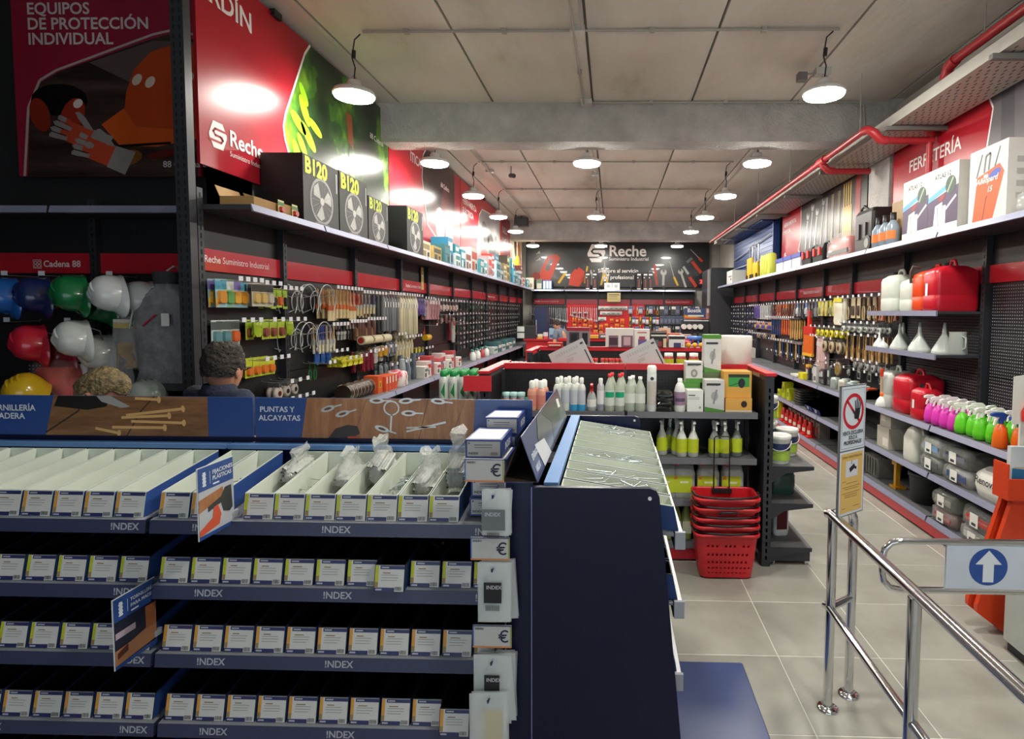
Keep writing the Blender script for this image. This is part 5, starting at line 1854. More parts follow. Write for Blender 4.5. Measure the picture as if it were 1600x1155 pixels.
# swing gate -------------------------------------------------------------------------
gt = thing('swing_gate', 'chrome loop entrance gate with white plate and blue arrow', 'gate', (0, 2.24, 0))
zt0, zb0 = .914, .718
part(gt, 'loop', MB().tube([(1.95, 0, zt0), (1.14, 0, zt0), (1.1, 0, zt0 - .008), (1.075, 0, zt0 - .035), (1.068, 0, zt0 - .07), (1.068, 0, zb0 + .07), (1.075, 0, zb0 + .035), (1.1, 0, zb0 + .008), (1.14, 0, zb0), (1.95, 0, zb0)], .0125, CHROME, 12))
part(gt, 'plate', MB().box(1.312, 1.95, -.006, .004, zb0 + .01, zt0 - .008, M('#d3dcea', .35)))
GB = M('#2a52a0', .4, var=0)
mb = MB().disc(1.474, .818, .074, -.007, GB, 40)
part(gt, 'blue_disc', mb)
mb = MB().pxz([(1.474, .884), (1.525, .828), (1.495, .828), (1.495, .757), (1.453, .757), (1.453, .828), (1.423, .828)], -.0078, M('#e6ecf4', .4, var=0))
part(gt, 'arrow', mb)
part(gt, 'hinge_post', MB().cyl((1.98, 0, 0), (1.98, 0, 1.0), .03, CHROME, n=16))

# orange display stand and grey cabinet ---------------------------------------------------
ORS = M('#d2421f', .35)
st = thing('orange_stand', 'orange steel display stand with slanted leg at the right edge', 'display stand', (0, 3.2, 0))
part(st, 'leg', MB().prism([(2.235, .80), (2.06, .17), (2.06, .13), (2.1, .1), (2.235, .0), (2.29, .05), (2.26, .2), (2.42, .80)], .0, .03, ORS))
part(st, 'leg', MB().prism([(2.235, .80), (2.06, .17), (2.06, .13), (2.235, .0), (2.29, .05), (2.26, .2), (2.42, .80)], .08, .11, ORS))
part(st, 'cross_plate', MB().prism([(2.25, .6), (2.3, .4), (2.42, .4), (2.42, .6)], .03, .08, ORS))
part(st, 'tray', MB().box(2.18, 2.5, -.02, .1, .78, .80, ORS).box(2.18, 2.19, -.02, .1, .80, .98, ORS).box(2.18, 2.5, -.03, -.02, .78, .9, ORS))
part(st, 'back_plate', MB().box(2.3, 2.5, .07, .085, .80, 1.42, M('#d8d5cc', .5)))
pc = thing('tool_card', 'white card with red pruning shears at the right edge', 'card', (2.30, 3.18, 1.205))
part(pc, 'card', MB().prism([(-.11, 0), (.08, 0), (.08, .28), (.0, .28), (-.11, .26)], 0, .004, M('#e0ddd4', .5)))
mb = MB()
for s in (-1, 1):
    mb.tube([(-.01 + s * .045, -.014, .02), (-.01 + s * .05, -.016, .07), (-.01 + s * .02, -.014, .12), (-.01 - s * .012, -.012, .15)], .012, M('#cf2f22', .4), 8)
part(pc, 'handles', mb)
part(pc, 'blade', MB().prism([(-.03, .15), (.01, .15), (.03, .2), (.0, .24)], -.014, -.01, CHROME))
sc_ = thing('boxed_tool', 'white and blue blister pack standing in the orange tray', 'package', (2.33, 3.22, .8005))
part(sc_, 'card', MB().box(-.11, .1, 0, .03, 0, .27, M('#cfd6da', .4)))
mb = MB()
mb.rect(-.11, .1, .0, .05, -.001, M('#2b2e30', .5))
mb.pxz([(-.1, .06), (.06, .06), (.09, .13), (-.1, .15)], -.0015, M('#2f6f9a', .5))
mb.rect(-.09, .09, .15, .155, -.0015, M('#c9a050', .5))
blob(mb, .0, .2, .025, .025, -.0015, M('#2f4fa0', .5))
blob(mb, .0, .2, .016, .016, -.002, M('#e6e6e6', .5))
part(sc_, 'print', mb)
cb = thing('grey_cabinet', 'light grey cabinet standing on the floor at the right edge', 'cabinet', (2.12, 2.58, 0))
part(cb, 'body', MB().loft([rrect(.4, .5, .02, .06, c=(.2, .25)), rrect(.4, .5, .02, .43, c=(.2, .25))], M('#b8bab6', .4), smooth=False))
part(cb, 'plinth', MB().box(.02, .38, .02, .48, 0, .06, BLACK))
# ================================================================== HANGING GOODS: BUILDERS
NUM = ORD + ['thirteenth', 'fourteenth', 'fifteenth', 'sixteenth', 'seventeenth', 'eighteenth', 'nineteenth', 'twentieth', 'twenty-first', 'twenty-second', 'twenty-third', 'twenty-fourth', 'twenty-fifth', 'twenty-sixth', 'twenty-seventh', 'twenty-eighth', 'twenty-ninth', 'thirtieth', 'thirty-first', 'thirty-second']
HOOK = MB().tube([(0, 0, .01), (0, -.01, 0), (0, -.21, -.004), (0, -.225, .008)], .0028, WIRE, 5).mesh('hook')
HOOK_S = MB().tube([(0, 0, .01), (0, -.01, 0), (0, -.10, -.004), (0, -.11, .008)], .0028, WIRE, 5).mesh('hook')
PTAG = MB().box(-.021, .021, -.234, -.231, -.004, .026, TAG).mesh('tag')
PTAG_S = MB().box(-.021, .021, -.117, -.114, -.004, .026, TAG).mesh('tag')
HC = {}


def card(c1, c2, w=.09, h=.16, c3='#e4e4de', shape=0):
    """blister card: board with printed band, plastic bubble holding the goods"""
    k = ('card', c1, c2, w, h, c3, shape)
    if k not in HC:
        mb = MB().box(-w / 2, w / 2, 0, .002, -h, .012, M(c3, .5))
        mb.rect(-w / 2, w / 2, -h * .32, .0, -.0006, M(c1, .5))
        if shape == 1:
            mb.pxz([(-w / 2, -h), (w / 2, -h * .55), (w / 2, -h * .35), (-w / 2, -h * .75)], -.0009, M(c2, .5))
            mb.pxz([(-w / 2, -h * .85), (w / 2, -h * .4), (w / 2, -h * .3), (-w / 2, -h * .65)], -.0012, M('#d8b03a', .5))
        mb.loft([rrect(w * .7, h * .5, .012, 0, 2), rrect(w * .6, h * .42, .012, .018, 2)], M(c2, .35))
        n = len(rrect(1, 1, .1, 0, 2)) * 2 + 0
        st = len(mb.v) - 4 * len(rrect(1, 1, .1, 0, 2))
        for i in range(st, len(mb.v)):
            x, y, z = mb.v[i]
            mb.v[i] = (x, -z - .001, y - h * .62)
        HC[k] = mb.mesh('card')
    return HC[k]


def brush(hc='#c29a66', fc='#c9703a', bc='#cdb98a', w=.05, L=.26):
    k = ('brush', hc, fc, bc, w, L)
    if k not in HC:
        mb = MB()
        mb.loft([rrect(.012, .01, .004, 0, 1), rrect(.02, .014, .005, -L * .15, 1), rrect(.016, .012, .005, -L * .35, 1), rrect(.03, .016, .006, -L * .52, 1)], M(hc, .4))
        mb.box(-w / 2, w / 2, -.009, .009, -L * .68, -L * .52, M(fc, .35, .2))
        mb.loft([rrect(w * .96, .016, .004, -L * .68, 1), rrect(w * 1.02, .012, .004, -L, 1)], M(bc, .8, var=.25, scale=60))
        HC[k] = mb.mesh('brush')
    return HC[k]


def tubepack(c='#d8d2bc', L=.4, r=.022, cap='#c8c0a8', n=7):
    k = ('tube', c, L, r, cap)
    if k not in HC:
        mb = MB().lathe([(r * .6, -L), (r, -L + .01), (r, -.05), (r * .4, -.015), (r * .5, .0)], M(c, .35), n)
        mb.box(-r * .7, r * .7, -.001, .001, -.02, .02, M(cap, .5))
        mb.rect(-r * .5, r * .5, -.14, -.08, -r - .001, M('#e8e8e6', .5))
        HC[k] = mb.mesh('tube')
    return HC[k]


def tool(hc, mc='#8f9296', L=.2, w=.03, two=True):
    """pliers / scissors: two handles and a head"""
    k = ('tool', hc, mc, L, w, two)
    if k not in HC:
        mb = MB()
        for s in ((-1, 1) if two else (0,)):
            mb.tube([(s * w * .25, -.004, -L * .38), (s * w * .7, -.006, -L * .6), (s * w * .62, -.006, -L * .8), (s * w * .4, -.004, -L)], .007, M(hc, .4), 6)
        mb.prism([(-w * .4, -L * .4), (w * .4, -L * .4), (w * .45, -L * .25), (w * .12, 0), (-w * .12, 0), (-w * .45, -L * .25)], -.008, .002, M(mc, .3, .8))
        HC[k] = mb.mesh('tool')
    return HC[k]


def hammer(hc='#c19a62', mc='#4a4d52', L=.3):
    k = ('hammer', hc, mc, L)
    if k not in HC:
        mb = MB().loft([rrect(.022, .03, .008, -.02, 1), rrect(.018, .024, .008, -L * .5, 1), rrect(.026, .034, .01, -L * .8, 1), rrect(.02, .028, .008, -L, 1)], M(hc, .45, var=.2, scale=30))
        mb.box(-.05, .05, -.015, .015, -.03, .005, M(mc, .35, .8))
        mb.cyl((-.052, 0, -.012), (-.062, 0, -.012), .017, M(mc, .35, .8), n=8)
        HC[k] = mb.mesh('hammer')
    return HC[k]


def spann(L=.18, c='#c9ccd0'):
    k = ('spann', L, c)
    if k not in HC:
        mb = MB().box(-.008, .008, -.004, .002, -L * .86, -L * .1, M(c, .25, .9))
        mb.lathe([(.02, -.004), (.02, .004)], M(c, .25, .9), 10)
        st = len(mb.v) - 40
        mb.prism([(-.02, -L), (-.026, -L * .9), (-.01, -L * .82), (.01, -L * .82), (.026, -L * .9), (.02, -L), (.008, -L * .93), (-.008, -L * .93)], -.005, .003, M(c, .25, .9))
        HC[k] = mb.mesh('spanner')
    return HC[k]


def softpack(c, w=.1, h=.2, d=.03, band=None, seed=1):
    k = ('soft', c, w, h, d, band, seed)
    if k not in HC:
        mb = bag_lump(w, d, h, M(c, .35, var=.25, scale=25), seed, .012)
        mb.v = [(x, y, z - h) for x, y, z in mb.v]
        if band:
            mb.box(-w / 2, w / 2, -d / 2 - .008, -d / 2 - .006, -.05, .01, M(band, .5))
        HC[k] = mb.mesh('pack')
    return HC[k]


def wheel(c='#d8c020', r=.04, hub='#3a3a3a'):
    k = ('wheel', c, r, hub)
    if k not in HC:
        mb = MB().lathe([(r * .75, -.015), (r, -.01), (r, .01), (r * .75, .015)], M(c, .4), 14)
        mb.lathe([(r * .4, -.018), (r * .4, .018)], M(hub, .3, .6), 10)
        mb.v = [(x, z - .02, y - r - .03) for x, y, z in mb.v]
        mb.box(-.016, .016, -.04, 0, -.032, -.0, M('#9a9da0', .3, .8))
        HC[k] = mb.mesh('wheel')
    return HC[k]


def find_bay(bays, edges, v):
    for b, a, c in zip(bays, edges, edges[1:]):
        if a - 1e-6 <= v < c:
            return b, a, c
    return bays[-1], edges[-2], edges[-1]


def trim(lab, suf):
    w = lab.split()
    n = 16 - len(suf.replace(',', ' ').split())
    return ' '.join(w[:n]).rstrip(',') + suf


def hang(F, world, v, z, meshes, name, lab, cat, grp, deep=1, gap=.05, short=False, tag=True, sway=0.025, y0=-.05, lean=0):
    """one peg: hook and tag belong to the bay, goods hang from it. v = position along the wall"""
    bays, edges, side = world
    b, a, c = find_bay(bays, edges, v)
    lx = v - a if side > 0 else c - v
    h = part(b, 'peg_hook', HOOK_S if short else HOOK, (lx, -.012, z))
    if tag:
        part(h, 'price_tag', PTAG_S if short else PTAG)
    gx = (v - 3.55) if F is LF else ((14.3 - v) if F is RF else v)
    for k in range(deep):
        me = meshes[(k + int(v * 97)) % len(meshes)] if isinstance(meshes, list) else meshes
        q = y0 - .012 - k * gap
        o = thing(name, trim(lab, '' if deep == 1 else ', ' + ('front' if k == deep - 1 else ('rear' if k == 0 else 'middle' if deep == 3 else NUM[deep - 1 - k]))), cat, F.p(gx, q, z - .004), F.a, grp, me)
        o.rotation_euler = (lean, random.uniform(-sway, sway), F.a + random.uniform(-.06, .06))


WL = (LB, LE, 1)
WR = (RB, RE, -1)


def row(F, world, v0, v1, n, z, meshes, name, lab, cat, where, deep=1, dz=0, **kw):
    for k in range(n):
        v = v0 + (v1 - v0) * (k / max(n - 1, 1))
        hang(F, world, v, z + (dz if k % 2 else 0), meshes, name, '%s, %s peg, %s' % (lab, NUM[k % len(NUM)], where[4:] if where.startswith('the ') else where), cat, '%s, %s' % (lab, where), deep, **kw)


# ================================================================== LEFT WALL GOODS
def lw(px, py, X=-2.50):
    """(position along left wall, height) seen at a photo pixel"""
    p = at(px, py, X=X)
    return p.y, p.z


RB1 = [card('#4f9fb8', '#d08a2c', .1, .17, '#8fb8c0', 1), card('#cfd6cf', '#5a9a50', .1, .17, '#7fae9a', 1), card('#7a6ab0', '#d8a030', .1, .17, '#88b0b8', 1)]
row(LF, WL, 3.64, 3.86, 4, 1.995, RB1, 'tape_card', 'rainbow printed blister card', 'card', 'the top row by the corner post', deep=2)
row(LF, WL, 3.92, 4.08, 3, 1.985, [card('#3a3a34', '#c9a860', .09, .15, '#b9b6a2'), card('#2c3030', '#b8b0a0', .09, .15, '#a9a690')], 'fitting_card', 'black and tan fitting card', 'card', 'the top row before the hose nozzles', deep=3)
row(LF, WL, 4.14, 4.36, 4, 1.96, [card('#a8c832', '#e0602a', .07, .13, '#b9cc4a'), card('#9abf2a', '#2a2a28', .06, .14, '#a8c040')], 'hose_nozzle', 'lime and orange hose nozzle card', 'card', 'the top row', deep=2)
row(LF, WL, 3.66, 3.84, 3, 1.73, [card('#3d4442', '#d8642c', .1, .16, '#b8c4c0'), card('#4a5250', '#5a8a90', .1, .16, '#c2ccc6')], 'tool_card', 'pale card with black and orange tool', 'card', 'the second row by the corner post', deep=1)
row(LF, WL, 4.0, 4.4, 5, 1.73, [card('#a9c43a', '#8a4a3a', .09, .13, '#b8c83a'), softpack('#a8c02e', .08, .11, .03)], 'hose_fitting', 'lime green hose fitting pack', 'pack', 'the second row above wire shelves', deep=2)
row(LF, WL, 3.9, 4.16, 4, 1.46, [card('#c8cc2c', '#e0782a', .09, .12, '#bcc838')], 'nozzle_card', 'yellow green card with orange nozzle', 'card', 'the third row beside the dark haired man', deep=2)
# round wire hose hangers
def wire_ring(v, z, lab, r0=.135):
    t = thing('hose_hanger', lab, 'hanger', LF.p(v - 3.55, -.02, z), LF.a)
    GW = M('#c3c5c8', .3, .5)
    for k, (r, y) in enumerate(((r0, -.02), (r0 * .62, -.1), (r0, -.2))):
        part(t, 'wire_arch', MB().tube([(r * math.cos(a), y, r * math.sin(a) * 1.05) for a in [PI * q / 14 for q in range(-3, 18)]], .0045, GW, 6))
    for a in (.15, .85):
        part(t, 'wire_stay', MB().tube([(r0 * math.cos(PI * a), -.02, r0 * math.sin(PI * a)), (r0 * .62 * math.cos(PI * a), -.1, r0 * .62 * math.sin(PI * a)), (r0 * math.cos(PI * a), -.2, r0 * math.sin(PI * a))], .004, GW, 6))
    part(t, 'back_wire', MB().tube([(-r0, -.0, -.06), (0, .0, -.09), (r0, -.0, -.06)], .004, GW, 6))


wire_ring(4.52, 1.87, 'round wire hose hanger in the top row, nearer one')
wire_ring(4.80, 1.88, 'round wire hose hanger in the top row, beside the brushes')
wire_ring(4.50, 1.57, 'arched wire hose hanger in the second row, nearer one')
wire_ring(4.74, 1.57, 'arched wire hose hanger in the second row, beside blue brushes')
BR = [brush(), brush('#b98f5c', '#cc6a34', '#c8b384'), brush('#c7a272', '#bf5f30', '#d2c096', .06, .28)]
row(LF, WL, 4.95, 5.42, 8, 2.0, BR, 'paint_brush', 'wooden paint brush with orange ferrule', 'brush', 'the top row', deep=3, gap=.05)
row(LF, WL, 5.48, 5.68, 4, 1.98, [brush('#b8241f', '#b7b5ae', '#cdbb92', .05, .22), brush('#b8241f', '#a9a9a4', '#c4b084', .05, .22)], 'paint_brush', 'red handled paint brush', 'brush', 'the top row', deep=2)
row(LF, WL, 5.76, 6.0, 4, 1.98, [brush('#d8c9a0', '#c9b98c', '#c8b88c', .04, .24), brush('#4a3a6a', '#b8b8b4', '#d0c098', .04, .2)], 'paint_brush', 'cream handled flat brush', 'brush', 'the top row', deep=2)
row(LF, WL, 4.86, 5.12, 5, 1.68, [brush('#3c4a94', '#b8b8b2', '#d8d0b4', .03, .24), brush('#cfae7a', '#c9c9c4', '#e0dac0', .03, .24)], 'radiator_brush', 'long brush with blue or wooden handle', 'brush', 'the second row', deep=2)
row(LF, WL, 5.2, 5.5, 6, 1.70, [tool('#1c1c1e', '#d6d6d0', .16, .03, False), brush('#1b1b1d', '#cfcfca', '#9a9a94', .03, .16)], 'putty_knife', 'black handled putty knife', 'knife', 'the second row', deep=2)
row(LF, WL, 5.56, 5.98, 7, 1.72, [card('#4a1c1a', '#8a6a50', .06, .2, '#5a3a34'), softpack('#6a4a40', .06, .2, .03)], 'scraper_pack', 'dark brown scraper pack', 'pack', 'the second row', deep=2)
row(LF, WL, 4.9, 5.1, 3, 1.45, [softpack('#2f5aa8', .06, .12, .03), softpack('#3a68b8', .05, .11, .03)], 'blue_pouch', 'blue brush in clear sleeve', 'pouch', 'the third row under long brushes', deep=1)
for k in range(3):
    t = thing('paint_roller', 'cream paint roller sleeve with red cap, %s in the third row' % NUM[k], 'roller', LF.p(5.48 + k * .24 - 3.55, -.2, 1.52), LF.a, 'cream roller sleeves')
    part(t, 'sleeve', MB().cyl((0, 0, 0), (.2, 0, 0), .042, M('#d0c8a8', .9, var=.2, scale=70), n=16))
    part(t, 'end_cap', MB().cyl((-.004, 0, 0), (0, 0, 0), .03, M('#a8302a', .4), n=12))
    part(t, 'peg', MB().tube([(.1, .2, .01), (.1, .05, .0), (.1, -.0, .0)], .003, WIRE, 5))
row(LF, WL, 5.16, 5.5, 4, 1.37, [softpack('#d8d02c', .09, .07, .05, None, 3)], 'yellow_pack', 'yellow tape measure pack', 'pack', 'the fourth row', deep=3, gap=.05)
row(LF, WL, 5.6, 5.9, 4, 1.4, [softpack('#6a6a3a', .08, .06, .04), softpack('#7a2434', .06, .2, .04)], 'dark_pack', 'olive and wine red pack', 'pack', 'the fourth row', deep=2)
row(LF, WL, 5.98, 6.26, 3, 1.42, [softpack('#c89a2c', .1, .1, .04), softpack('#b8bcb8', .1, .16, .04, '#d8d8d4')], 'yellow_black_pack', 'amber and clear bagged pack', 'pack', 'the fourth row', deep=2)
row(LF, WL, 4.78, 4.86, 2, 1.36, [tool('#1f6a3a', '#1f6a3a', .14, .03)], 'shears', 'green handled garden shears', 'shears', 'the fourth row', deep=1)
row(LF, WL, 4.2, 4.42, 3, 1.27, [wheel('#c8bfb4', .05, '#8a3a30'), wheel('#b8b0a8', .045, '#444')], 'tape_roll', 'pale round tape roll', 'tape', 'the lowest row right of the man', deep=2)
row(LF, WL, 4.2, 4.5, 4, 1.14, [card('#1e1e1c', '#b8b838', .06, .12, '#3a3a34')], 'small_card', 'black and yellow small card', 'card', 'the lowest row above the header board', deep=2)
# bagged handles and saws
row(LF, WL, 6.12, 6.5, 6, 1.99, [tubepack('#6d7076', .42, .024), tubepack('#83868a', .4, .026, '#b8342e')], 'saw_pack', 'grey bagged hand saw', 'saw', 'the top row', deep=3, gap=.05)
row(LF, WL, 6.55, 7.05, 7, 1.99, [tubepack('#cfc6a2', .5, .03), tubepack('#d8d0b0', .46, .032), tubepack('#b9b49c', .52, .028)], 'axe_handle_pack', 'long cream tool handle in clear bag', 'handle', 'the top row', deep=3, gap=.062)
hang(LF, WL, 7.16, 1.99, softpack('#c8242a', .12, .34, .05, None, 7), 'red_pack', 'tall bright red triangular pack in the top row', 'pack', None, 1)
row(LF, WL, 6.36, 6.56, 3, 1.54, [tubepack('#5a5d64', .3, .024), card('#3c3f44', '#8a8d92', .08, .24, '#6a6d72')], 'saw_pack', 'dark grey bagged saw', 'saw', 'the third row', deep=2)
row(LF, WL, 6.6, 7.1, 6, 1.50, [tubepack('#d2c8a0', .34, .026), tubepack('#c4b98e', .3, .024, '#b83a30')], 'handle_pack', 'short cream handle in clear bag', 'handle', 'the third row', deep=2)
row(LF, WL, 6.15, 7.0, 7, 1.22, [card('#4a5058', '#9a9ea4', .07, .16, '#7a8088'), softpack('#8a9298', .07, .15, .03)], 'grey_pack', 'grey bagged hardware', 'pack', 'the lowest row over the base shelf', deep=2)
# farther bays: purple, pink, green then a dark field with white tags
row(LF, WL, 7.3, 7.62, 4, 1.97, [softpack('#8a86a0', .09, .22, .04, None, 2), softpack('#5c4a8a', .09, .2, .05, None, 4)], 'goggle_pack', 'purple and grey bagged goggles', 'pack', 'the top row past the red pack', deep=2)
row(LF, WL, 7.7, 8.2, 5, 1.96, [softpack('#a87a80', .1, .26, .04, '#d8c8c8', 5), softpack('#b89098', .09, .26, .05, None, 6)], 'pink_pack', 'dusty pink bagged gloves', 'pack', 'the top row', deep=2)
row(LF, WL, 8.35, 9.2, 6, 1.96, [card('#2c2c2e', '#c8a8a0', .1, .15, '#8a8684'), card('#3a3436', '#e0c8c4', .1, .14, '#b8b0ae')], 'accessory_card', 'dark accessory card with pale label', 'card', 'the top row', deep=2)
row(LF, WL, 8.35, 9.2, 5, 1.76, [card('#2c2c2e', '#a88a84', .1, .13, '#7a7674'), softpack('#6a4a48', .08, .13, .03)], 'accessory_card', 'dark accessory card with pale label', 'card', 'the second row', deep=1)
hang(LF, WL, 7.75, 1.62, tool('#b8562c', '#9a4a28', .2, .05), 'grabber', 'orange handled grabber hanging alone', 'tool', None, 1)
hang(LF, WL, 8.95, 1.66, softpack('#6a2434', .08, .3, .05, None, 9), 'wine_red_pack', 'wine red long pack hanging alone beside the grabber', 'pack', None, 1)
hang(LF, WL, 9.15, 1.64, softpack('#b8b4ac', .1, .32, .05, '#b03a34', 10), 'pale_long_pack', 'pale long pack beside the wine red one', 'pack', None, 1)
t = thing('cordless_drill', 'black and yellow cordless drill hanging in the middle of left wall', 'drill', LF.p(7.62 - 3.55, -.15, 1.30), LF.a)
part(t, 'motor', MB().cyl((-.1, 0, .16), (.08, 0, .16), .04, M('#d8b020', .4), n=12))
part(t, 'chuck', MB().cyl((.08, 0, .16), (.14, 0, .16), .025, BLACK, n=10))
part(t, 'grip', MB().loft([rrect(.05, .045, .015, -.03), rrect(.045, .04, .015, .13)], BLACK))
part(t, 'battery', MB().box(-.06, .06, -.035, .035, -.1, -.03, M('#2a2a2a', .4)))
row(LF, WL, 7.3, 7.55, 3, 1.33, [card('#c8c83a', '#4a6ab0', .06, .14, '#b8b848')], 'yellow_card', 'yellow and blue card', 'card', 'the third row before the drill', deep=2)
DARKP = [tool('#20282a', '#55595c', .14, .03), card('#1c2426', '#3a5a58', .07, .12, '#2a2e30'), card('#1a1c1e', '#9a9a98', .06, .12, '#26282a'), softpack('#2a3a3a', .06, .13, .03, None, 3)]
GRNP = DARKP + [card('#1f4a3a', '#5a8a78', .07, .14, '#2a4a44'), card('#8a8f90', '#2a5a62', .06, .13, '#3a4a4c')]
for q, z in enumerate((1.97, 1.77, 1.6, 1.44, 1.28)):
    row(LF, WL, 9.4, 11.6, 11, z, GRNP if q == 0 else DARKP, 'machine_accessory', 'small dark machine accessory', 'accessory', 'the %s row in the far half of left wall' % ORD[q], deep=1, short=True)
for q, z in enumerate((1.97, 1.75, 1.55, 1.35)):
    row(LF, WL, 11.9, 15.3, 12, z, GRNP, 'machine_accessory', 'dark boxed accessory', 'accessory', 'the %s row at the far end of left wall' % ORD[q], deep=1, short=True)

# goods on the base shelf (z = 1.0) of the left run
SB = 1.0005
for k in range(7):
    t = thing('tape_roll', 'black reel standing on edge with orange face, %s from left on base shelf' % NUM[k], 'roll', LF.p(4.98 + k * .075 - 3.55, -.25, SB + .075), LF.a, 'black reels on edge')
    part(t, 'reel', MB().cyl((0, 0, 0), (.06, 0, 0), .075, M('#2a1a16', .4), n=20))
    part(t, 'rim', MB().cyl((.06, 0, 0), (.066, 0, 0), .077, M('#b89a80', .4), n=20))
plain_box('warning_tin', 'orange tin with black warning sign at the end of black reels', 'tin', LF.p(5.58 - 3.55, -.34, SB), .11, .14, .17, '#d85a2c', [(.3, .7, .3, .7, '#d8b030'), (.42, .58, .35, .6, '#221a18')], rz=LF.a)
for k in range(4):
    plain_box('orange_tin', 'orange striped carton, %s from the warning tin' % NUM[k], 'box', LF.p(5.7 + k * .08 - 3.55, -.36, SB), .07, .14, .15, '#d4532c', [(.3, .7, .5, .95, '#e6e2da')], rz=LF.a, grp='orange striped cartons')
for k in range(5):
    thing('knee_pad', 'cream and green rolled strap on base shelf, %s from left' % NUM[k], 'strap', LF.p(5.3 + k * .16 - 3.55, -.12, SB), LF.a, 'rolled straps', MB().lathe([(.06, 0), (.065, .01), (.065, .1), (.05, .11), (.03, .1)], M(['#c8b88a', '#b8c4a0', '#d0a890'][k % 3], .6), 14))
thing('barrier_tape_bag', 'bag of red and white barrier tape on the base shelf edge', 'bag', LF.p(6.12 - 3.55, -.3, SB), LF.a, data=bag_lump(.22, .2, .16, noise_mat('barrier_tape', [(.45, '#e4dcd8'), (.5, '#c82a48'), (.55, '#c82a48'), (.6, '#e4dcd8')], 9, .3, 0, stretch=(1, .2, .4)), 12, .07))
thing('green_leaflet', 'pale green folder lying on the base shelf edge', 'folder', LF.p(4.9 - 3.55, -.33, SB), LF.a + .1, data=MB().box(-.2, .2, -.08, .1, 0, .012, M('#b8d8b4', .5)))
row_c = ['#d8d4cc', '#d8c4c4', '#b8484c', '#e0dcd6', '#c8606a', '#d0c8c8']
for k in range(10):
    plain_box('boxed_goods', 'white and red carton standing on base shelf, %s from the tape bag' % NUM[k], 'box', LF.p(6.9 + k * .17 - 3.55, -.37 + .02 * (k % 3), SB), .15, .16, .14 + .05 * (k % 3), row_c[k % 6], [(.08, .92, .55, .8, '#b8343c' if k % 2 else '#6a7078'), (.1, .5, .1, .45, '#3a3a40')], rz=LF.a, grp='cartons on left base shelf')
for k in range(6):
    thing('grey_sleeve', 'upright grey plastic sleeve pack on base shelf, %s from left' % NUM[k], 'pack', LF.p(6.32 + k * .09 - 3.55, -.2 - .05 * (k % 2), SB), LF.a, 'grey sleeve packs', bag_lump(.06, .06, .22 + .04 * (k % 3), M(['#7d8894', '#aab4b8', '#5c6670'][k % 3], .3, var=.3), 40 + k, .02))
for k in range(8):
    bottle_root('white_pot', 'small white bottle on far base shelf, %s from left' % NUM[k], LF.p(9.5 + k * .17 - 3.55, -.3 + .06 * (k % 2), SB), [('body', lathe_me([(.05, 0), (.055, .02), (.05, .1), (.02, .14)], M(['#dfe2e0', '#b84a50', '#e4e6e2'][k % 3], .4))), ('cap', lathe_me([(.022, .14), (.022, .17), (.001, .171)], M('#4a8a86', .4)))], grp='white bottles on far base shelf')
for k in range(6):
    plain_box('teal_case', 'teal and white machine box on far base shelf, %s' % NUM[k], 'box', LF.p(11.2 + k * .42 - 3.55, -.34, SB), .36, .28, .12 + .08 * (k % 2), '#3d6a70' if k % 2 else '#c4ccca', [(.1, .9, .4, .7, '#d0d4d2' if k % 2 else '#3a6a70')], rz=LF.a, grp='teal machine boxes')

# ---- top shelf of the left run ---------------------------------------------------------
ZT = 2.4605


def fanprint(mb, w, h):
    mb.disc(.0, h * .38, w * .33, -.001, M('#9a9a98', .4), 24)
    mb.disc(.0, h * .38, w * .29, -.0014, M('#3c3c3c', .4), 24)
    for q in range(3):
        a = q * 2 * PI / 3 + .4
        mb.pxz([(.0 + .02 * math.cos(a), h * .38 + .02 * math.sin(a)), (w * .27 * math.cos(a - .5), h * .38 + w * .27 * math.sin(a - .5)), (w * .28 * math.cos(a), h * .38 + w * .28 * math.sin(a)), (w * .24 * math.cos(a + .4), h * .38 + w * .24 * math.sin(a + .4))], -.0018, M('#b8b8b4', .35))
    for q in range(16):
        a = q * PI / 8
        bar(mb, .02 * math.cos(a), h * .38 + .02 * math.sin(a), w * .32 * math.cos(a), h * .38 + w * .32 * math.sin(a), .003, -.0022, M('#8a8a88', .4))
    mb.disc(0, h * .38, .03, -.0024, M('#c8c8c4', .4), 12)
    bar(mb, -w * .2, h * .02, w * .2, h * .02, .02, -.0012, M('#6a6a68', .4))
    mb.rect(w * .42, w * .46, h * .6, h * .92, -.0012, M('#9a9a98', .4))


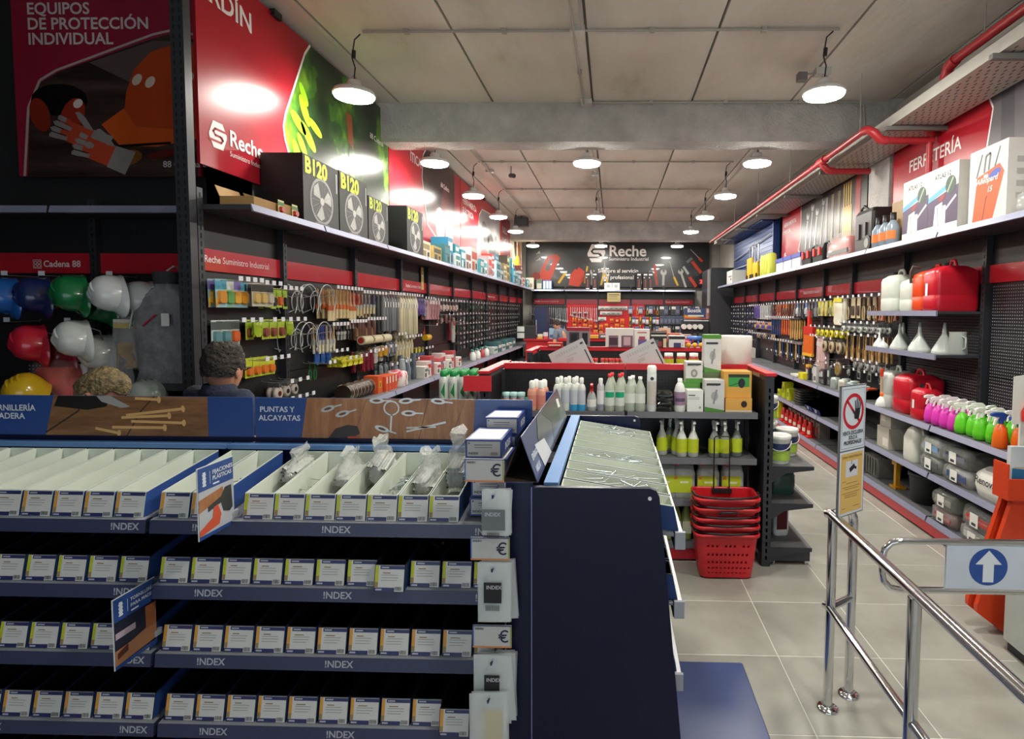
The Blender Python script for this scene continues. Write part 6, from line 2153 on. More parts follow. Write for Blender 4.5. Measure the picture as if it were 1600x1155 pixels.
FANK = '#141415'
for k, (y0, y1, h, yy) in enumerate(((4.2, 4.74, .49, -.36), (4.76, 5.3, .5, -.36), (5.37, 5.84, .42, -.34), (6.32, 6.86, .5, -.36))):
    wd = y1 - y0
    t = rot_box('fan_carton', 'black carton with lime number and fan picture, %s from the corner post' % ORD[k], 'box', LF.p((y0 + y1) / 2 - 3.55, yy, ZT), wd, .31, h, FANK, fanprint, rz=LF.a)
    text(t, 'B120', .165 * h / .5, M('#cfe020', .4, var=0), -wd * .46, -.002, h * .74, .045)
BXC = '#a88452'
def tray_box(lab, v, y, w, d, h, rz=0):
    t = thing('open_carton', lab, 'box', LF.p(v - 3.55, y, ZT), LF.a + rz)
    c = M(BXC, .8)
    part(t, 'carton', MB().box(-w / 2, w / 2, 0, d, 0, .004, c).box(-w / 2, w / 2, 0, .004, .004, h, c).box(-w / 2, w / 2, d - .004, d, .004, h, c).box(-w / 2, -w / 2 + .004, .004, d - .004, .004, h, c).box(w / 2 - .004, w / 2, .004, d - .004, .004, h, c))
    part(t, 'flap', MB().add([(-w / 2, d, h), (w / 2, d, h), (w / 2, d + .03, h + .07), (-w / 2, d + .03, h + .07), (-w / 2, d + .004, h), (w / 2, d + .004, h), (w / 2, d + .034, h + .07), (-w / 2, d + .034, h + .07)], [(0, 1, 2, 3), (7, 6, 5, 4), (0, 3, 7, 4), (1, 5, 6, 2), (3, 2, 6, 7), (0, 4, 5, 1)], c))
    return t
tray_box('open brown carton at the near end of left top shelf', 3.78, -.33, .24, .22, .07)
tray_box('second open brown carton with small packs hanging over its edge', 4.06, -.34, .2, .24, .08)
for k in range(2):
    o = thing('small_card', 'small red and green card hanging from the brown carton, %s' % ('nearer' if k == 0 else 'farther'), 'card', LF.p(3.92 + k * .17 - 3.55, -.355, ZT + .08), LF.a, data=card('#4a7a3a', '#b8342a', .07, .08, '#d0c88a'))
CL = [('#cfc6b0', '#8a7a50'), ('#b8a05c', '#4a4438'), ('#2f6a70', '#3a8a98'), ('#2a8ab0', '#c8dce0'), ('#e2e4de', '#3a8a90'), ('#2f8aa0', '#e0e4e0'), ('#d8dcd8', '#8a4a40'), ('#c8ccc8', '#b83a30'), ('#3c8a98', '#d0d8d8'), ('#dfe0da', '#4a9aa8'), ('#a8acb0', '#c02a28'), ('#e0e2de', '#b8302c'), ('#9ab8c0', '#2a6a80'), ('#3a6a74', '#b8c8c8')]
v = 6.98
k = 0
rr = random.Random(11)
while v < 15.9:
    wd = rr.uniform(.26, .46)
    h = rr.uniform(.2, .4) if v > 7.7 else rr.uniform(.18, .24)
    c1, c2 = CL[k % len(CL)]
    plain_box('machine_carton', 'machine carton in %s on left top shelf, %s after the fans' % ({0: 'cream', 1: 'tan', 2: 'dark teal', 3: 'bright blue', 4: 'white', 5: 'teal', 6: 'white and brown', 7: 'grey and red', 8: 'teal and grey', 9: 'white and blue', 10: 'grey', 11: 'white and red', 12: 'pale blue', 13: 'petrol'}[k % 14], NUM[k]), 'box', LF.p(v + wd / 2 - 3.55, -.345 + rr.uniform(0, .05), ZT), wd - .01, .24, h, c1, [(.1, .9, .55, .85, c2), (.15, .5, .1, .45, c2), (.62, .85, .15, .4, '#2a2e30')], rz=LF.a)
    if rr.random() < .35 and v > 8:
        plain_box('machine_carton', 'machine carton stacked on another on left top shelf, %s upper one' % NUM[k], 'box', LF.p(v + wd / 2 - 3.55, -.31, ZT + h), wd * .8, .2, rr.uniform(.12, .2), c2, [(.1, .8, .3, .7, c1)], rz=LF.a)
    v += wd + rr.uniform(.0, .06)
    k += 1
# yellow vertical notice on the fascia
yn = thing('yellow_notice', 'narrow yellow camera notice fixed under the left top shelf', 'notice', LF.p(7.75 - 3.55, -.035, 2.1), LF.a)
part(yn, 'sheet', MB().box(0, .1, 0, .003, 0, .3, M('#cfb05a', .5)))
part(yn, 'pictogram', MB().rect(.025, .075, .18, .25, -.001, M('#d8d8d8', .5)).rect(.035, .065, .2, .225, -.0015, M('#3a3a40', .5)))

# ================================================================== RECESS WITH HELMETS
def helmet_meshes(c):
    m = M(c, .22, coat=.4)
    sh = MB()
    n = 22
    prof = [(.0, .135), (.03, .133), (.06, .124), (.085, .106), (.1, .08), (.108, .045), (.11, .0)]
    rings = []
    for r, z in prof[1:]:
        rings.append([(r * 1.18 * math.cos(2 * PI * j / n), r * math.sin(2 * PI * j / n), z) for j in range(n)])
    rings.reverse()
    sh.loft(rings, m, False)
    sh.add(rings[-1], [tuple(range(n))], m, True)
    rd = MB()
    for dy in (-.03, 0, .03):
        rd.tube([(.1 * math.cos(a), dy, .035 + .1 * math.sin(a)) for a in [PI * q / 10 for q in range(1, 10)]], .008, m, 6)
    bmb = MB()
    o = []
    i_ = []
    for j in range(n):
        a = 2 * PI * j / n
        ext = .012 + .055 * max(0, math.cos(a)) ** 2
        o.append(((.13 + ext) * math.cos(a), (.11 + ext * .5) * math.sin(a), -.012 - ext * .25))
        i_.append((.128 * math.cos(a), .108 * math.sin(a), .006))
    bmb.loft([i_, o, [(x, y, z - .004) for x, y, z in o], [(x, y, z - .012) for x, y, z in i_]], m, False)
    st = MB().tube([(0, -.1, -.005), (.02, -.09, -.07), (.03, 0, -.11), (.02, .09, -.07), (0, .1, -.005)], .004, M('#6a6c70', .5), 5)
    return sh.mesh('shell'), rd.mesh('ridge'), bmb.mesh('brim'), st.mesh('strap')


HM = {}
HDIR = Vector((-.55, -.82, .12)).normalized()


def helmet(px, py, Y, c, lab, rx=0, d=HDIR):
    if c not in HM:
        HM[c] = helmet_meshes(c)
    p = at(px, py, Y=Y)
    t = thing('safety_helmet', lab, 'helmet', p)
    zax = d
    xax = Vector((.6, -.35, -.55))
    xax = (xax - zax * xax.dot(zax)).normalized()
    yax = zax.cross(xax)
    mtx = Matrix((xax, yax, zax)).transposed()
    t.rotation_euler = mtx.to_euler()
    t.location = p - zax * .06
    for nme, me in zip(('shell', 'ridge', 'brim', 'chin_strap'), HM[c]):
        part(t, nme, me)
    return t


helmet(-4, 461, 3.62, '#1f5aa8', 'bright blue safety helmet cut by the left edge of the picture')
helmet(46, 460, 3.66, '#1c2a5c', 'dark navy blue safety helmet in the upper row')
helmet(103, 457, 3.60, '#16703e', 'green safety helmet, nearer one of the nested green pair')
helmet(150, 476, 3.74, '#155f36', 'green safety helmet nested behind the nearer green one')
helmet(163, 457, 3.60, '#d4d8da', 'white safety helmet in upper row beside the green ones')
helmet(212, 466, 3.70, '#c4c8c8', 'white safety helmet rightmost in the upper row')
helmet(40, 535, 3.60, '#c01f36', 'red safety helmet in the lower row')
helmet(84, 553, 3.74, '#a01a2e', 'red safety helmet nested behind the nearer red one')
helmet(108, 528, 3.58, '#d0d4d2', 'white safety helmet in lower row, nearest of three')
helmet(146, 550, 3.70, '#c8ccca', 'white safety helmet in lower row, middle of three')
helmet(172, 548, 3.80, '#bcc2bc', 'white safety helmet in lower row, rearmost of three')
helmet(34, 606, 3.52, '#d8b022', 'yellow safety helmet low behind the fastener header', d=Vector((-.2, -.6, .75)).normalized())
gh = helmet(232, 628, 3.62, '#a8b4ac', 'pale grey helmet just showing above the header board', d=Vector((0, 0, 1)))
gh.location.z = 1.218
for px, z in ((60, 2.03), (115, 2.03), (215, 2.03), (60, 1.72), (150, 1.72)):
    p = at(px, 450, Y=3.98)
    b = HB[0] if p.x < -4.45 + .84 else HB[1]
    lx = p.x + 4.45 - (0 if b is HB[0] else .84)
    h = part(b, 'peg_hook', HOOK, (lx, -.012, z))
    part(h, 'price_tag', PTAG)
BAGG = M('#c8cac8', .15, alpha=.25, var=0)
for k, (px, Y) in enumerate(((196, 3.64), (214, 3.74), (225, 3.84))):
    p = at(px, 502, Y=Y)
    t = thing('glove_bag', 'clear bag with yellow header and tan gloves, %s in the recess' % ('front', 'middle', 'rear')[k], 'bag', p, 0, 'bagged tan gloves')
    part(t, 'bag', MB().loft([rrect(.16, .035, .012, -.31, 2), rrect(.165, .05, .015, -.2, 2), rrect(.16, .03, .012, -.03, 2), rrect(.16, .006, .002, 0.0, 2)], BAGG))
    part(t, 'header', MB().box(-.078, .078, -.005, .003, -.045, .012, M('#d8d4c8', .5)).rect(-.074, .074, -.045, -.012, -.0058, M('#d0b828', .5)).disc(.05, -.028, .01, -.0062, BLACK, 10))
    part(t, 'gloves', bag_lump(.12, .025, .15, M('#a8824e', .8, var=.3, scale=30), 70 + k, .02), (0, 0, -.3))
# jacket
p = at(266, 450, Y=3.74)
jk = thing('work_jacket', 'grey work jacket with red zip pocket hanging by the corner post', 'jacket', (p.x, 3.72, 0))
JG, JD = M('#5d5d60', .7, var=.2, scale=12), M('#3e3e42', .7, var=.2)
JM = noise_mat('jacket_cloth', [(.35, '#6a6a6d'), (.55, '#868689'), (.7, '#9c9c9f')], 7, .6, .9, bscale=14)
q = random.Random(5)
rings = []
for z, w, d in ((1.30, .36, .18), (1.34, .39, .2), (1.40, .37, .19), (1.48, .4, .21), (1.62, .42, .2), (1.76, .42, .19), (1.86, .38, .17), (1.92, .24, .14), (1.95, .15, .12), (2.0, .16, .12)):
    rings.append([(x + q.uniform(-.008, .008), y + q.uniform(-.01, .01), zz) for x, y, zz in rrect(w, d, .08, z, 4)])
part(jk, 'torso', MB().loft(rings, JM, False))
for s in (-1,):
    pts = [(s * .15, 0, 1.86), (s * .22, 0, 1.78), (s * .25, -.01, 1.6), (s * .25, -.03, 1.42), (s * .24, -.05, 1.30)]
    part(jk, 'sleeve', MB().tube(pts, [.07, .085, .075, .068, .05], JM, 10))
part(jk, 'collar', MB().lathe([(.075, 1.97), (.085, 2.03), (.08, 2.05)], M('#333336', .7), 14, (0, 0, 0), caps=False))
part(jk, 'zip_pocket', MB().tube([(-.09, -.105, 1.70), (.0, -.112, 1.77)], .006, M('#b02a34', .5), 6))
part(jk, 'stripe', MB().tube([(-.16, -.085, 1.84), (-.17, -.1, 1.74), (-.19, -.09, 1.68)], .006, M('#b8bcc0', .4), 6))
part(jk, 'hem', MB().loft([rrect(.37, .19, .08, 1.28, 4), rrect(.38, .2, .08, 1.33, 4)], JD, False))
part(jk, 'tag', MB().box(.05, .1, -.13, -.125, 1.7, 1.78, PAPER))
part(jk, 'hanger', MB().tube([(-.14, 0, 1.93), (0, 0, 2.0), (0, 0, 2.06), (.02, .03, 2.09), (0, .1, 2.08), (0, .26, 2.05)], .006, M('#d8dad8', .4), 6))
# goods on the recess shelf
zr = 1.2005
thing('blue_carton', 'dark blue box standing low at the left behind the header', 'box', at(48, 640, Y=3.62) * 1, data=None)
bc = bpy.data.objects['blue_carton']
bc.location = (at(48, 640, Y=3.62).x, 3.62, zr)
part(bc, 'carton', MB().box(-.06, .06, 0, .1, 0, .14, M('#232c68', .5)))
part(bc, 'label', MB().rect(-.05, .05, .02, .06, -.001, PAPER))
vb = thing('vest_pack', 'orange red safety vests in clear wrap behind the header', 'pack', (at(84, 600, Y=3.66).x, 3.70, zr))
part(vb, 'vests', bag_lump(.24, .14, .22, M('#d8402c', .5, var=.2), 3, .03))
part(vb, 'wrap', bag_lump(.27, .17, .27, M('#d0c8c8', .1, alpha=.15, var=0), 4, .05))
fb = thing('foil_pack', 'shiny dark bag of visors behind the blond head', 'bag', (at(212, 600, Y=3.7).x, 3.72, zr), data=bag_lump(.2, .14, .26, M('#33403c', .12, .6, var=.5, scale=20), 8, .05))
thing('white_card_pack', 'white and lime packet beside the safety vests', 'packet', (at(120, 600, Y=3.7).x, 3.74, zr), data=MB().box(-.04, .04, 0, .03, 0, .24, PAPER).rect(-.04, .04, .12, .17, -.001, LIMEL if 'LIMEL' in globals() else PAPER))
thing('red_ear_defender', 'dark red ear defender cup beside the pale helmet', 'ear defender', (at(208, 622, Y=3.6).x, 3.6, zr), data=MB().lathe([(.02, 0), (.04, .02), (.045, .08), (.03, .115), (.001, .12)], M('#7a1f26', .35), 14))

# ================================================================== PEOPLE


def head_mesh(skin):
    """head: z up, face to +y; origin at the chin-neck joint"""
    mb = MB()
    n, k = 20, 14
    rings = []
    for i in range(1, k):
        f = i / k
        t = PI * f
        z = .115 - .12 * math.cos(t)
        w = .075 * math.sin(t) ** .75
        dp = .096 * math.sin(t) ** .75
        if z < .07:
            w *= .86 + .14 * z / .07
            dp *= .93
        ring = []
        for j in range(n):
            a = 2 * PI * j / n
            x, y = w * math.cos(a), dp * math.sin(a)
            if y > 0:
                y *= .94
                if .05 < z < .13 and abs(x) < .02:
                    y += .004
            else:
                y *= 1.04 if z > .08 else .9
            ring.append((x, y, z))
        rings.append(ring)
    mb.loft(rings, skin)
    return mb


def person(loc, rz, lab, top_z, shirt, trousers, hair_c, hair_kind, head_rot=(0, 0, 0), lean=0.0, arms=None, glasses=False, skin=SKIN):
    """standing adult, faces +y before rotation; top_z = top of head"""
    s = top_z / 1.72
    t = thing('person', lab, 'person', loc, rz)
    J = {'pelvis': (0, 0, .92), 'belly': (0, .0 + lean * .1, 1.08), 'chest': (0, lean * .25, 1.28), 'neck0': (0, lean * .36, 1.45), 'neck1': (0, lean * .44, 1.5)}
    for sd, sg in (('l', -1), ('r', 1)):
        J['hip' + sd] = (sg * .09, 0, .9)
        J['knee' + sd] = (sg * .1, .02, .5)
        J['ank' + sd] = (sg * .1, -.01, .09)
        J['toe' + sd] = (sg * .11, .14, .04)
        J['sh' + sd] = (sg * .17, lean * .33, 1.42)
        J['el' + sd] = (sg * .24, lean * .3 + .02, 1.1)
        J['wr' + sd] = (sg * .22, lean * .3 + .2, .98)
        J['ha' + sd] = (sg * .2, lean * .3 + .27, .97)
    if arms:
        J.update(arms)

    def skin_obj(name, chain, radii, mtl, root):
        names = []
        for a, b in chain:
            for q in (a, b):
                if q not in names:
                    names.append(q)
        me = bpy.data.meshes.new(name)
        me.from_pydata([Vector(J[q]) * s for q in names], [(names.index(a), names.index(b)) for a, b in chain], [])
        me.materials.append(mtl)
        o = part(t, name, me)
        m = o.modifiers.new('skin', 'SKIN')
        m.use_smooth_shade = True
        for i, q in enumerate(names):
            r = radii[q]
            r = r if isinstance(r, tuple) else (r, r)
            me.skin_vertices[0].data[i].radius = (r[0] * s, r[1] * s)
            me.skin_vertices[0].data[i].use_root = (q == root)
        sb = o.modifiers.new('smooth', 'SUBSURF')
        sb.levels = 2
        sb.render_levels = 2
        return o
    R = {'pelvis': (.15, .1), 'belly': (.14, .1), 'chest': (.16, .11), 'neck0': (.06, .06), 'neck1': .055}
    for sd in 'lr':
        R.update({'hip' + sd: .085, 'knee' + sd: .058, 'ank' + sd: .04, 'toe' + sd: .035, 'sh' + sd: .06, 'el' + sd: .042, 'wr' + sd: .028, 'ha' + sd: .03})
    ch = [('pelvis', 'belly'), ('belly', 'chest'), ('chest', 'neck0'), ('neck0', 'neck1')]
    for sd in 'lr':
        ch += [('pelvis', 'hip' + sd), ('hip' + sd, 'knee' + sd), ('knee' + sd, 'ank' + sd), ('ank' + sd, 'toe' + sd), ('chest', 'sh' + sd), ('sh' + sd, 'el' + sd), ('el' + sd, 'wr' + sd), ('wr' + sd, 'ha' + sd)]
    skin_obj('body', ch, R, skin, 'pelvis')
    # fingers
    for sd, sg in (('l', -1), ('r', 1)):
        h = Vector(J['ha' + sd]) * s
        d = (h - Vector(J['wr' + sd]) * s).normalized()
        sid = Vector((1, 0, 0))
        for q, (off, L) in enumerate(((-.026, .058), (-.009, .07), (.009, .066), (.025, .05))):
            a = h + sid * off * s + d * .012
            part(t, 'finger', MB().tube([a, a + d * L * .5 * s, a + (d * L * .85 + Vector((0, 0, -.02))) * s], [.0085, .008, .006], skin, 6))
        a = h + sid * (-sg) * .03 * s
        part(t, 'thumb', MB().tube([a - d * .02, a + Vector((-sg * .018, 0, -.005)) + d * .02, a + Vector((-sg * .02, 0, -.01)) + d * .045], [.011, .01, .007], skin, 6))
    R2 = {k: ((v[0] + .018, v[1] + .018) if isinstance(v, tuple) else v + .016) for k, v in R.items()}
    J['armmid_l'] = tuple((Vector(J['shl']) * .35 + Vector(J['ell']) * .65))
    J['armmid_r'] = tuple((Vector(J['shr']) * .35 + Vector(J['elr']) * .65))
    R2['armmid_l'] = R2['armmid_r'] = .066
    R2['neck0'] = (.075, .072)
    skin_obj('shirt', [('pelvis', 'belly'), ('belly', 'chest'), ('chest', 'neck0'), ('chest', 'shl'), ('shl', 'armmid_l'), ('chest', 'shr'), ('shr', 'armmid_r')], R2, shirt, 'pelvis')
    J['collar0'], J['collar1'] = J['neck0'], tuple(Vector(J['neck0']) + Vector((0, lean * .05, .03)))
    c = Vector(J['collar0']) * s
    part(t, 'collar', MB().lathe([(.085 * s, .0), (.078 * s, .03 * s), (.07 * s, .045 * s)], shirt, 16, (c.x, c.y, c.z), caps=False))
    J['legmidl'], J['legmidr'] = J['ankl'], J['ankr']
    skin_obj('trousers', [('pelvis', 'hipl'), ('hipl', 'kneel'), ('kneel', 'ankl'), ('pelvis', 'hipr'), ('hipr', 'kneer'), ('kneer', 'ankr')], {k: ((v[0] + .008, v[1] + .012) if isinstance(v, tuple) else v + .012) for k, v in R.items()}, trousers, 'pelvis')
    for sd, sg in (('l', -1), ('r', 1)):
        a = Vector(J['ank' + sd]) * s
        part(t, 'shoe', MB().loft([rrect(.09, .26, .04, 0, 4, (a.x, a.y + .07)), rrect(.1, .27, .045, .03, 4, (a.x, a.y + .07)), rrect(.08, .2, .04, .08, 4, (a.x, a.y + .04))], BLACK))
    # head
    nk = Vector(J['neck1']) * s
    hd = part(t, 'head', head_mesh(skin), nk + Vector((0, .012, -.055)), head_rot)
    for sg in (-1, 1):
        part(hd, 'ear', MB().lathe([(.006, -.03), (.017, -.015), (.019, .005), (.015, .022), (.005, .03)], skin, 10, (sg * .079, -.008, .105), sx=.5, sy=1), (0, 0, 0))
        part(hd, 'eye', MB().lathe([(.004, -.008), (.012, 0), (.004, .008)], WHITE, 8, (sg * .032, .08, .125)))
    part(hd, 'nose', MB().add([(-.014, .085, .085), (.014, .085, .085), (0, .112, .088), (0, .088, .13)], [(0, 1, 2), (0, 2, 3), (1, 3, 2), (0, 3, 1)], skin, True))
    part(hd, 'mouth', MB().lathe([(.002, -.005), (.022, 0), (.002, .005)], M('#8a4a40', .5), 8, (0, .078, .055), sy=.4))
    # hair cap
    hm = noise_mat('hair_' + hair_kind, hair_c, 40, .65, 1.0, bscale=55)
    q = random.Random(len(lab))
    mb = MB()
    n, k = 36, 14
    rings = []
    for i in range(k + 1):
        f = i / k
        ring = []
        for j in range(n):
            a = 2 * PI * j / n
            front = math.sin(a)
            low = (.09 if front < -.2 else (.12 if abs(front) <= .35 else .185))
            if hair_kind == 'curly':
                low -= .015
            tmax = math.acos(max(-1, min(1, (low - .115) / .125)))
            tt = .02 + f * (tmax - .02)
            z = .118 + .128 * math.cos(tt)
            rad = math.sin(tt) ** .75
            th = .012 * (1 - .75 * f) + (.010 if hair_kind == 'curly' else .004)
            jit = q.uniform(-.004, .004) * (1.6 if hair_kind == 'curly' else .8) * (f > 0)
            x = (.075 * rad + th + jit) * math.cos(a)
            y = (.096 * rad + th + jit) * math.sin(a) * (1.04 if front < 0 else .96)
            ring.append((x, y, z + th * .6 + jit * .5))
        rings.append(ring)
    mb.loft(rings, hm, False)
    mb.add(rings[0], [tuple(reversed(range(n)))], hm, True)
    part(hd, 'hair', mb)
    if glasses:
        gm = M('#1c1c20', .3)
        for sg in (-1, 1):
            part(hd, 'glasses', MB().tube([(sg * .084, -.02, .118), (sg * .082, .04, .128), (sg * .07, .1, .125)], .0035, gm, 6))
        part(hd, 'glasses', MB().tube([(-.07, .1, .125), (-.035, .105, .11), (0, .1, .125), (.035, .105, .11), (.07, .1, .125)], .003, gm, 6))
    return t


TSH = noise_mat('navy_cotton', [(.3, '#23283c'), (.7, '#2f354c')], 8, .85, .3)
person((-1.97, 2.75, 0), -.35, 'man seen from behind with dark curly hair and navy shirt', 1.655, TSH, M('#2a2c34', .8), [(.3, '#0e0b09'), (.55, '#2a211b'), (.75, '#4a3d33')], 'curly', head_rot=(-.05, 0, .3), glasses=True, lean=.15)
person((-2.69, 2.62, 0), -1.25, 'person with short blond hair and glasses bending the head, mostly hidden', 1.56, M('#4a5058', .8), M('#2a2c34', .8), [(.3, '#4a3c28'), (.55, '#8a7854'), (.75, '#a8946c')], 'straight', head_rot=(-.75, 0, 0), lean=.35, glasses=True)
person((-1.10, 13.2, 0), 1.1, 'distant person in grey blue shirt at the back counter', 1.66, M('#6a7280', .8), M('#2a2c34', .8), [(.3, '#14100c'), (.7, '#3a2c22')], 'short', head_rot=(-.3, 0, 0), lean=.4)
# ================================================================== RIGHT WALL GOODS
def rw(v, y, z):
    """point on the right wall frame: v = distance from the entrance, y = out from the wall (negative)"""
    return RF.p(14.3 - v, y, z)


def RX(px, X=2.62):
    """distance along the right wall of something seen at photo column px, X from the axis"""
    return at(px, 489, X=X).y


# small shelves for canisters and funnels in the third bay
for z, lab in ((1.83, 'upper'), (1.475, 'lower')):
    s = part(RB[2], 'small_shelf', MB().box(.02, 1.28, -.40, -.012, z - .022, z, SHELFM).top(SHELFTOP))
    part(s, 'price_rail', MB().box(.02, 1.28, -.415, -.40, z - .04, z + .006, LIPM))
WCAN, RCAN, OCAN = M('#d3d9cf', .35), M('#c01a2c', .3), M('#e24a1c', .3)
jerrican('white plastic jerrican with black cap, left on the upper shelf', rw(5.72, -.22, 1.8305), .3, .26, .40, WCAN, BLACK, RF.a)
jerrican('white plastic jerrican partly hidden behind the orange one', rw(5.38, -.21, 1.8305), .26, .26, .34, WCAN, BLACK, RF.a)
jerrican('orange red fuel can with black spout on the upper shelf', rw(5.1, -.21, 1.8305), .2, .34, .40, OCAN, BLACK, RF.a, spout=M('#3a2a22', .4))
jerrican('large red fuel can, nearest on the upper shelf', rw(4.875, -.215, 1.8305), .22, .37, .42, RCAN, BLACK, RF.a, sticker=PAPER)
FUN = M('#c9d0cb', .3, alpha=.9, var=0)
FUNW = M('#e6e9e6', .35)


def funnel(v, y, r, h, m, lab):
    t = thing('funnel', lab, 'funnel', rw(v, y, 1.4755), RF.a)
    part(t, 'bowl', MB().lathe([(r, 0), (r * 1.01, .012), (r, .018), (r * .96, .03), (r * .2, h * .62)], m, 20, caps=False))
    part(t, 'stem', MB().lathe([(r * .2, h * .62), (r * .1, h), (r * .08, h)], m, 12, caps=False))


funnel(5.85, -.34, .055, .15, FUNW, 'small white funnel upside down, leftmost on the funnel shelf')
funnel(5.72, -.36, .045, .1, FUNW, 'smallest white funnel upside down on the funnel shelf')
funnel(5.62, -.22, .09, .25, FUN, 'tall translucent funnel at the back of the funnel shelf')
funnel(5.52, -.3, .085, .24, FUN, 'translucent funnel in front of the tall one')
funnel(5.28, -.24, .095, .26, FUN, 'large translucent funnel in the middle of the shelf')
funnel(5.12, -.32, .09, .22, FUN, 'wide translucent funnel at the shelf front')
funnel(4.93, -.22, .095, .26, FUN, 'translucent funnel beside the white jug')
t = thing('measuring_jug', 'translucent plastic measuring jug, nearest on the funnel shelf', 'jug', rw(4.84, -.16, 1.4755), RF.a)
part(t, 'jug', MB().lathe([(.07, 0), (.075, .01), (.062, .17), (.066, .185)], FUN, 18, caps=False))
part(t, 'handle', MB().tube([(.06, 0, .15), (.11, 0, .14), (.11, 0, .06), (.07, 0, .04)], .008, FUN, 6))

# ---- shelf at table height (z .90)
Z9 = .9005
jerrican('large red fuel can on the main right shelf behind a smaller one', rw(5.35, -.2, Z9), .3, .36, .40, RCAN, BLACK, RF.a)
jerrican('small red fuel can with bar code on the main right shelf', rw(5.02, -.3, Z9), .2, .2, .3, RCAN, BLACK, RF.a, sticker=PAPER)
jerrican('grey white canister at the back of the main right shelf', rw(5.66, -.24, Z9), .22, .26, .4, M('#b9beb8', .35), M('#5a5d5a', .4), RF.a)
PK, GN, OR = M('#d93bb4', .35), M('#62cc28', .35), M('#e86a1c', .35)
bprof = [(.032, 0), (.05, .012), (.054, .05), (.046, .12), (.028, .155), (.014, .165)]
spk = spray_parts(PK, .165, .05, WHITE, WHITE, prof=bprof, s=1.1)
spg = spray_parts(GN, .165, .05, WHITE, WHITE, prof=bprof, s=1.1)
spo = spray_parts(OR, .165, .05, M('#2a4a9a', .4), WHITE, prof=[(.045, 0), (.05, .01), (.046, .05), (.048, .06), (.042, .1), (.036, .14), (.014, .165)], s=1.2)
q = 0
for i in range(4):
    for j in range(2):
        if i == 0 and j == 0:
            bottle_root('spray_bottle', 'pink spray bottle with white trigger, first in front row beside the red can', rw(4.83, -.36, Z9), spk, RF.a, 'pink spray bottles')
            continue
        bottle_root('spray_bottle', 'pink spray bottle with white trigger, %s in %s row' % (ORD[i], 'front' if j == 0 else 'rear'), rw(4.83 - i * .112, -.36 + j * .13, Z9), spk, RF.a + random.uniform(-.3, .3), 'pink spray bottles')
for i in range(4):
    for j in range(2):
        bottle_root('spray_bottle', 'lime green spray bottle with white trigger, %s in %s row' % (ORD[i], 'front' if j == 0 else 'rear'), rw(4.40 - i * .112, -.36 + j * .13 + .02 * (i % 2), Z9), spg, RF.a + random.uniform(-.3, .3), 'lime spray bottles')
for i in range(4):
    bottle_root('spray_bottle', 'orange spray bottle with blue head, %s from the lime ones' % ORD[i], rw(3.94 - i * .125, -.38 + .04 * (i % 2), Z9), spo, RF.a, 'orange spray bottles')
t = thing('oil_can', 'white funnel can with orange tipped flexible spout on main right shelf', 'oil can', rw(5.68, -.37, Z9), RF.a)
part(t, 'body', MB().lathe([(.06, 0), (.065, .01), (.05, .06), (.02, .1)], FUNW, 16))
part(t, 'collar', MB().lathe([(.022, .1), (.024, .13), (.015, .14)], OR, 12))
part(t, 'spout', MB().tube([(0, 0, .14), (.0, -.01, .2), (.02, -.02, .3)], .01, M('#c8a888', .5), 8))
part(t, 'tip', MB().cyl((.02, -.02, .3), (.03, -.024, .37), .016, M('#d8401c', .4), n=10))


def bluebin(v, y, z, lab, s=1.0):
    t = thing('storage_bin', lab, 'bin', rw(v, y, z), RF.a, 'blue storage bins')
    c = M('#2446a8', .35)
    w, d, h = .16 * s, .22 * s, .1 * s
    part(t, 'bin', MB().add([(-w / 2, 0, 0), (w / 2, 0, 0), (w / 2, d, 0), (-w / 2, d, 0), (-w / 2, -.03, h * .45), (w / 2, -.03, h * .45), (w / 2, d, h), (-w / 2, d, h), (-w / 2, d * .35, h), (w / 2, d * .35, h)],
                             [(0, 3, 2, 1), (0, 1, 5, 4), (2, 3, 7, 6), (0, 4, 8, 7, 3), (1, 2, 6, 9, 5), (4, 0, 3, 7, 8), (5, 9, 6, 2, 1), (1, 0, 4, 5), (6, 7, 3, 2), (1, 2, 3, 0)], c))
    part(t, 'tag', MB().add([(-.03, -.022, h * .15), (.03, -.022, h * .15), (.03, -.03, h * .4), (-.03, -.03, h * .4)], [(0, 1, 2, 3), (3, 2, 1, 0)], PAPER))


for k in range(3):
    bluebin(6.2 + k * .18, -.38, Z9, 'open blue storage bin on main right shelf, %s after the oil can' % ORD[k])
    plain_box('small_carton', 'small printed carton resting in a blue bin, %s' % ORD[k], 'box', rw(6.2 + k * .18, -.3, Z9 + .012), .1, .1, .1, ['#b84a30', '#c8ccc8', '#d8c040'][k], [(.1, .9, .3, .7, '#e0e0dc')], rz=RF.a)
for k in range(5):
    thing('paint_tin', 'small metal tin with patterned label on main right shelf, %s from left' % ORD[k], 'tin', rw(7.05 - k * .12, -.3 + .08 * (k % 2), Z9), RF.a, 'patterned tins', MB().lathe([(.055, 0), (.058, .01), (.058, .11), (.05, .13), (.02, .135)], M(['#a8b4b0', '#8a9aa0', '#c8c4b4'][k % 3], .35, .3, var=.4, scale=40), 16))
for k in range(6):
    plain_box('tool_blister', 'black and silver tool pack standing on main right shelf, %s from left' % ORD[k], 'package', rw(7.95 - k * .14, -.34 + .03 * (k % 2), Z9), .12, .05, .17 + .03 * (k % 3), ['#26282a', '#3c3e40', '#c8c8c4', '#1e1e20'][k % 4], [(.1, .6, .5, .85, '#b8bcc0'), (.2, .9, .1, .35, '#6a6c70'), (.0, 1, .9, 1, '#a83030' if k % 3 == 0 else '#4a4c50')], rz=RF.a, grp='tool packs on main right shelf')
plain_box('yellow_carton', 'bright yellow carton on the edge of main right shelf', 'box', rw(8.05, -.40, Z9), .2, .1, .085, '#d8cc20', [(.1, .4, .2, .8, '#b8ac18')], rz=RF.a)
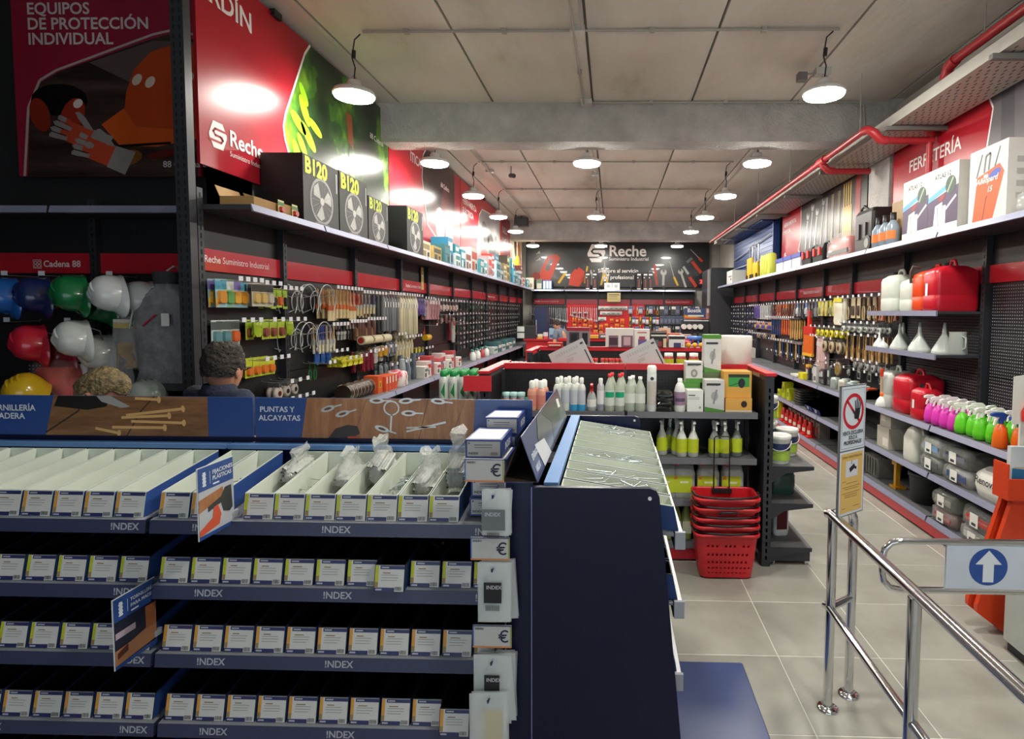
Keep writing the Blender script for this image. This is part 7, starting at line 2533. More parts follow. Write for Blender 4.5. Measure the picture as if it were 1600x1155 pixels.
plain_box('white_tray', 'flat white tray lying beside the yellow carton', 'tray', rw(8.42, -.38, Z9), .3, .2, .025, '#d8d8d0', [], rz=RF.a)
plain_box('yellow_sign_box', 'upright yellow and orange packet on main right shelf', 'packet', rw(8.5, -.16, Z9), .12, .05, .16, '#d8a828', [(.2, .8, .3, .75, '#c83a24')], rz=RF.a)

# ---- third shelf (z .51)
Z5 = .5105
t = thing('white_jug', 'large white jug with red cap on the lower right shelf', 'canister', rw(5.12, -.31, Z5), RF.a)
part(t, 'body', MB().loft([rrect(.21, .16, .05, 0), rrect(.22, .17, .05, .02), rrect(.22, .17, .05, .2), rrect(.17, .13, .05, .27), rrect(.07, .07, .03, .31)], M('#d6d8ce', .35)))
part(t, 'cap', MB().cyl((0, 0, .305), (0, 0, .335), .03, M('#cf2a28', .4), n=14))
part(t, 'handle', handle_mb(.12, .27, M('#d6d8ce', .35), .012), (.05, 0, 0))
plain_box('grey_carton', 'grey cardboard box under another on lower right shelf', 'box', rw(5.62, -.38, Z5), .24, .3, .2, '#b4b0a4', [(.5, .95, .1, .5, '#d8d4c8')], rz=RF.a)
plain_box('grey_carton', 'grey cardboard box on top of another on lower right shelf', 'box', rw(5.62, -.36, Z5 + .201), .22, .28, .16, '#a9a79e', [(.1, .5, .3, .7, '#c8c4b8')], rz=RF.a)
WRAP = M('#c8ccc8', .1, alpha=.25, var=0)


def textile(v, z, c1, c2, lab, seed, w=.3, d=.3, h=.12, y=-.24, third=None):
    t = thing('textile_pack', lab, 'pack', rw(v, y, z), RF.a)
    part(t, 'cloth', bag_lump(w, d, h, M(c1, .6, var=.3, scale=14), seed, .05))
    part(t, 'wrap', bag_lump(w + .02, d + .02, h + .012, WRAP, seed + 50, .05))
    part(t, 'label', MB().box(-.05, .04, -d / 2 - .02, -d / 2 - .017, .02, h - .015, PAPER).rect(-.03, .02, .03, .05, -d / 2 - .0206, INK))
    part(t, 'stripe', MB().box(-w * .3, w * .42, -d / 2 - .015, -d / 2 - .012, h * .35, h * .75, M(c2, .6)))


textile(4.76, Z5, '#3c3e40', '#5a5c60', 'wrapped dark grey cloth pack, lower left of the pair on lower right shelf', 21)
textile(4.76, Z5 + .135, '#b8bcb8', '#7a9ac0', 'wrapped pale cloth pack on top of dark grey pack', 22)
textile(4.40, Z5, '#8a8c88', '#3a4a7a', 'wrapped grey blue cloth pack beside the paper rolls', 23, .34)
textile(4.42, Z5 + .135, '#4a4c4c', '#3a3c60', 'wrapped charcoal cloth pack on top, beside the paper rolls', 24, .34)
pr = thing('paper_roll_pack', 'large white pack of paper rolls with handwritten style lettering', 'pack', rw(3.92, -.25, Z5), RF.a)
part(pr, 'pack', bag_lump(.52, .3, .2, M('#dcdcd6', .35, var=.12, scale=10), 31, .07))
for k in range(3):
    part(pr, 'roll', MB().cyl((-.18 + k * .18, -.13, .1), (-.18 + k * .18, .13, .1), .088, M('#e0e0da', .6), n=18))
text(pr, 'Renova', .075, BLACK, -.22, -.166, .1, .012, shear=.1)
textile(3.5, Z5, '#b8b8b4', '#8a8c90', 'wrapped pale cloth pack behind the orange stand', 25)

# ---- bottom shelf (z .15)
Z1 = .1505
bucket('black rubber builder bucket on the bottom right shelf', rw(5.08, -.215, Z1), .165, .26, M('#1f2022', .5), M('#1f2022', .5), None, None, handle=False)
part(bpy.data.objects['bucket.004'] if 'bucket.004' in bpy.data.objects else pr, 'rim_handle', MB().tube([(.15, -.06, .24), (.2, -.05, .27), (.2, .05, .27), (.15, .06, .24)], .008, M('#1f2022', .5), 6))
t = thing('grey_crate', 'grey plastic crate at the back of bottom right shelf', 'crate', rw(5.92, -.34, Z1), RF.a)
part(t, 'crate', MB().loft([rrect(.26, .24, .02, 0, c=(0, .12)), rrect(.3, .28, .02, .2, c=(0, .12))], M('#7d7b76', .5), smooth=False))
for k in range(5):
    part(t, 'rib', MB().box(-.13 + k * .06, -.11 + k * .06, -.03, -.018, .03, .19, M('#6a6864', .5)))
t = thing('yellow_jack', 'yellow jack standing between the crate and black bucket', 'jack', rw(5.48, -.3, Z1), RF.a)
part(t, 'column', MB().box(-.02, .02, -.02, .02, 0, .28, M('#c8901c', .4)))
part(t, 'foot', MB().box(-.06, .06, -.04, .06, 0, .02, M('#c8901c', .4)))
part(t, 'arm', MB().box(-.045, .045, -.03, .03, .22, .28, M('#c8901c', .4)))
textile(4.52, Z1, '#6a2a2e', '#9a3a3a', 'wrapped wine red cloth pack, lower one on bottom shelf', 26, .3, .34, .11)
textile(4.52, Z1 + .125, '#5a5a54', '#8a8c80', 'wrapped olive grey cloth pack on the wine red one', 27, .3, .34, .12)
textile(4.12, Z1, '#6a6c68', '#b8bcb8', 'wrapped grey cloth pack under red one on bottom shelf', 28, .34, .34, .1)
textile(4.10, Z1 + .115, '#4a4a4c', '#b83a34', 'wrapped grey cloth pack with red stripe on bottom shelf', 29, .34, .34, .13)
plain_box('blue_carton', 'dark blue carton on the bottom right shelf', 'box', rw(3.68, -.34, Z1), .2, .2, .2, '#232f72', [(.1, .6, .2, .6, '#c8ccd8')], rz=RF.a)
thing('white_roll_pack', 'white cloth roll beside the dark blue carton', 'roll', rw(3.87, -.38, Z1), RF.a, data=bag_lump(.14, .12, .09, M('#d8d6cc', .6), 33, .04))
# farther lower shelves
for k in range(3):
    bluebin(9.5 + k * .28, -.38, Z5, 'open blue storage bin on far lower right shelf, %s' % ORD[k], 1.5)
for k in range(2):
    bluebin(7.4 + k * .3, -.38, Z5, 'open blue storage bin beside the black plates, %s' % ORD[k], 1.6)
for k in range(5):
    plain_box('lime_carton', 'lime yellow carton on far lower right shelf, %s from left' % ORD[k], 'box', rw(9.15 - k * .12, -.38 + .03 * (k % 2), Z5), .11, .14, .1 + .07 * (k % 3), '#b8c020', [(.15, .85, .3, .7, '#6a7a18')], rz=RF.a, grp='lime cartons')
for k in range(6):
    thing('black_plate', 'flat black plate in a stack on lower right shelf, %s from bottom' % ORD[k], 'plate', rw(8.25, -.26, Z5 + k * .036), RF.a, 'stack of black plates', MB().loft([rrect(.26, .22, .03, 0), rrect(.3, .26, .04, .026), rrect(.29, .25, .04, .03)], M('#2a2a28', .4)))
for k in range(5):
    thing('yellow_bottle', 'tall yellow packed gun on bottom right shelf, %s' % ORD[k], 'package', rw(9.45 - k * .07, -.34 + .04 * (k % 2), Z1), RF.a, 'tall yellow packages', bag_lump(.1, .1, .38 - .03 * k, M(['#d8cc18', '#c8c4b0'][k % 2], .4), 60 + k, .03))
RDM = M('#c4201c', .35)
for k in range(7):
    t = thing('bottle_jack', 'red hydraulic bottle jack in a row on bottom right shelf, %s from left' % ORD[k], 'jack', rw(8.9 - k * .2, -.36, Z1), RF.a, 'red bottle jacks')
    part(t, 'cylinder', MB().lathe([(.045, .02), (.045, .14), (.03, .16), (.03, .2), (.016, .21)], RDM, 12))
    part(t, 'base', MB().box(-.06, .06, -.06, .06, 0, .02, RDM))
    part(t, 'label', band_me(.0455, .05, .1, M('#d8c8b8', .5), a1=PI * .7))
    plain_box('jack_carton', 'grey carton behind a red bottle jack, %s from left' % ORD[k], 'box', rw(8.9 - k * .2, -.27, Z1), .15, .14, .26, '#8a8078', [(.1, .9, .75, .9, '#3a3430'), (.1, .6, .2, .5, '#b83430')], rz=RF.a, grp='cartons behind the bottle jacks')
plain_box('brown_carton', 'large brown carton on far right lower shelf', 'box', rw(10.6, -.38, Z5), .5, .3, .28, '#8a6a44', [], rz=RF.a)
plain_box('brown_carton', 'brown carton on far right bottom shelf', 'box', rw(10.3, -.38, Z1), .4, .3, .28, '#94734c', [], rz=RF.a)
for k in range(5):
    plain_box('mixed_carton', 'cardboard carton on far right main shelf end, %s' % ORD[k], 'box', rw(11.5 + k * .5, -.36, Z9 if k % 2 else Z5), .4, .26, .2, ['#a8885c', '#c8c4bc', '#7a6a58'][k % 3], [(.1, .6, .3, .7, '#e0dcd0')], rz=RF.a, grp='cartons at far right end')

# ---- hanging goods on the right wall
row(RF, WR, 6.1, 6.45, 3, 2.0, [tool('#a87a4a', '#b8a888', .28, .05), softpack('#9a5a40', .06, .26, .03, None, 3)], 'pruning_tool', 'tan handled pruning tool', 'tool', 'the top row by the canister shelf', deep=2)
row(RF, WR, 6.6, 7.2, 5, 2.0, [card('#b8a888', '#4a3c30', .1, .24, '#c8b898'), tool('#c8b088', '#8a7a60', .26, .05)], 'trowel_card', 'cream carded masonry tool', 'tool', 'the top row', deep=2)
row(RF, WR, 6.2, 7.15, 7, 1.70, [wheel('#b8bcb8', .035, '#5a5c5e'), wheel('#c8ccc8', .04, '#6a6c6e')], 'castor', 'clear plastic castor', 'castor', 'the second row', deep=3, gap=.05)
row(RF, WR, 6.15, 7.2, 7, 1.56, [brush('#c09a62', '#b08a54', '#a8844c', .05, .32), brush('#b8925a', '#a07c48', '#b89260', .05, .3)], 'wooden_handle', 'curved wooden trowel handle', 'handle', 'the third row', deep=2, gap=.05)
row(RF, WR, 6.1, 6.9, 6, 1.28, [wheel('#8a8c8a', .04, '#b8bcc0'), wheel('#a8acac', .045, '#4a4c4e')], 'castor', 'grey castor with bright hub', 'castor', 'the fourth row', deep=2)
hang(RF, WR, 7.45, 2.01, softpack('#d8d4c0', .3, .34, .08, '#d8cc20', 15), 'tape_pack', 'large white and yellow pack with round logo in the top row', 'pack', None, 1, y0=-.09)
row(RF, WR, 7.65, 8.2, 5, 1.98, [card('#c8c03a', '#8a8c5a', .09, .2, '#b8b88a'), softpack('#c8bc70', .08, .2, .03)], 'yellow_card', 'yellow carded fitting', 'card', 'the top row', deep=2)
row(RF, WR, 7.3, 8.15, 6, 1.63, [wheel('#d0c41c', .055, '#3a3a3c'), wheel('#d8cc28', .05, '#8a8c8e')], 'yellow_castor', 'yellow wheel castor', 'castor', 'the second row', deep=2, gap=.06)
row(RF, WR, 7.4, 7.9, 3, 1.48, [wheel('#a8987a', .08, '#5a5040')], 'spool', 'beige cord spool', 'spool', 'the third row', deep=2, gap=.05)
hang(RF, WR, 7.55, 1.22, wheel('#8a7a58', .1, '#c8a848'), 'spool', 'large brown cord spool low on right wall', 'spool', None, 1)
for k in range(6):
    hang(RF, WR, 7.95 + k * .05, 1.5, tubepack('#d0b0b0', .58, .02, '#e8e0dc'), 'profile_pack', 'pinkish white long profile bundle, %s on right wall' % ORD[k], 'profile', 'pinkish long profiles', 2, gap=.05, tag=(k % 2 == 0))
# red plastic rake
t = thing('red_rake', 'red and yellow plastic broom rake hanging on the right wall', 'rake', rw(8.62, -.1, 1.2), RF.a)
part(t, 'socket', MB().box(-.04, .04, -.02, .02, .42, .66, M('#d8301c', .35)))
part(t, 'head', MB().box(-.2, .2, -.025, .02, .3, .42, M('#c02a20', .35)))
for k in range(11):
    part(t, 'tine', MB().box(-.2 + k * .038, -.175 + k * .038, -.02, .0, .02, .3, M('#d86a24', .4)))
part(t, 'tip_bar', MB().box(-.205, .205, -.03, .004, -.02, .02, M('#d8a828', .4)))
part(t, 'hanger', MB().cyl((0, .088, .62), (0, 0, .62), .006, WIRE, n=6))
row(RF, WR, 8.35, 9.3, 8, 1.97, [tool('#8a8c90', '#b0b4b8', .2, .05), card('#5a7ab0', '#c8ccd0', .08, .2, '#a8b0b8'), tool('#4a4c50', '#c0c4c8', .22, .05)], 'metal_tool', 'grey metal hand tool', 'tool', 'the top row', deep=2)
row(RF, WR, 8.95, 9.4, 5, 1.74, [hammer('#c49a5c', '#4a4c50', .34), hammer('#b88e50', '#3c3e42', .32)], 'hammer', 'wooden handled hammer', 'hammer', 'the second row', deep=2, gap=.07)
row(RF, WR, 9.5, 10.5, 9, 1.74, [hammer('#2c4a86', '#c8ccd0', .3), hammer('#d8602c', '#c0c4c8', .28), hammer('#26406e', '#b8bcc0', .3)], 'screwdriver', 'blue or orange handled hammer', 'hammer', 'the second row', deep=2, gap=.07)
row(RF, WR, 9.0, 10.3, 10, 1.36, [hammer('#b89a66', '#b8bcc0', .28), hammer('#2a3e6a', '#c8c8c4', .28), hammer('#1e1e20', '#b8bcc0', .26)], 'mallet', 'short hammer with pale head', 'hammer', 'the third row', deep=2, gap=.06)
row(RF, WR, 9.45, 10.5, 8, 1.97, [softpack('#8a4a34', .1, .2, .04, None, 3), card('#c8642c', '#5a3a30', .1, .2, '#8a5a44'), tool('#6a3a30', '#b89a70', .22, .06)], 'orange_brown_tool', 'orange brown carded tool', 'tool', 'the top row', deep=2)
row(RF, WR, 10.7, 11.8, 8, 1.96, [softpack('#8a8c8e', .12, .26, .05, None, 8), softpack('#b0b2b2', .1, .26, .05, None, 9), softpack('#5a4a90', .08, .24, .04, None, 10)], 'glove_pack', 'grey or violet bagged gloves', 'gloves', 'the top row', deep=2)
row(RF, WR, 10.7, 11.8, 9, 1.64, [card('#d8903a', '#4a3c90', .1, .13, '#9a8ab0'), card('#3c3a70', '#c8a040', .1, .13, '#8a8aa8')], 'violet_card', 'violet and orange carded bit', 'card', 'the second row', deep=2)
row(RF, WR, 10.6, 11.8, 9, 1.42, [card('#c8a888', '#8a7a70', .09, .1, '#b8a090'), tool('#3a3c40', '#a8acb0', .14, .03)], 'beige_card', 'beige small carded bit', 'card', 'the third row', deep=1)
for q, z in enumerate((1.96, 1.8, 1.62, 1.44, 1.26)):
    row(RF, WR, 12.0, 14.1, 10, z, [tool('#2a3050', '#8a8e94', .13, .03), card('#1c1e22', '#3a4a80', .07, .12, '#26282c'), card('#202226', '#8a8c8e', .06, .1, '#2c2e32')], 'dark_tool', 'small dark hand tool', 'tool', '%s row at far right end' % ORD[q], deep=1, short=True)
row(RF, WR, 6.1, 10.4, 16, 1.16, [card('#3a3c3e', '#9a9c9e', .07, .12, '#6a6c6e'), card('#8a8c88', '#3a3a38', .08, .13, '#b0b0ac')], 'small_fitting', 'small grey carded fitting', 'card', 'lowest row of right wall', deep=1)

# ---- top shelf of the right run
ZT = 2.4605


def atlas(mb, w, h):
    mb.pxz([(-w / 2, 0), (w / 2, 0), (w / 2, h * .12), (-w / 2, h * .12)], -.001, M('#e6e6e0', .5))
    mb.pxz([(-w / 2, h * .12), (-w / 2, h * .5), (0, h * .58), (w / 2, h * .66), (w / 2, h * .12)], -.0012, M('#4a3a58', .5))
    mb.pxz([(-w / 2, h * .5), (-w * .2, h * .56), (w * .1, h * .62), (w * .2, h * .72), (-w * .1, h * .66), (-w / 2, h * .58)], -.0015, M('#5aa0d8', .5))
    mb.pxz([(-w * .3, h * .06), (-w * .24, h * .42), (.0, h * .46), (w * .02, h * .02)], -.0018, M('#e4e4e0', .5))
    bar(mb, -w * .12, h * .1, -w * .16, h * .4, .008, -.002, M('#3a3a40', .5))
    mb.disc(w * .26, h * .68, w * .17, -.002, M('#33463a', .5), 18)
    bar(mb, w * .16, h * .58, w * .34, h * .78, .02, -.0023, M('#8a9a8a', .5))
    mb.rect(w * .02, w * .12, h * .12, h * .4, -.002, M('#d8d4d0', .5))
    bar(mb, w * .05, h * .3, w * .45, h * .5, .02, -.0022, M('#d8d8d4', .5))
    blob(mb, -w * .02, h * .52, w * .12, h * .04, -.0022, M('#8a2a30', .5), .3)


for k, v in enumerate((5.135, 4.715)):
    rot_box('sprayer_carton', 'white carton with sprayer picture and dark disc, %s of the matching pair' % ('left' if k == 0 else 'right'), 'box', rw(v, -.40, ZT), .415, .24, .52, '#d6d4ce', atlas, rz=RF.a, txt=(('ATLAS 12', .055, '#3a3a38', -.12, .43),))


def allegro(mb, w, h):
    mb.pxz([(-w * .38, 0), (-w * .28, h * .62), (w * .3, h * .72), (w * .42, h * .6), (w * .16, 0)], -.001, M('#e05a26', .5))
    bar(mb, -w * .3, h * .62, -w * .16, h * .92, .012, -.0013, M('#4a4c4a', .5))
    line(mb, [(-w * .1, h * .66), (-w * .06, h * .88), (w * .06, h * .9), (w * .02, h * .68)], .018, -.0013, M('#6a6c68', .5))
    bar(mb, w * .18, h * .7, w * .3, h * .94, .01, -.0013, M('#4a4c4a', .5))
    blob(mb, w * .18, h * .6, w * .16, h * .06, -.0016, M('#4a5ab0', .5), .3)
    mb.rect(-w * .1, w * .02, h * .58, h * .63, -.0018, M('#e6e0d8', .5))
    line(mb, [(-w * .1, h * .02), (-w * .02, h * .3), (.0, h * .34)], .008, -.0016, M('#5a3a30', .5))


t = rot_box('sprayer_carton', 'tall white carton with big orange sprayer picture on right top shelf', 'box', rw(4.165, -.40, ZT), .41, .28, .52, '#d6d4ce', allegro, rz=RF.a)
text(t, 'Alleopard', .058, WHITE, -.12, -.003, .27, .015, shear=.3)
text(t, '15', .055, WHITE, .0, -.003, .2, .015, shear=.3)
mb = MB()
for i in range(2):
    for j in range(4):
        mb.add([(.2056, .06 + i * .1, .12 + j * .08), (.2056, .12 + i * .1, .12 + j * .08), (.2056, .12 + i * .1, .16 + j * .08), (.2056, .06 + i * .1, .16 + j * .08)], [(0, 1, 2, 3)], M('#b0b0ac', .5))
part(t, 'print', mb)
thing('bubble_bag', 'clear crumpled plastic bag on the right top shelf edge', 'bag', rw(3.75, -.3, ZT), RF.a, data=bag_lump(.3, .2, .13, M('#d8dad8', .12, alpha=.4, var=0), 44, .06))
thing('speckled_pack', 'grey speckled pack beside the orange sprayer carton', 'pack', rw(3.78, -.1, ZT), RF.a, data=bag_lump(.3, .12, .2, M('#8a8880', .7, var=.5, scale=60), 45, .03))
plain_box('dark_case', 'black case at the right end of right top shelf', 'case', rw(3.35, -.3, ZT), .36, .24, .3, '#1d1d1f', [(.3, .7, .4, .5, '#4a4a4c')], rz=RF.a)
for k in range(3):
    bottle_root('bottle', 'bluish bottle with orange label and black cap, %s of three on right top shelf' % ORD[k], rw(5.86 - k * .15, -.38, ZT), [('body', lathe_me([(.055, 0), (.06, .01), (.06, .17), (.03, .22), (.025, .23)], M('#8fa0b0', .25, alpha=.8, var=0))), ('label', band_me(.0605, .05, .13, M('#d87a3a', .5), a1=PI)), ('cap', lathe_me([(.028, .23), (.028, .3), (.001, .302)], BLACK))], RF.a, 'bluish bottles on right top shelf')
plain_box('brown_carton', 'light brown carton behind bluish bottles', 'box', rw(5.58, -.30, ZT), .36, .15, .42, '#9a7c4c', [], rz=RF.a)
t = thing('wheeled_tool_case', 'black wheeled tool case on the right top shelf', 'tool case', rw(6.22, -.38, ZT), RF.a)
part(t, 'body', MB().loft([rrect(.42, .3, .03, .02, c=(0, .15)), rrect(.44, .3, .03, .4, c=(0, .15)), rrect(.4, .26, .03, .44, c=(0, .15))], M('#1b1b1d', .4), smooth=False))
for x in (-.1, .06):
    part(t, 'latch', MB().box(x - .03, x + .03, -.016, .0, .14, .3, M('#2f2f32', .4)))
part(t, 'wheel', MB().cyl((.14, -.02, .08), (.14, .01, .08), .08, M('#2a2a2c', .4), n=18))
part(t, 'hub', MB().cyl((.14, -.024, .08), (.14, -.02, .08), .05, M('#8a8a88', .4), n=14))
part(t, 'pull_handle', MB().tube([(-.2, .1, .4), (-.24, .08, .48), (-.12, .06, .5), (-.02, .08, .44)], .014, BLACK, 6))
t = thing('red_tool_bag', 'red and black tool set in clear wrap on right top shelf', 'tool bag', rw(6.95, -.36, ZT), RF.a)
part(t, 'set', MB().loft([rrect(.6, .26, .05, 0, c=(0, .13)), rrect(.62, .28, .05, .16, c=(0, .13)), rrect(.5, .2, .05, .24, c=(0, .13))], M('#c02a26', .4)))
part(t, 'black_band', MB().box(-.31, .31, -.015, .0, .05, .1, BLACK))
part(t, 'wrap', MB().loft([rrect(.66, .3, .05, 0, c=(0, .13)), rrect(.66, .3, .05, .2, c=(0, .13)), rrect(.4, .2, .05, .3, c=(0, .13))], M('#d8d8d4', .1, alpha=.3, var=0)))
for k in range(2):
    t = thing('tool_box', 'black toolbox with red clasps on right top shelf, %s after red tool bag' % ORD[k], 'toolbox', rw(7.62 + k * .44, -.36, ZT), RF.a, 'black toolboxes with red clasps')
    part(t, 'box', MB().loft([rrect(.36, .24, .02, 0, c=(0, .12)), rrect(.4, .26, .02, .18, c=(0, .12)), rrect(.34, .2, .02, .24, c=(0, .12))], M('#1d1d1f', .4), smooth=False))
    for x in (-.1, .1):
        part(t, 'clasp', MB().box(x - .03, x + .03, -.026, -.006, .1, .2, M('#cc2a26', .4)))
    part(t, 'handle', handle_mb(.2, .25, BLACK, .014), (0, .12, 0))
for k in range(3):
    t = thing('organiser_case', 'white case with blue lid on right top shelf, %s from left' % ORD[k], 'case', rw(8.5 + k * .42, -.36, ZT), RF.a, 'cases with blue lids')
    part(t, 'case', MB().box(-.19, .19, 0, .24, 0, .16, M('#c8ccd4', .4)))
    part(t, 'lid', MB().box(-.2, .2, -.01, .25, .16, .22, M('#2a3a9a', .4)))
for k in range(4):
    thing('lime_pump', 'lime yellow pump pack on right top shelf, %s' % ORD[k], 'package', rw(9.85 + k * .16, -.34, ZT), RF.a, 'lime pump packs', bag_lump(.13, .14, .36, M('#c0c84a', .4), 90 + k, .04))
for k in range(2):
    t = thing('yellow_trolley', 'yellow folding trolley with grey frame, %s on right top shelf' % ('front' if k == 0 else 'rear'), 'trolley', rw(10.95 + k * .45, -.36, ZT), RF.a)
    part(t, 'plate', MB().box(-.2, .2, 0, .03, .02, .3 + .12 * k, M('#dcb010', .35)))
    part(t, 'wheel', MB().cyl((-.15, -.02, .05), (-.15, .04, .05), .05, BLACK, n=12))
    part(t, 'wheel', MB().cyl((.15, -.02, .05), (.15, .04, .05), .05, BLACK, n=12))
    part(t, 'frame', MB().tube([(-.12, .03, .3), (-.12, .04, .62), (-.1, .04, .66), (.1, .04, .66), (.12, .04, .62), (.12, .03, .3)], .012, M('#b8bcc0', .3, .7), 6))
t = thing('white_machine', 'white boxed appliance at the far end of right top shelf', 'box', rw(13.1, -.4, ZT), RF.a)
part(t, 'carton', MB().box(-.3, .3, 0, .3, 0, .3, M('#cfd0cc', .5)))
part(t, 'print', MB().rect(-.1, .24, .16, .18, -.001, INK).rect(.1, .22, .08, .13, -.001, M('#5a5c60', .5)))
# blue roller shutter above the far shelving
rs = thing('roller_shutter', 'blue metal roller shutter with white bars above far right shelving', 'shutter', rw(12.35, -.02, 2.75), RF.a)
BL = M('#1f3e78', .35, .3)
part(rs, 'hood', MB().loft([rrect(3.6, .34, .06, .72, c=(0, -.17)), rrect(3.6, .34, .06, 1.05, c=(0, -.17))], BL, smooth=False))
for k in range(9):
    part(rs, 'slat', MB().box(-1.75, 1.75, -.08, -.02 - .02 * (k % 2), .0 + k * .08, .075 + k * .08, BL))
part(rs, 'guide_rail', MB().box(1.75, 1.8, -.12, 0, -.2, .75, BL))
part(rs, 'bar', MB().cyl((-1.6, -.12, .3), (1.7, -.12, .52), .012, M('#c8d0dc', .3, .5), n=8))
part(rs, 'bar', MB().cyl((-1.6, -.12, .1), (1.7, -.12, .1), .012, M('#c8d0dc', .3, .5), n=8))
# dark column cabinet at the far right corner with an extinguisher-like tube lamp
dc = thing('dark_cupboard', 'tall dark grey cupboard in the far right corner', 'cupboard', (2.62, 15.2, 0))
part(dc, 'body', MB().box(-.15, .5, -.6, .9, 0, 2.95, M('#26272b', .45)))
part(dc, 'door', MB().box(-.13, .48, -.615, -.6, .1, 2.9, M('#2c2d32', .45)))
part(dc, 'tube', MB().cyl((-.18, -.5, 2.0), (-.18, -.5, 2.9), .05, M('#8a8c8c', .4), n=12))
# ================================================================== BACK WALL GOODS
def BX(px, y=16.75):
    return at(px, 489, Y=y).x


WB = (BB, [BF.o.x + e for e in BE], 1)


def hang_b(x, z, me, name, lab, cat, grp, y=-.05):
    b, a, c = find_bay(BB, [BF.o.x + e for e in BE], x)
    h = part(b, 'peg_hook', HOOK_S, (x - a, -.02, z))
    o = thing(name, trim(lab, ''), cat, (x, YB + y - .02, z - .004), 0, grp, me)
    o.rotation_euler = (0, random.uniform(-.05, .05), 0)


for k in range(20):
    L = .26 + .012 * k
    hang_b(BX(827 + k * 3.05), 1.99, spann(L, '#d2d4d6'), 'combination_spanner', 'steel combination spanner in size order on back wall, %s from left' % NUM[k], 'spanner', 'upper spanners')
for k in range(15):
    hang_b(BX(832 + k * 2.9), 1.68, spann(.34 - .008 * k, '#c8cacc'), 'combination_spanner', 'steel spanner in the lower spanner row, %s from left' % NUM[k], 'spanner', 'lower spanners')
for k in range(13):
    hang_b(BX(891 + k * 3.4), 2.0, spann(.3 + .015 * k, '#d6cfcf'), 'ring_spanner', 'steel spanner against the red board, %s from left' % NUM[k], 'spanner', 'spanners on red board')
WTP = [card('#d8d8d4', '#b8b8b4', .09, .09, '#e6e6e2'), card('#e0e0dc', '#8a8a88', .1, .1, '#dcdcd8')]
for r, z in enumerate((1.99, 1.84, 1.67)):
    n = (12, 9, 3)[r]
    for k in range(n):
        hang_b(BX(937 + k * 3.7 + (3 if r == 1 else 0)), z, WTP[k % 2], 'white_socket_card', 'small white socket card on red board, row %s, %s from left' % (ORD[r], NUM[k]), 'card', 'white socket cards')
ORC = [card('#d88a2c', '#c83a24', .12, .14, '#d8702c'), card('#c8a030', '#b83020', .1, .12, '#c86028'), card('#b82a24', '#e0a040', .1, .13, '#c03a2c')]
for r, z in enumerate((1.66, 1.48, 1.3)):
    for k in range(10):
        px = 897 + k * 8.4
        if r == 0 and 930 < px < 950:
            continue
        hang_b(BX(px), z - .03 * (k % 2), ORC[(k + r) % 3], 'orange_card', 'orange red carded tool on red board, row %s, %s from left' % (ORD[r], NUM[k]), 'card', 'orange cards on red board')
for k in range(3):
    hang_b(BX(897 + k * 9), 1.82, hammer('#2a2224', '#b8b8b8', .34), 'hammer', 'slanting hammer on the red board, %s' % ORD[k], 'hammer', 'hammers on red board')
MIX = [card('#5a6a90', '#b8b8c0', .12, .2, '#9aa0b0'), card('#c8a020', '#2a2a28', .05, .26, '#c8a838'), tool('#c8302c', '#8a8c90', .22, .04), card('#3a5a8a', '#d8d8d4', .1, .18, '#8a9ab0'), tool('#e0a820', '#b0b2b4', .24, .04), card('#b02a28', '#e0d8d4', .09, .2, '#c8b0ac')]
for r, z in enumerate((1.99, 1.68, 1.4)):
    for k in range(9):
        hang_b(BX(985 + k * 5.4), z, MIX[(k * 2 + r) % 6], 'mixed_tool', 'mixed coloured carded tool, row %s, %s from left of right red board' % (ORD[r], NUM[k]), 'tool', 'mixed tools on back wall')
for r, z in enumerate((2.0, 1.72, 1.42)):
    for k in range(10):
        hang_b(BX(1035 + k * 6.2), z, [card('#d8d8d8', '#3a3c3e', .12, .24, '#55585c'), card('#4a5064', '#6a7084', .12, .24, '#5a6074'), tool('#3a3c3e', '#a8acb0', .24, .04)][(r + k) % 3 if r != 1 else 1], 'drill_bit_card', 'grey carded drill bit, row %s, %s from left, right of red board' % (ORD[r], NUM[k]), 'card', 'grey drill bit cards')
DT = [tool('#3a3c40', '#8a8e94', .2, .04), card('#2a3a60', '#5a7ab0', .1, .16, '#3a4a6a'), tool('#b8bcc0', '#9a9ea2', .22, .04)]
for r, z in enumerate((1.42, 1.22)):
    for k in range(9):
        hang_b(BX(838 + k * 5.4), z, DT[(k + r) % 3], 'screwdriver', 'dark or blue tool under the spanners, row %s, %s from left' % (ORD[r], NUM[k]), 'tool', 'tools under the spanners')
# banner sign, discs, mugs on the right
sg2 = thing('brand_banner', 'blue banner with white lettering and rainbow edge hanging at back right', 'banner', (BX(1069, 14.9), 14.9, 1.66))
part(sg2, 'board', MB().box(0, .7, 0, .02, 0, .28, M('#3a4a78', .4)))
mb = MB()
mb.pxz([(0, 0), (0, .1), (.3, .06), (.55, .0)], -.001, M('#d89030', .5))
mb.rect(.0, .55, .0, .03, -.0015, M('#c8501c', .5))
mb.rect(.1, .5, .06, .1, -.0015, M('#d8e0d0', .5))
mb.rect(.56, .7, .0, .28, -.0012, M('#b87a70', .5))
mb.rect(.58, .68, .16, .26, -.0018, M('#e0c8c0', .5))
part(sg2, 'print', mb)
text(sg2, 'Bostik', .14, WHITE, .08, -.002, .17, .015)
part(sg2, 'post', MB().cyl((.74, .01, -1.66), (.74, .01, .35), .025, M('#b8b4a0', .4, .4), n=10))
part(sg2, 'rail', MB().box(0, .72, 0, .02, -.06, -.03, M('#c8ccd0', .4)))
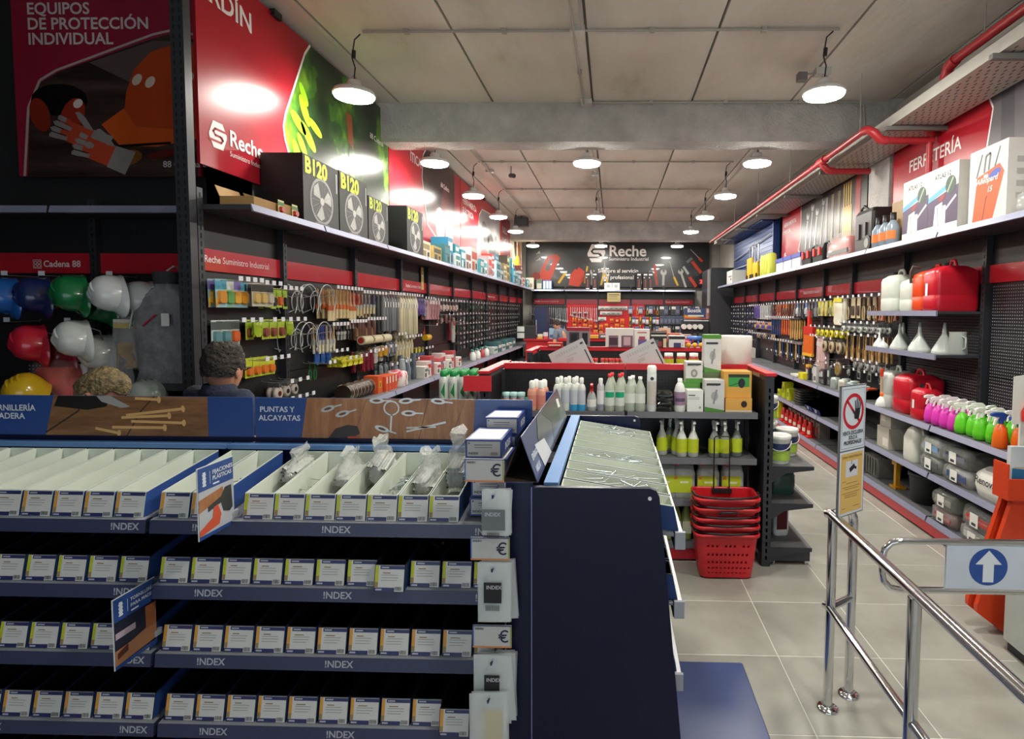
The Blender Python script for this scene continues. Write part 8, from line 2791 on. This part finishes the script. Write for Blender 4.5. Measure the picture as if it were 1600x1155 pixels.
for k in range(4):
    t = thing('white_disc', 'white round roll end on the rack below the banner, %s from left' % ORD[k], 'roll', (BX(1069 + k * 8.6, 14.8), 14.75, 1.46), 0, 'white discs below banner', MB().cyl((0, 0, 0), (0, .15, 0), .065, M('#e6e8e4', .4), n=18))
for k in range(2):
    thing('dark_disc', 'dark round roll end below white discs, %s' % ('left' if k == 0 else 'right'), 'roll', (BX(1086 + k * 9, 14.8), 14.75, 1.24), 0, 'dark discs', MB().cyl((0, 0, 0), (0, .15, 0), .06, M('#4a4a48', .4), n=18))
rk = thing('roll_rack', 'dark rack carrying the round roll ends', 'rack', (BX(1090, 14.9), 14.92, 0))
part(rk, 'panel', MB().box(-.42, .3, 0, .03, 0, 1.62, M('#2a2b2e', .5)))
part(rk, 'shelf', MB().box(-.42, .3, -.2, 0, 1.1, 1.13, M('#3a3b3e', .5)))
# upper back shelf goods
ZB = 2.4605
for k, (px0, px1, h, c, b) in enumerate(((822, 834, .34, '#cfc8b8', [(.2, .8, .2, .5, '#8a8270')]), (838, 847, .3, '#5a6a5a', [(.1, .9, .1, .6, '#b8bcb0')]), (848, 862, .27, '#2f6ab8', [(.05, .3, .1, .9, '#d8e4f0'), (.4, .62, .1, .9, '#d8e4f0'), (.7, .95, .1, .9, '#d8e4f0')]))):
    x0, x1 = BX(px0, 16.62), BX(px1, 16.62)
    plain_box('boxed_item', ['cream boxed item at left of back top shelf', 'green grey boxed item on back top shelf', 'blue and white striped carton on back top shelf'][k], 'box', ((x0 + x1) / 2, 16.62, ZB), x1 - x0, .2, h, c, b)
for k, px in enumerate((918, 929, 998, 1008, 1016)):
    t = thing('drill_pack', 'slim black hanging drill pack on back top shelf, %s from left' % ORD[k], 'package', (BX(px, 16.62), 16.62, ZB), 0, 'slim black packs')
    part(t, 'pack', MB().box(-.07, .07, 0, .08, 0, .52, M('#1d1b1d', .4)))
    part(t, 'print', MB().rect(-.05, .05, .42, .46, -.001, PAPER).rect(-.05, -.02, .34, .37, -.001, PAPER).rect(-.02, .02, .08, .3, -.001, M('#7a3a38', .5)).rect(-.05, .05, .02, .05, -.001, M('#c8c8c4', .5)))
nt = thing('white_notice', 'white double notice standing in the middle of back top shelf', 'notice', (BX(956, 16.6), 16.6, ZB), data=None)
for k in range(2):
    part(nt, 'sheet', MB().box(-.22 + k * .225, -.005 + k * .225, 0, .02, 0, .2, M('#e4e6e6', .5)))
    part(nt, 'emblem', MB().disc(-.11 + k * .225, .11, .05, -.001, M('#a8acb0', .5), 14))
yn = thing('yellow_plaque', 'yellowish plaque under the back top shelf', 'plaque', (BX(959, 16.58), 16.575, 2.12))
part(yn, 'plate', MB().box(-.19, .19, 0, .01, 0, .26, M('#a89a6a', .5)))
part(yn, 'text_lines', MB().rect(-.15, .15, .19, .21, -.001, INK).rect(-.15, .1, .14, .15, -.001, INK).rect(-.15, .12, .08, .09, -.001, INK))
cl = thing('led_clock', 'red glowing digital counter at the right of the back wall', 'clock', (BX(1097, 16.2), 16.2, 2.68))
part(cl, 'case', MB().box(-.11, .11, 0, .05, -.07, .09, BLACK))
text(cl, '23', .14, M('#ff2a2a', .5, emit=3.0, var=0), -.075, -.002, -.04, .02)
part(cl, 'arm', MB().cyl((.1, .03, .0), (.75, .2, .0), .015, M('#8a8c8c', .4), n=8))
# service counter across the back, with monitors and goods
ct = thing('service_counter', 'red fronted service counter in front of the back wall', 'counter', (0, 13.9, 0))
part(ct, 'front', MB().box(-2.1, 1.9, 0, .03, 0, 1.12, M('#c8202a', .4)))
part(ct, 'top', MB().box(-2.15, 1.95, -.05, .7, 1.12, 1.16, M('#b8202a', .35)))
part(ct, 'side', MB().box(-2.1, -2.07, .03, .65, 0, 1.12, M('#2a2a2d', .4)))
part(ct, 'side', MB().box(1.87, 1.9, .03, .65, 0, 1.12, M('#2a2a2d', .4)))
def cnt(px0, px1, py0, lab, col, bands, y=13.95, zb=1.1605, d=.2, name='counter_goods'):
    x0, x1 = at(px0, 489, Y=y).x, at(px1, 489, Y=y).x
    h = EYE - (py0 - 489) * y / 900 - zb
    plain_box(name, lab, 'box', ((x0 + x1) / 2, y, zb), x1 - x0, d, h, col, bands)
cnt(808, 836, 510, 'dark grey device with white front at left of service counter', '#26282c', [(0, .4, .05, .45, '#c8ccc8'), (0, .4, .55, .95, '#d0d4d0')])
cnt(840, 848, 523, 'yellow and cream carton on service counter', '#c8b040', [(0, 1, .5, 1, '#d8d4c8')], y=14.0)
cnt(849, 856, 520, 'red and white bottle carton on service counter', '#c84a54', [(0, 1, .4, 1, '#c8d0d8')], y=14.0)
cnt(858, 868, 514, 'pale blue carton on service counter', '#8ab0c8', [(.1, .9, .1, .4, '#3a5a80')], y=14.1)
cnt(1000, 1018, 517, 'red machine on service counter', '#b82a30', [(0, 1, .0, .3, '#2a2a2c')], y=14.0)
cnt(1030, 1048, 512, 'tan carton stack on service counter', '#c8a890', [(.2, .7, .2, .8, '#a85a40')], y=14.1)
cnt(1050, 1066, 520, 'white and red carton at right of service counter', '#d8c8c0', [(0, 1, .6, .8, '#b84a40')], y=14.0)
cnt(823, 836, 528, 'white carton at left end of service counter', '#d6d2ca', [(.6, .9, .2, .8, '#7a6a60')], y=14.3)
for k in range(10):
    cnt(925 + k * 7.5, 930 + k * 7.5, 524 - (k % 3) * 2, 'small coloured item in a row on service counter, %s from left' % NUM[k], ['#c8a040', '#d8d4c8', '#3a6a88', '#c85a34', '#2a2c30'][k % 5], [(.1, .9, .3, .6, '#e0dcd4')], y=13.98, d=.06)
cb2 = thing('blue_cabinet', 'dark blue cabinet behind the left end of service counter', 'cabinet', (-2.12, 15.6, 0))
part(cb2, 'body', MB().box(.0, .35, 0, .4, 0, 1.95, M('#232c4c', .4)))
part(cb2, 'door', MB().box(.01, .34, -.015, 0, .05, 1.9, M('#28335a', .4)))
part(cb2, 'handle', MB().box(.04, .06, -.03, -.015, 1.2, 1.6, M('#b8bcc0', .4)))
# ================================================================== CONDUITS, CABLE TRAY, SPRINKLER PIPES
CG = M('#a9a79f', .5, .2)


def conduit(lab, pts, r=.012, clips=(), boxes=()):
    t = thing('conduit', lab, 'conduit', (0, 0, 0))
    part(t, 'tube', MB().tube(pts, r, CG, 8))
    for p in clips:
        part(t, 'clip', MB().box(p[0] - .02, p[0] + .02, p[1] - .02, p[1] + .02, ZC - .035, ZC - .001, CG))
    for p in boxes:
        part(t, 'junction_box', MB().box(p[0] - .06, p[0] + .06, p[1] - .05, p[1] + .05, ZC - .05, ZC - .001, M('#c4c3bc', .5)))
    return t


zc = ZC - .018
xc = -.30
conduit('pair of grey conduits running along the middle of the near ceiling, left tube', [(xc - .03, -1.0, zc - .024), (xc - .03, 6.36, zc - .024)], .011, [(xc - .03, y) for y in (1.5, 3.0, 5.6)], [(xc, 4.78), (xc, 6.38)])
conduit('right tube of the pair of conduits along near ceiling', [(xc + .04, -1.0, zc - .024), (xc + .04, 4.72, zc - .024)], .011)
conduit('conduit along the middle of the far ceiling', [(xc, 6.82, zc - .025), (xc, 14.52, zc - .025)], .012, [], [(xc, 7.1), (xc, 9.6), (xc, 11.7)])
for y, lab in ((4.8, 'first row of lamps'), (8.86, 'second lamp row beyond the beam'), (10.8, 'third lamp row beyond the beam'), (12.7, 'last lamp row before far beam')):
    conduit('cross conduit feeding the %s' % lab, [(-2.06, y, zc), (1.80, y, zc)], .011, [(x, y) for x in (-1.7, -.9, .3, 1.2)])
conduit('conduit along the front of the near beam', [(xc, 6.40, zc), (2.6, 6.40, zc), (2.68, 6.40, zc - .03), (2.7, 6.4, zc - .3)], .011, [(x, 6.40) for x in (.4, 1.2, 2.0)])
conduit('conduit feeding lamps behind the near beam', [(-2.06, 7.55, zc), (1.80, 7.55, zc)], .011, [], [(-.9, 7.55)])
conduit('conduit along the front of the far beam', [(-2.4, 14.55, zc), (2.7, 14.55, zc)], .013)
conduit('long conduit beside the left lamps', [(-2.0, 6.82, zc - .025), (-2.0, 14.52, zc - .025)], .012, [], [(-2.0, 7.6), (-2.0, 9.4)])
conduit('long conduit beside the right lamps', [(1.98, 6.82, zc - .025), (1.98, 14.52, zc - .025)], .01)
bx_ = thing('alarm_detector', 'small grey detector box beside the near right lamp', 'detector', (1.95, 5.6, ZC - .06))
part(bx_, 'housing', MB().box(-.07, .07, -.05, .05, 0, .06, M('#b9b9b4', .5)))
part(bx_, 'arm', MB().cyl((-.07, 0, .02), (-.2, -.1, -.03), .01, CG, n=6))
part(bx_, 'head', MB().box(-.26, -.18, -.14, -.06, -.09, -.02, M('#6a6a68', .5)))
cm = thing('security_camera', 'small dark security camera under the ceiling behind the near beam', 'camera', (-1.62, 9.2, ZC))
part(cm, 'arm', MB().cyl((0, 0, 0), (0, 0, -.12), .012, CG, n=6))
part(cm, 'body', MB().cyl((-.02, .06, -.13), (.06, -.1, -.17), .035, M('#26262a', .4), n=10))
sp_ = thing('loudspeaker', 'small black ceiling loudspeaker near the far left lamp', 'loudspeaker', (-2.2, 13.9, ZC - .24))
part(sp_, 'cabinet', MB().box(-.16, .16, -.1, .1, 0, .2, M('#202022', .5)))
part(sp_, 'grille', MB().rect(-.14, .14, .02, .18, -.101, M('#3a3a3c', .6)))
part(sp_, 'bracket', MB().box(-.02, .02, -.02, .02, .2, .24, BLACK))

# perforated cable tray along the right wall
TRM = M('#b4b3ac', .45, .2)
tr = thing('cable_tray', 'long perforated grey cable tray hung high along the right wall', 'cable tray', (0, 0, 3.50))
part(tr, 'channel', MB().box(2.50, 2.94, 1.0, 14.4, 0, .006, TRM).box(2.494, 2.50, 1.0, 14.4, -.0, .09, TRM).box(2.94, 2.946, 1.0, 14.4, 0, .09, TRM))
pf = MB()
y = 2.0
rowi = 0
while y < 9.5:
    for k in range(7):
        x = 2.54 + k * .057 + (.02 if rowi % 2 else 0)
        pf.add([(x, y, -.0008), (x, y + .035, -.0008), (x + .012, y + .035, -.0008), (x + .012, y, -.0008)], [(0, 1, 2, 3)], M('#55534e', .8, var=0))
    y += .06
    rowi += 1
part(tr, 'perforation', pf, kind='stuff')
for y in (3.9, 5.35, 7.0, 8.4, 10.0, 11.6, 13.2):
    part(tr, 'bracket', MB().box(2.44, 3.13, y - .02, y + .02, -.045, -.01, M('#6d6c68', .5)).box(3.09, 3.13, y - .02, y + .02, -.01, .16, M('#6d6c68', .5)))
# sprinkler pipes
PR = M('#b02a32', .4)
pp = thing('sprinkler_pipe', 'red sprinkler pipe running under the ceiling to the back', 'pipe', (0, 0, 0))
zp = 3.53
part(pp, 'pipe', MB().tube([(2.36, 14.2, zp), (2.36, 5.62, zp)], .03, PR, 12))
part(pp, 'elbow', MB().tube([(2.36, 5.62, zp), (2.37, 5.54, zp - .01), (2.41, 5.5, zp - .05), (2.46, 5.5, zp - .11), (2.53, 5.5, zp - .12)], .04, PR, 12))
part(pp, 'branch', MB().cyl((2.5, 5.5, zp - .12), (2.955, 5.5, zp - .12), .032, PR, n=12))
part(pp, 'drop', MB().cyl((2.92, 5.5, zp - .05), (2.92, 5.5, 2.6), .028, PR, n=12))
part(pp, 'coupling', MB().cyl((2.92, 5.5, zp - .09), (2.92, 5.5, zp + .02), .05, PR, n=12))
part(pp, 'elbow', MB().tube([(2.36, 6.72, zp), (2.38, 6.7, zp - .05), (2.43, 6.7, zp - .1), (2.5, 6.7, zp - .11)], .04, PR, 12))
part(pp, 'branch', MB().cyl((2.48, 6.7, zp - .11), (2.9, 6.7, zp - .11), .032, PR, n=12))
part(pp, 'collar', MB().cyl((2.36, 6.6, zp), (2.36, 6.8, zp), .045, PR, n=12))
for y in (7.9, 9.6, 11.4, 13.2):
    part(pp, 'hanger', MB().cyl((2.36, y, zp + .02), (2.36, y, ZC + .01), .004, CG, n=5))
part(pp, 'hanger', MB().cyl((2.36, 5.7, zp + .02), (2.36, 5.7, ZC + .01), .004, CG, n=5))
p2 = thing('sprinkler_pipe', 'near red sprinkler pipe above the cable tray at upper right', 'pipe', (0, 0, 0))
part(p2, 'pipe', MB().tube([(2.70, .8, 3.82), (2.70, 4.75, 3.82)], .035, PR, 12))
part(p2, 'elbow', MB().tube([(2.70, 4.75, 3.82), (2.70, 4.85, 3.8), (2.70, 4.88, 3.74), (2.70, 4.88, 3.62)], .045, PR, 12))
part(p2, 'hanger', MB().cyl((2.70, 4.4, 3.84), (2.70, 4.4, ZC + .01), .005, CG, n=5))
dp = thing('duct', 'pale grey duct along the top of the right wall', 'duct', (0, 0, 0), data=MB().box(2.98, 3.13, 1.0, 6.3, 3.75, 4.0, M('#a9a8a2', .6)))
# ================================================================== PENDANT LAMPS, CONDUITS, PIPES
LAMPW = M('#fffbf0', 0.4, emit=LAMP_POWER)
LAMPH = M('#d5d6d3', 0.4, 0.3)
GALV = M('#9fa09c', 0.4, 0.6)


def lamp_meshes():
    h = MB().lathe([(.025, .12), (.05, .115), (.058, .09), (.055, .06), (.12, .05), (.155, .035), (.168, .012), (.168, .0), (.16, -.003)], LAMPH, 24)
    l = MB().lathe([(.160, 0.0), (.152, -.02), (.09, -.036), (.0001, -.042)], LAMPW, 24, caps=False)
    return h.mesh('housing'), l.mesh('diffuser')


LH, LL = lamp_meshes()
ZL = 3.575


def pendant(x, y, lab):
    t = thing('pendant_lamp', lab, 'lamp', (x, y, ZL))
    part(t, 'housing', LH)
    part(t, 'diffuser', LL)
    top = ZC - ZL - .02
    c = MB().tube([(0, 0, .115), (.012, .0, .22), (-.012, 0, .3), (.01, 0, top - .06), (.06, 0, top - .015)], .006, BLACK, 6)
    part(t, 'cord', c)
    part(t, 'connector', MB().cyl((0, 0, .3), (.004, 0, .36), .017, BLACK, n=8))
    part(t, 'hook', MB().tube([(.0, 0, .117), (.02, 0, .14), (0, 0, .16), (-.02, 0, .14), (0, 0, .117)], .005, GALV, 6))


rows = [(4.8, ('L', 'R'), 'nearest the camera'), (6.95, ('L', 'C', 'R'), 'just behind the near beam'), (8.86, ('L', 'R'), 'second row behind the near beam'),
        (10.8, ('L', 'C', 'R'), 'third row behind the near beam'), (12.7, ('L', 'R'), 'last row before the far beam'), (15.4, ('L', 'C', 'R'), 'beyond the far beam by the back wall')]
LX = {'L': -2.14, 'C': -0.38, 'R': 1.69}
side = {'L': 'left', 'C': 'middle', 'R': 'right'}
for y, ks, lab in rows:
    for k in ks:
        pendant(LX[k] + (0.06 if k == 'C' else 0), y, 'lit round pendant lamp, %s one, %s' % (side[k], lab))
for y, ks in ((2.7, ('C', 'R')), (0.5, ('R',))):  # unseen pair added over the display; the middle one brightens its trays
    for k in ks:
        pendant(LX[k], y, 'lit round pendant lamp above the %s, %s side' % ({2.7: 'fastener display, unseen and added', 0.5: 'shop entrance'}[y], side[k]))
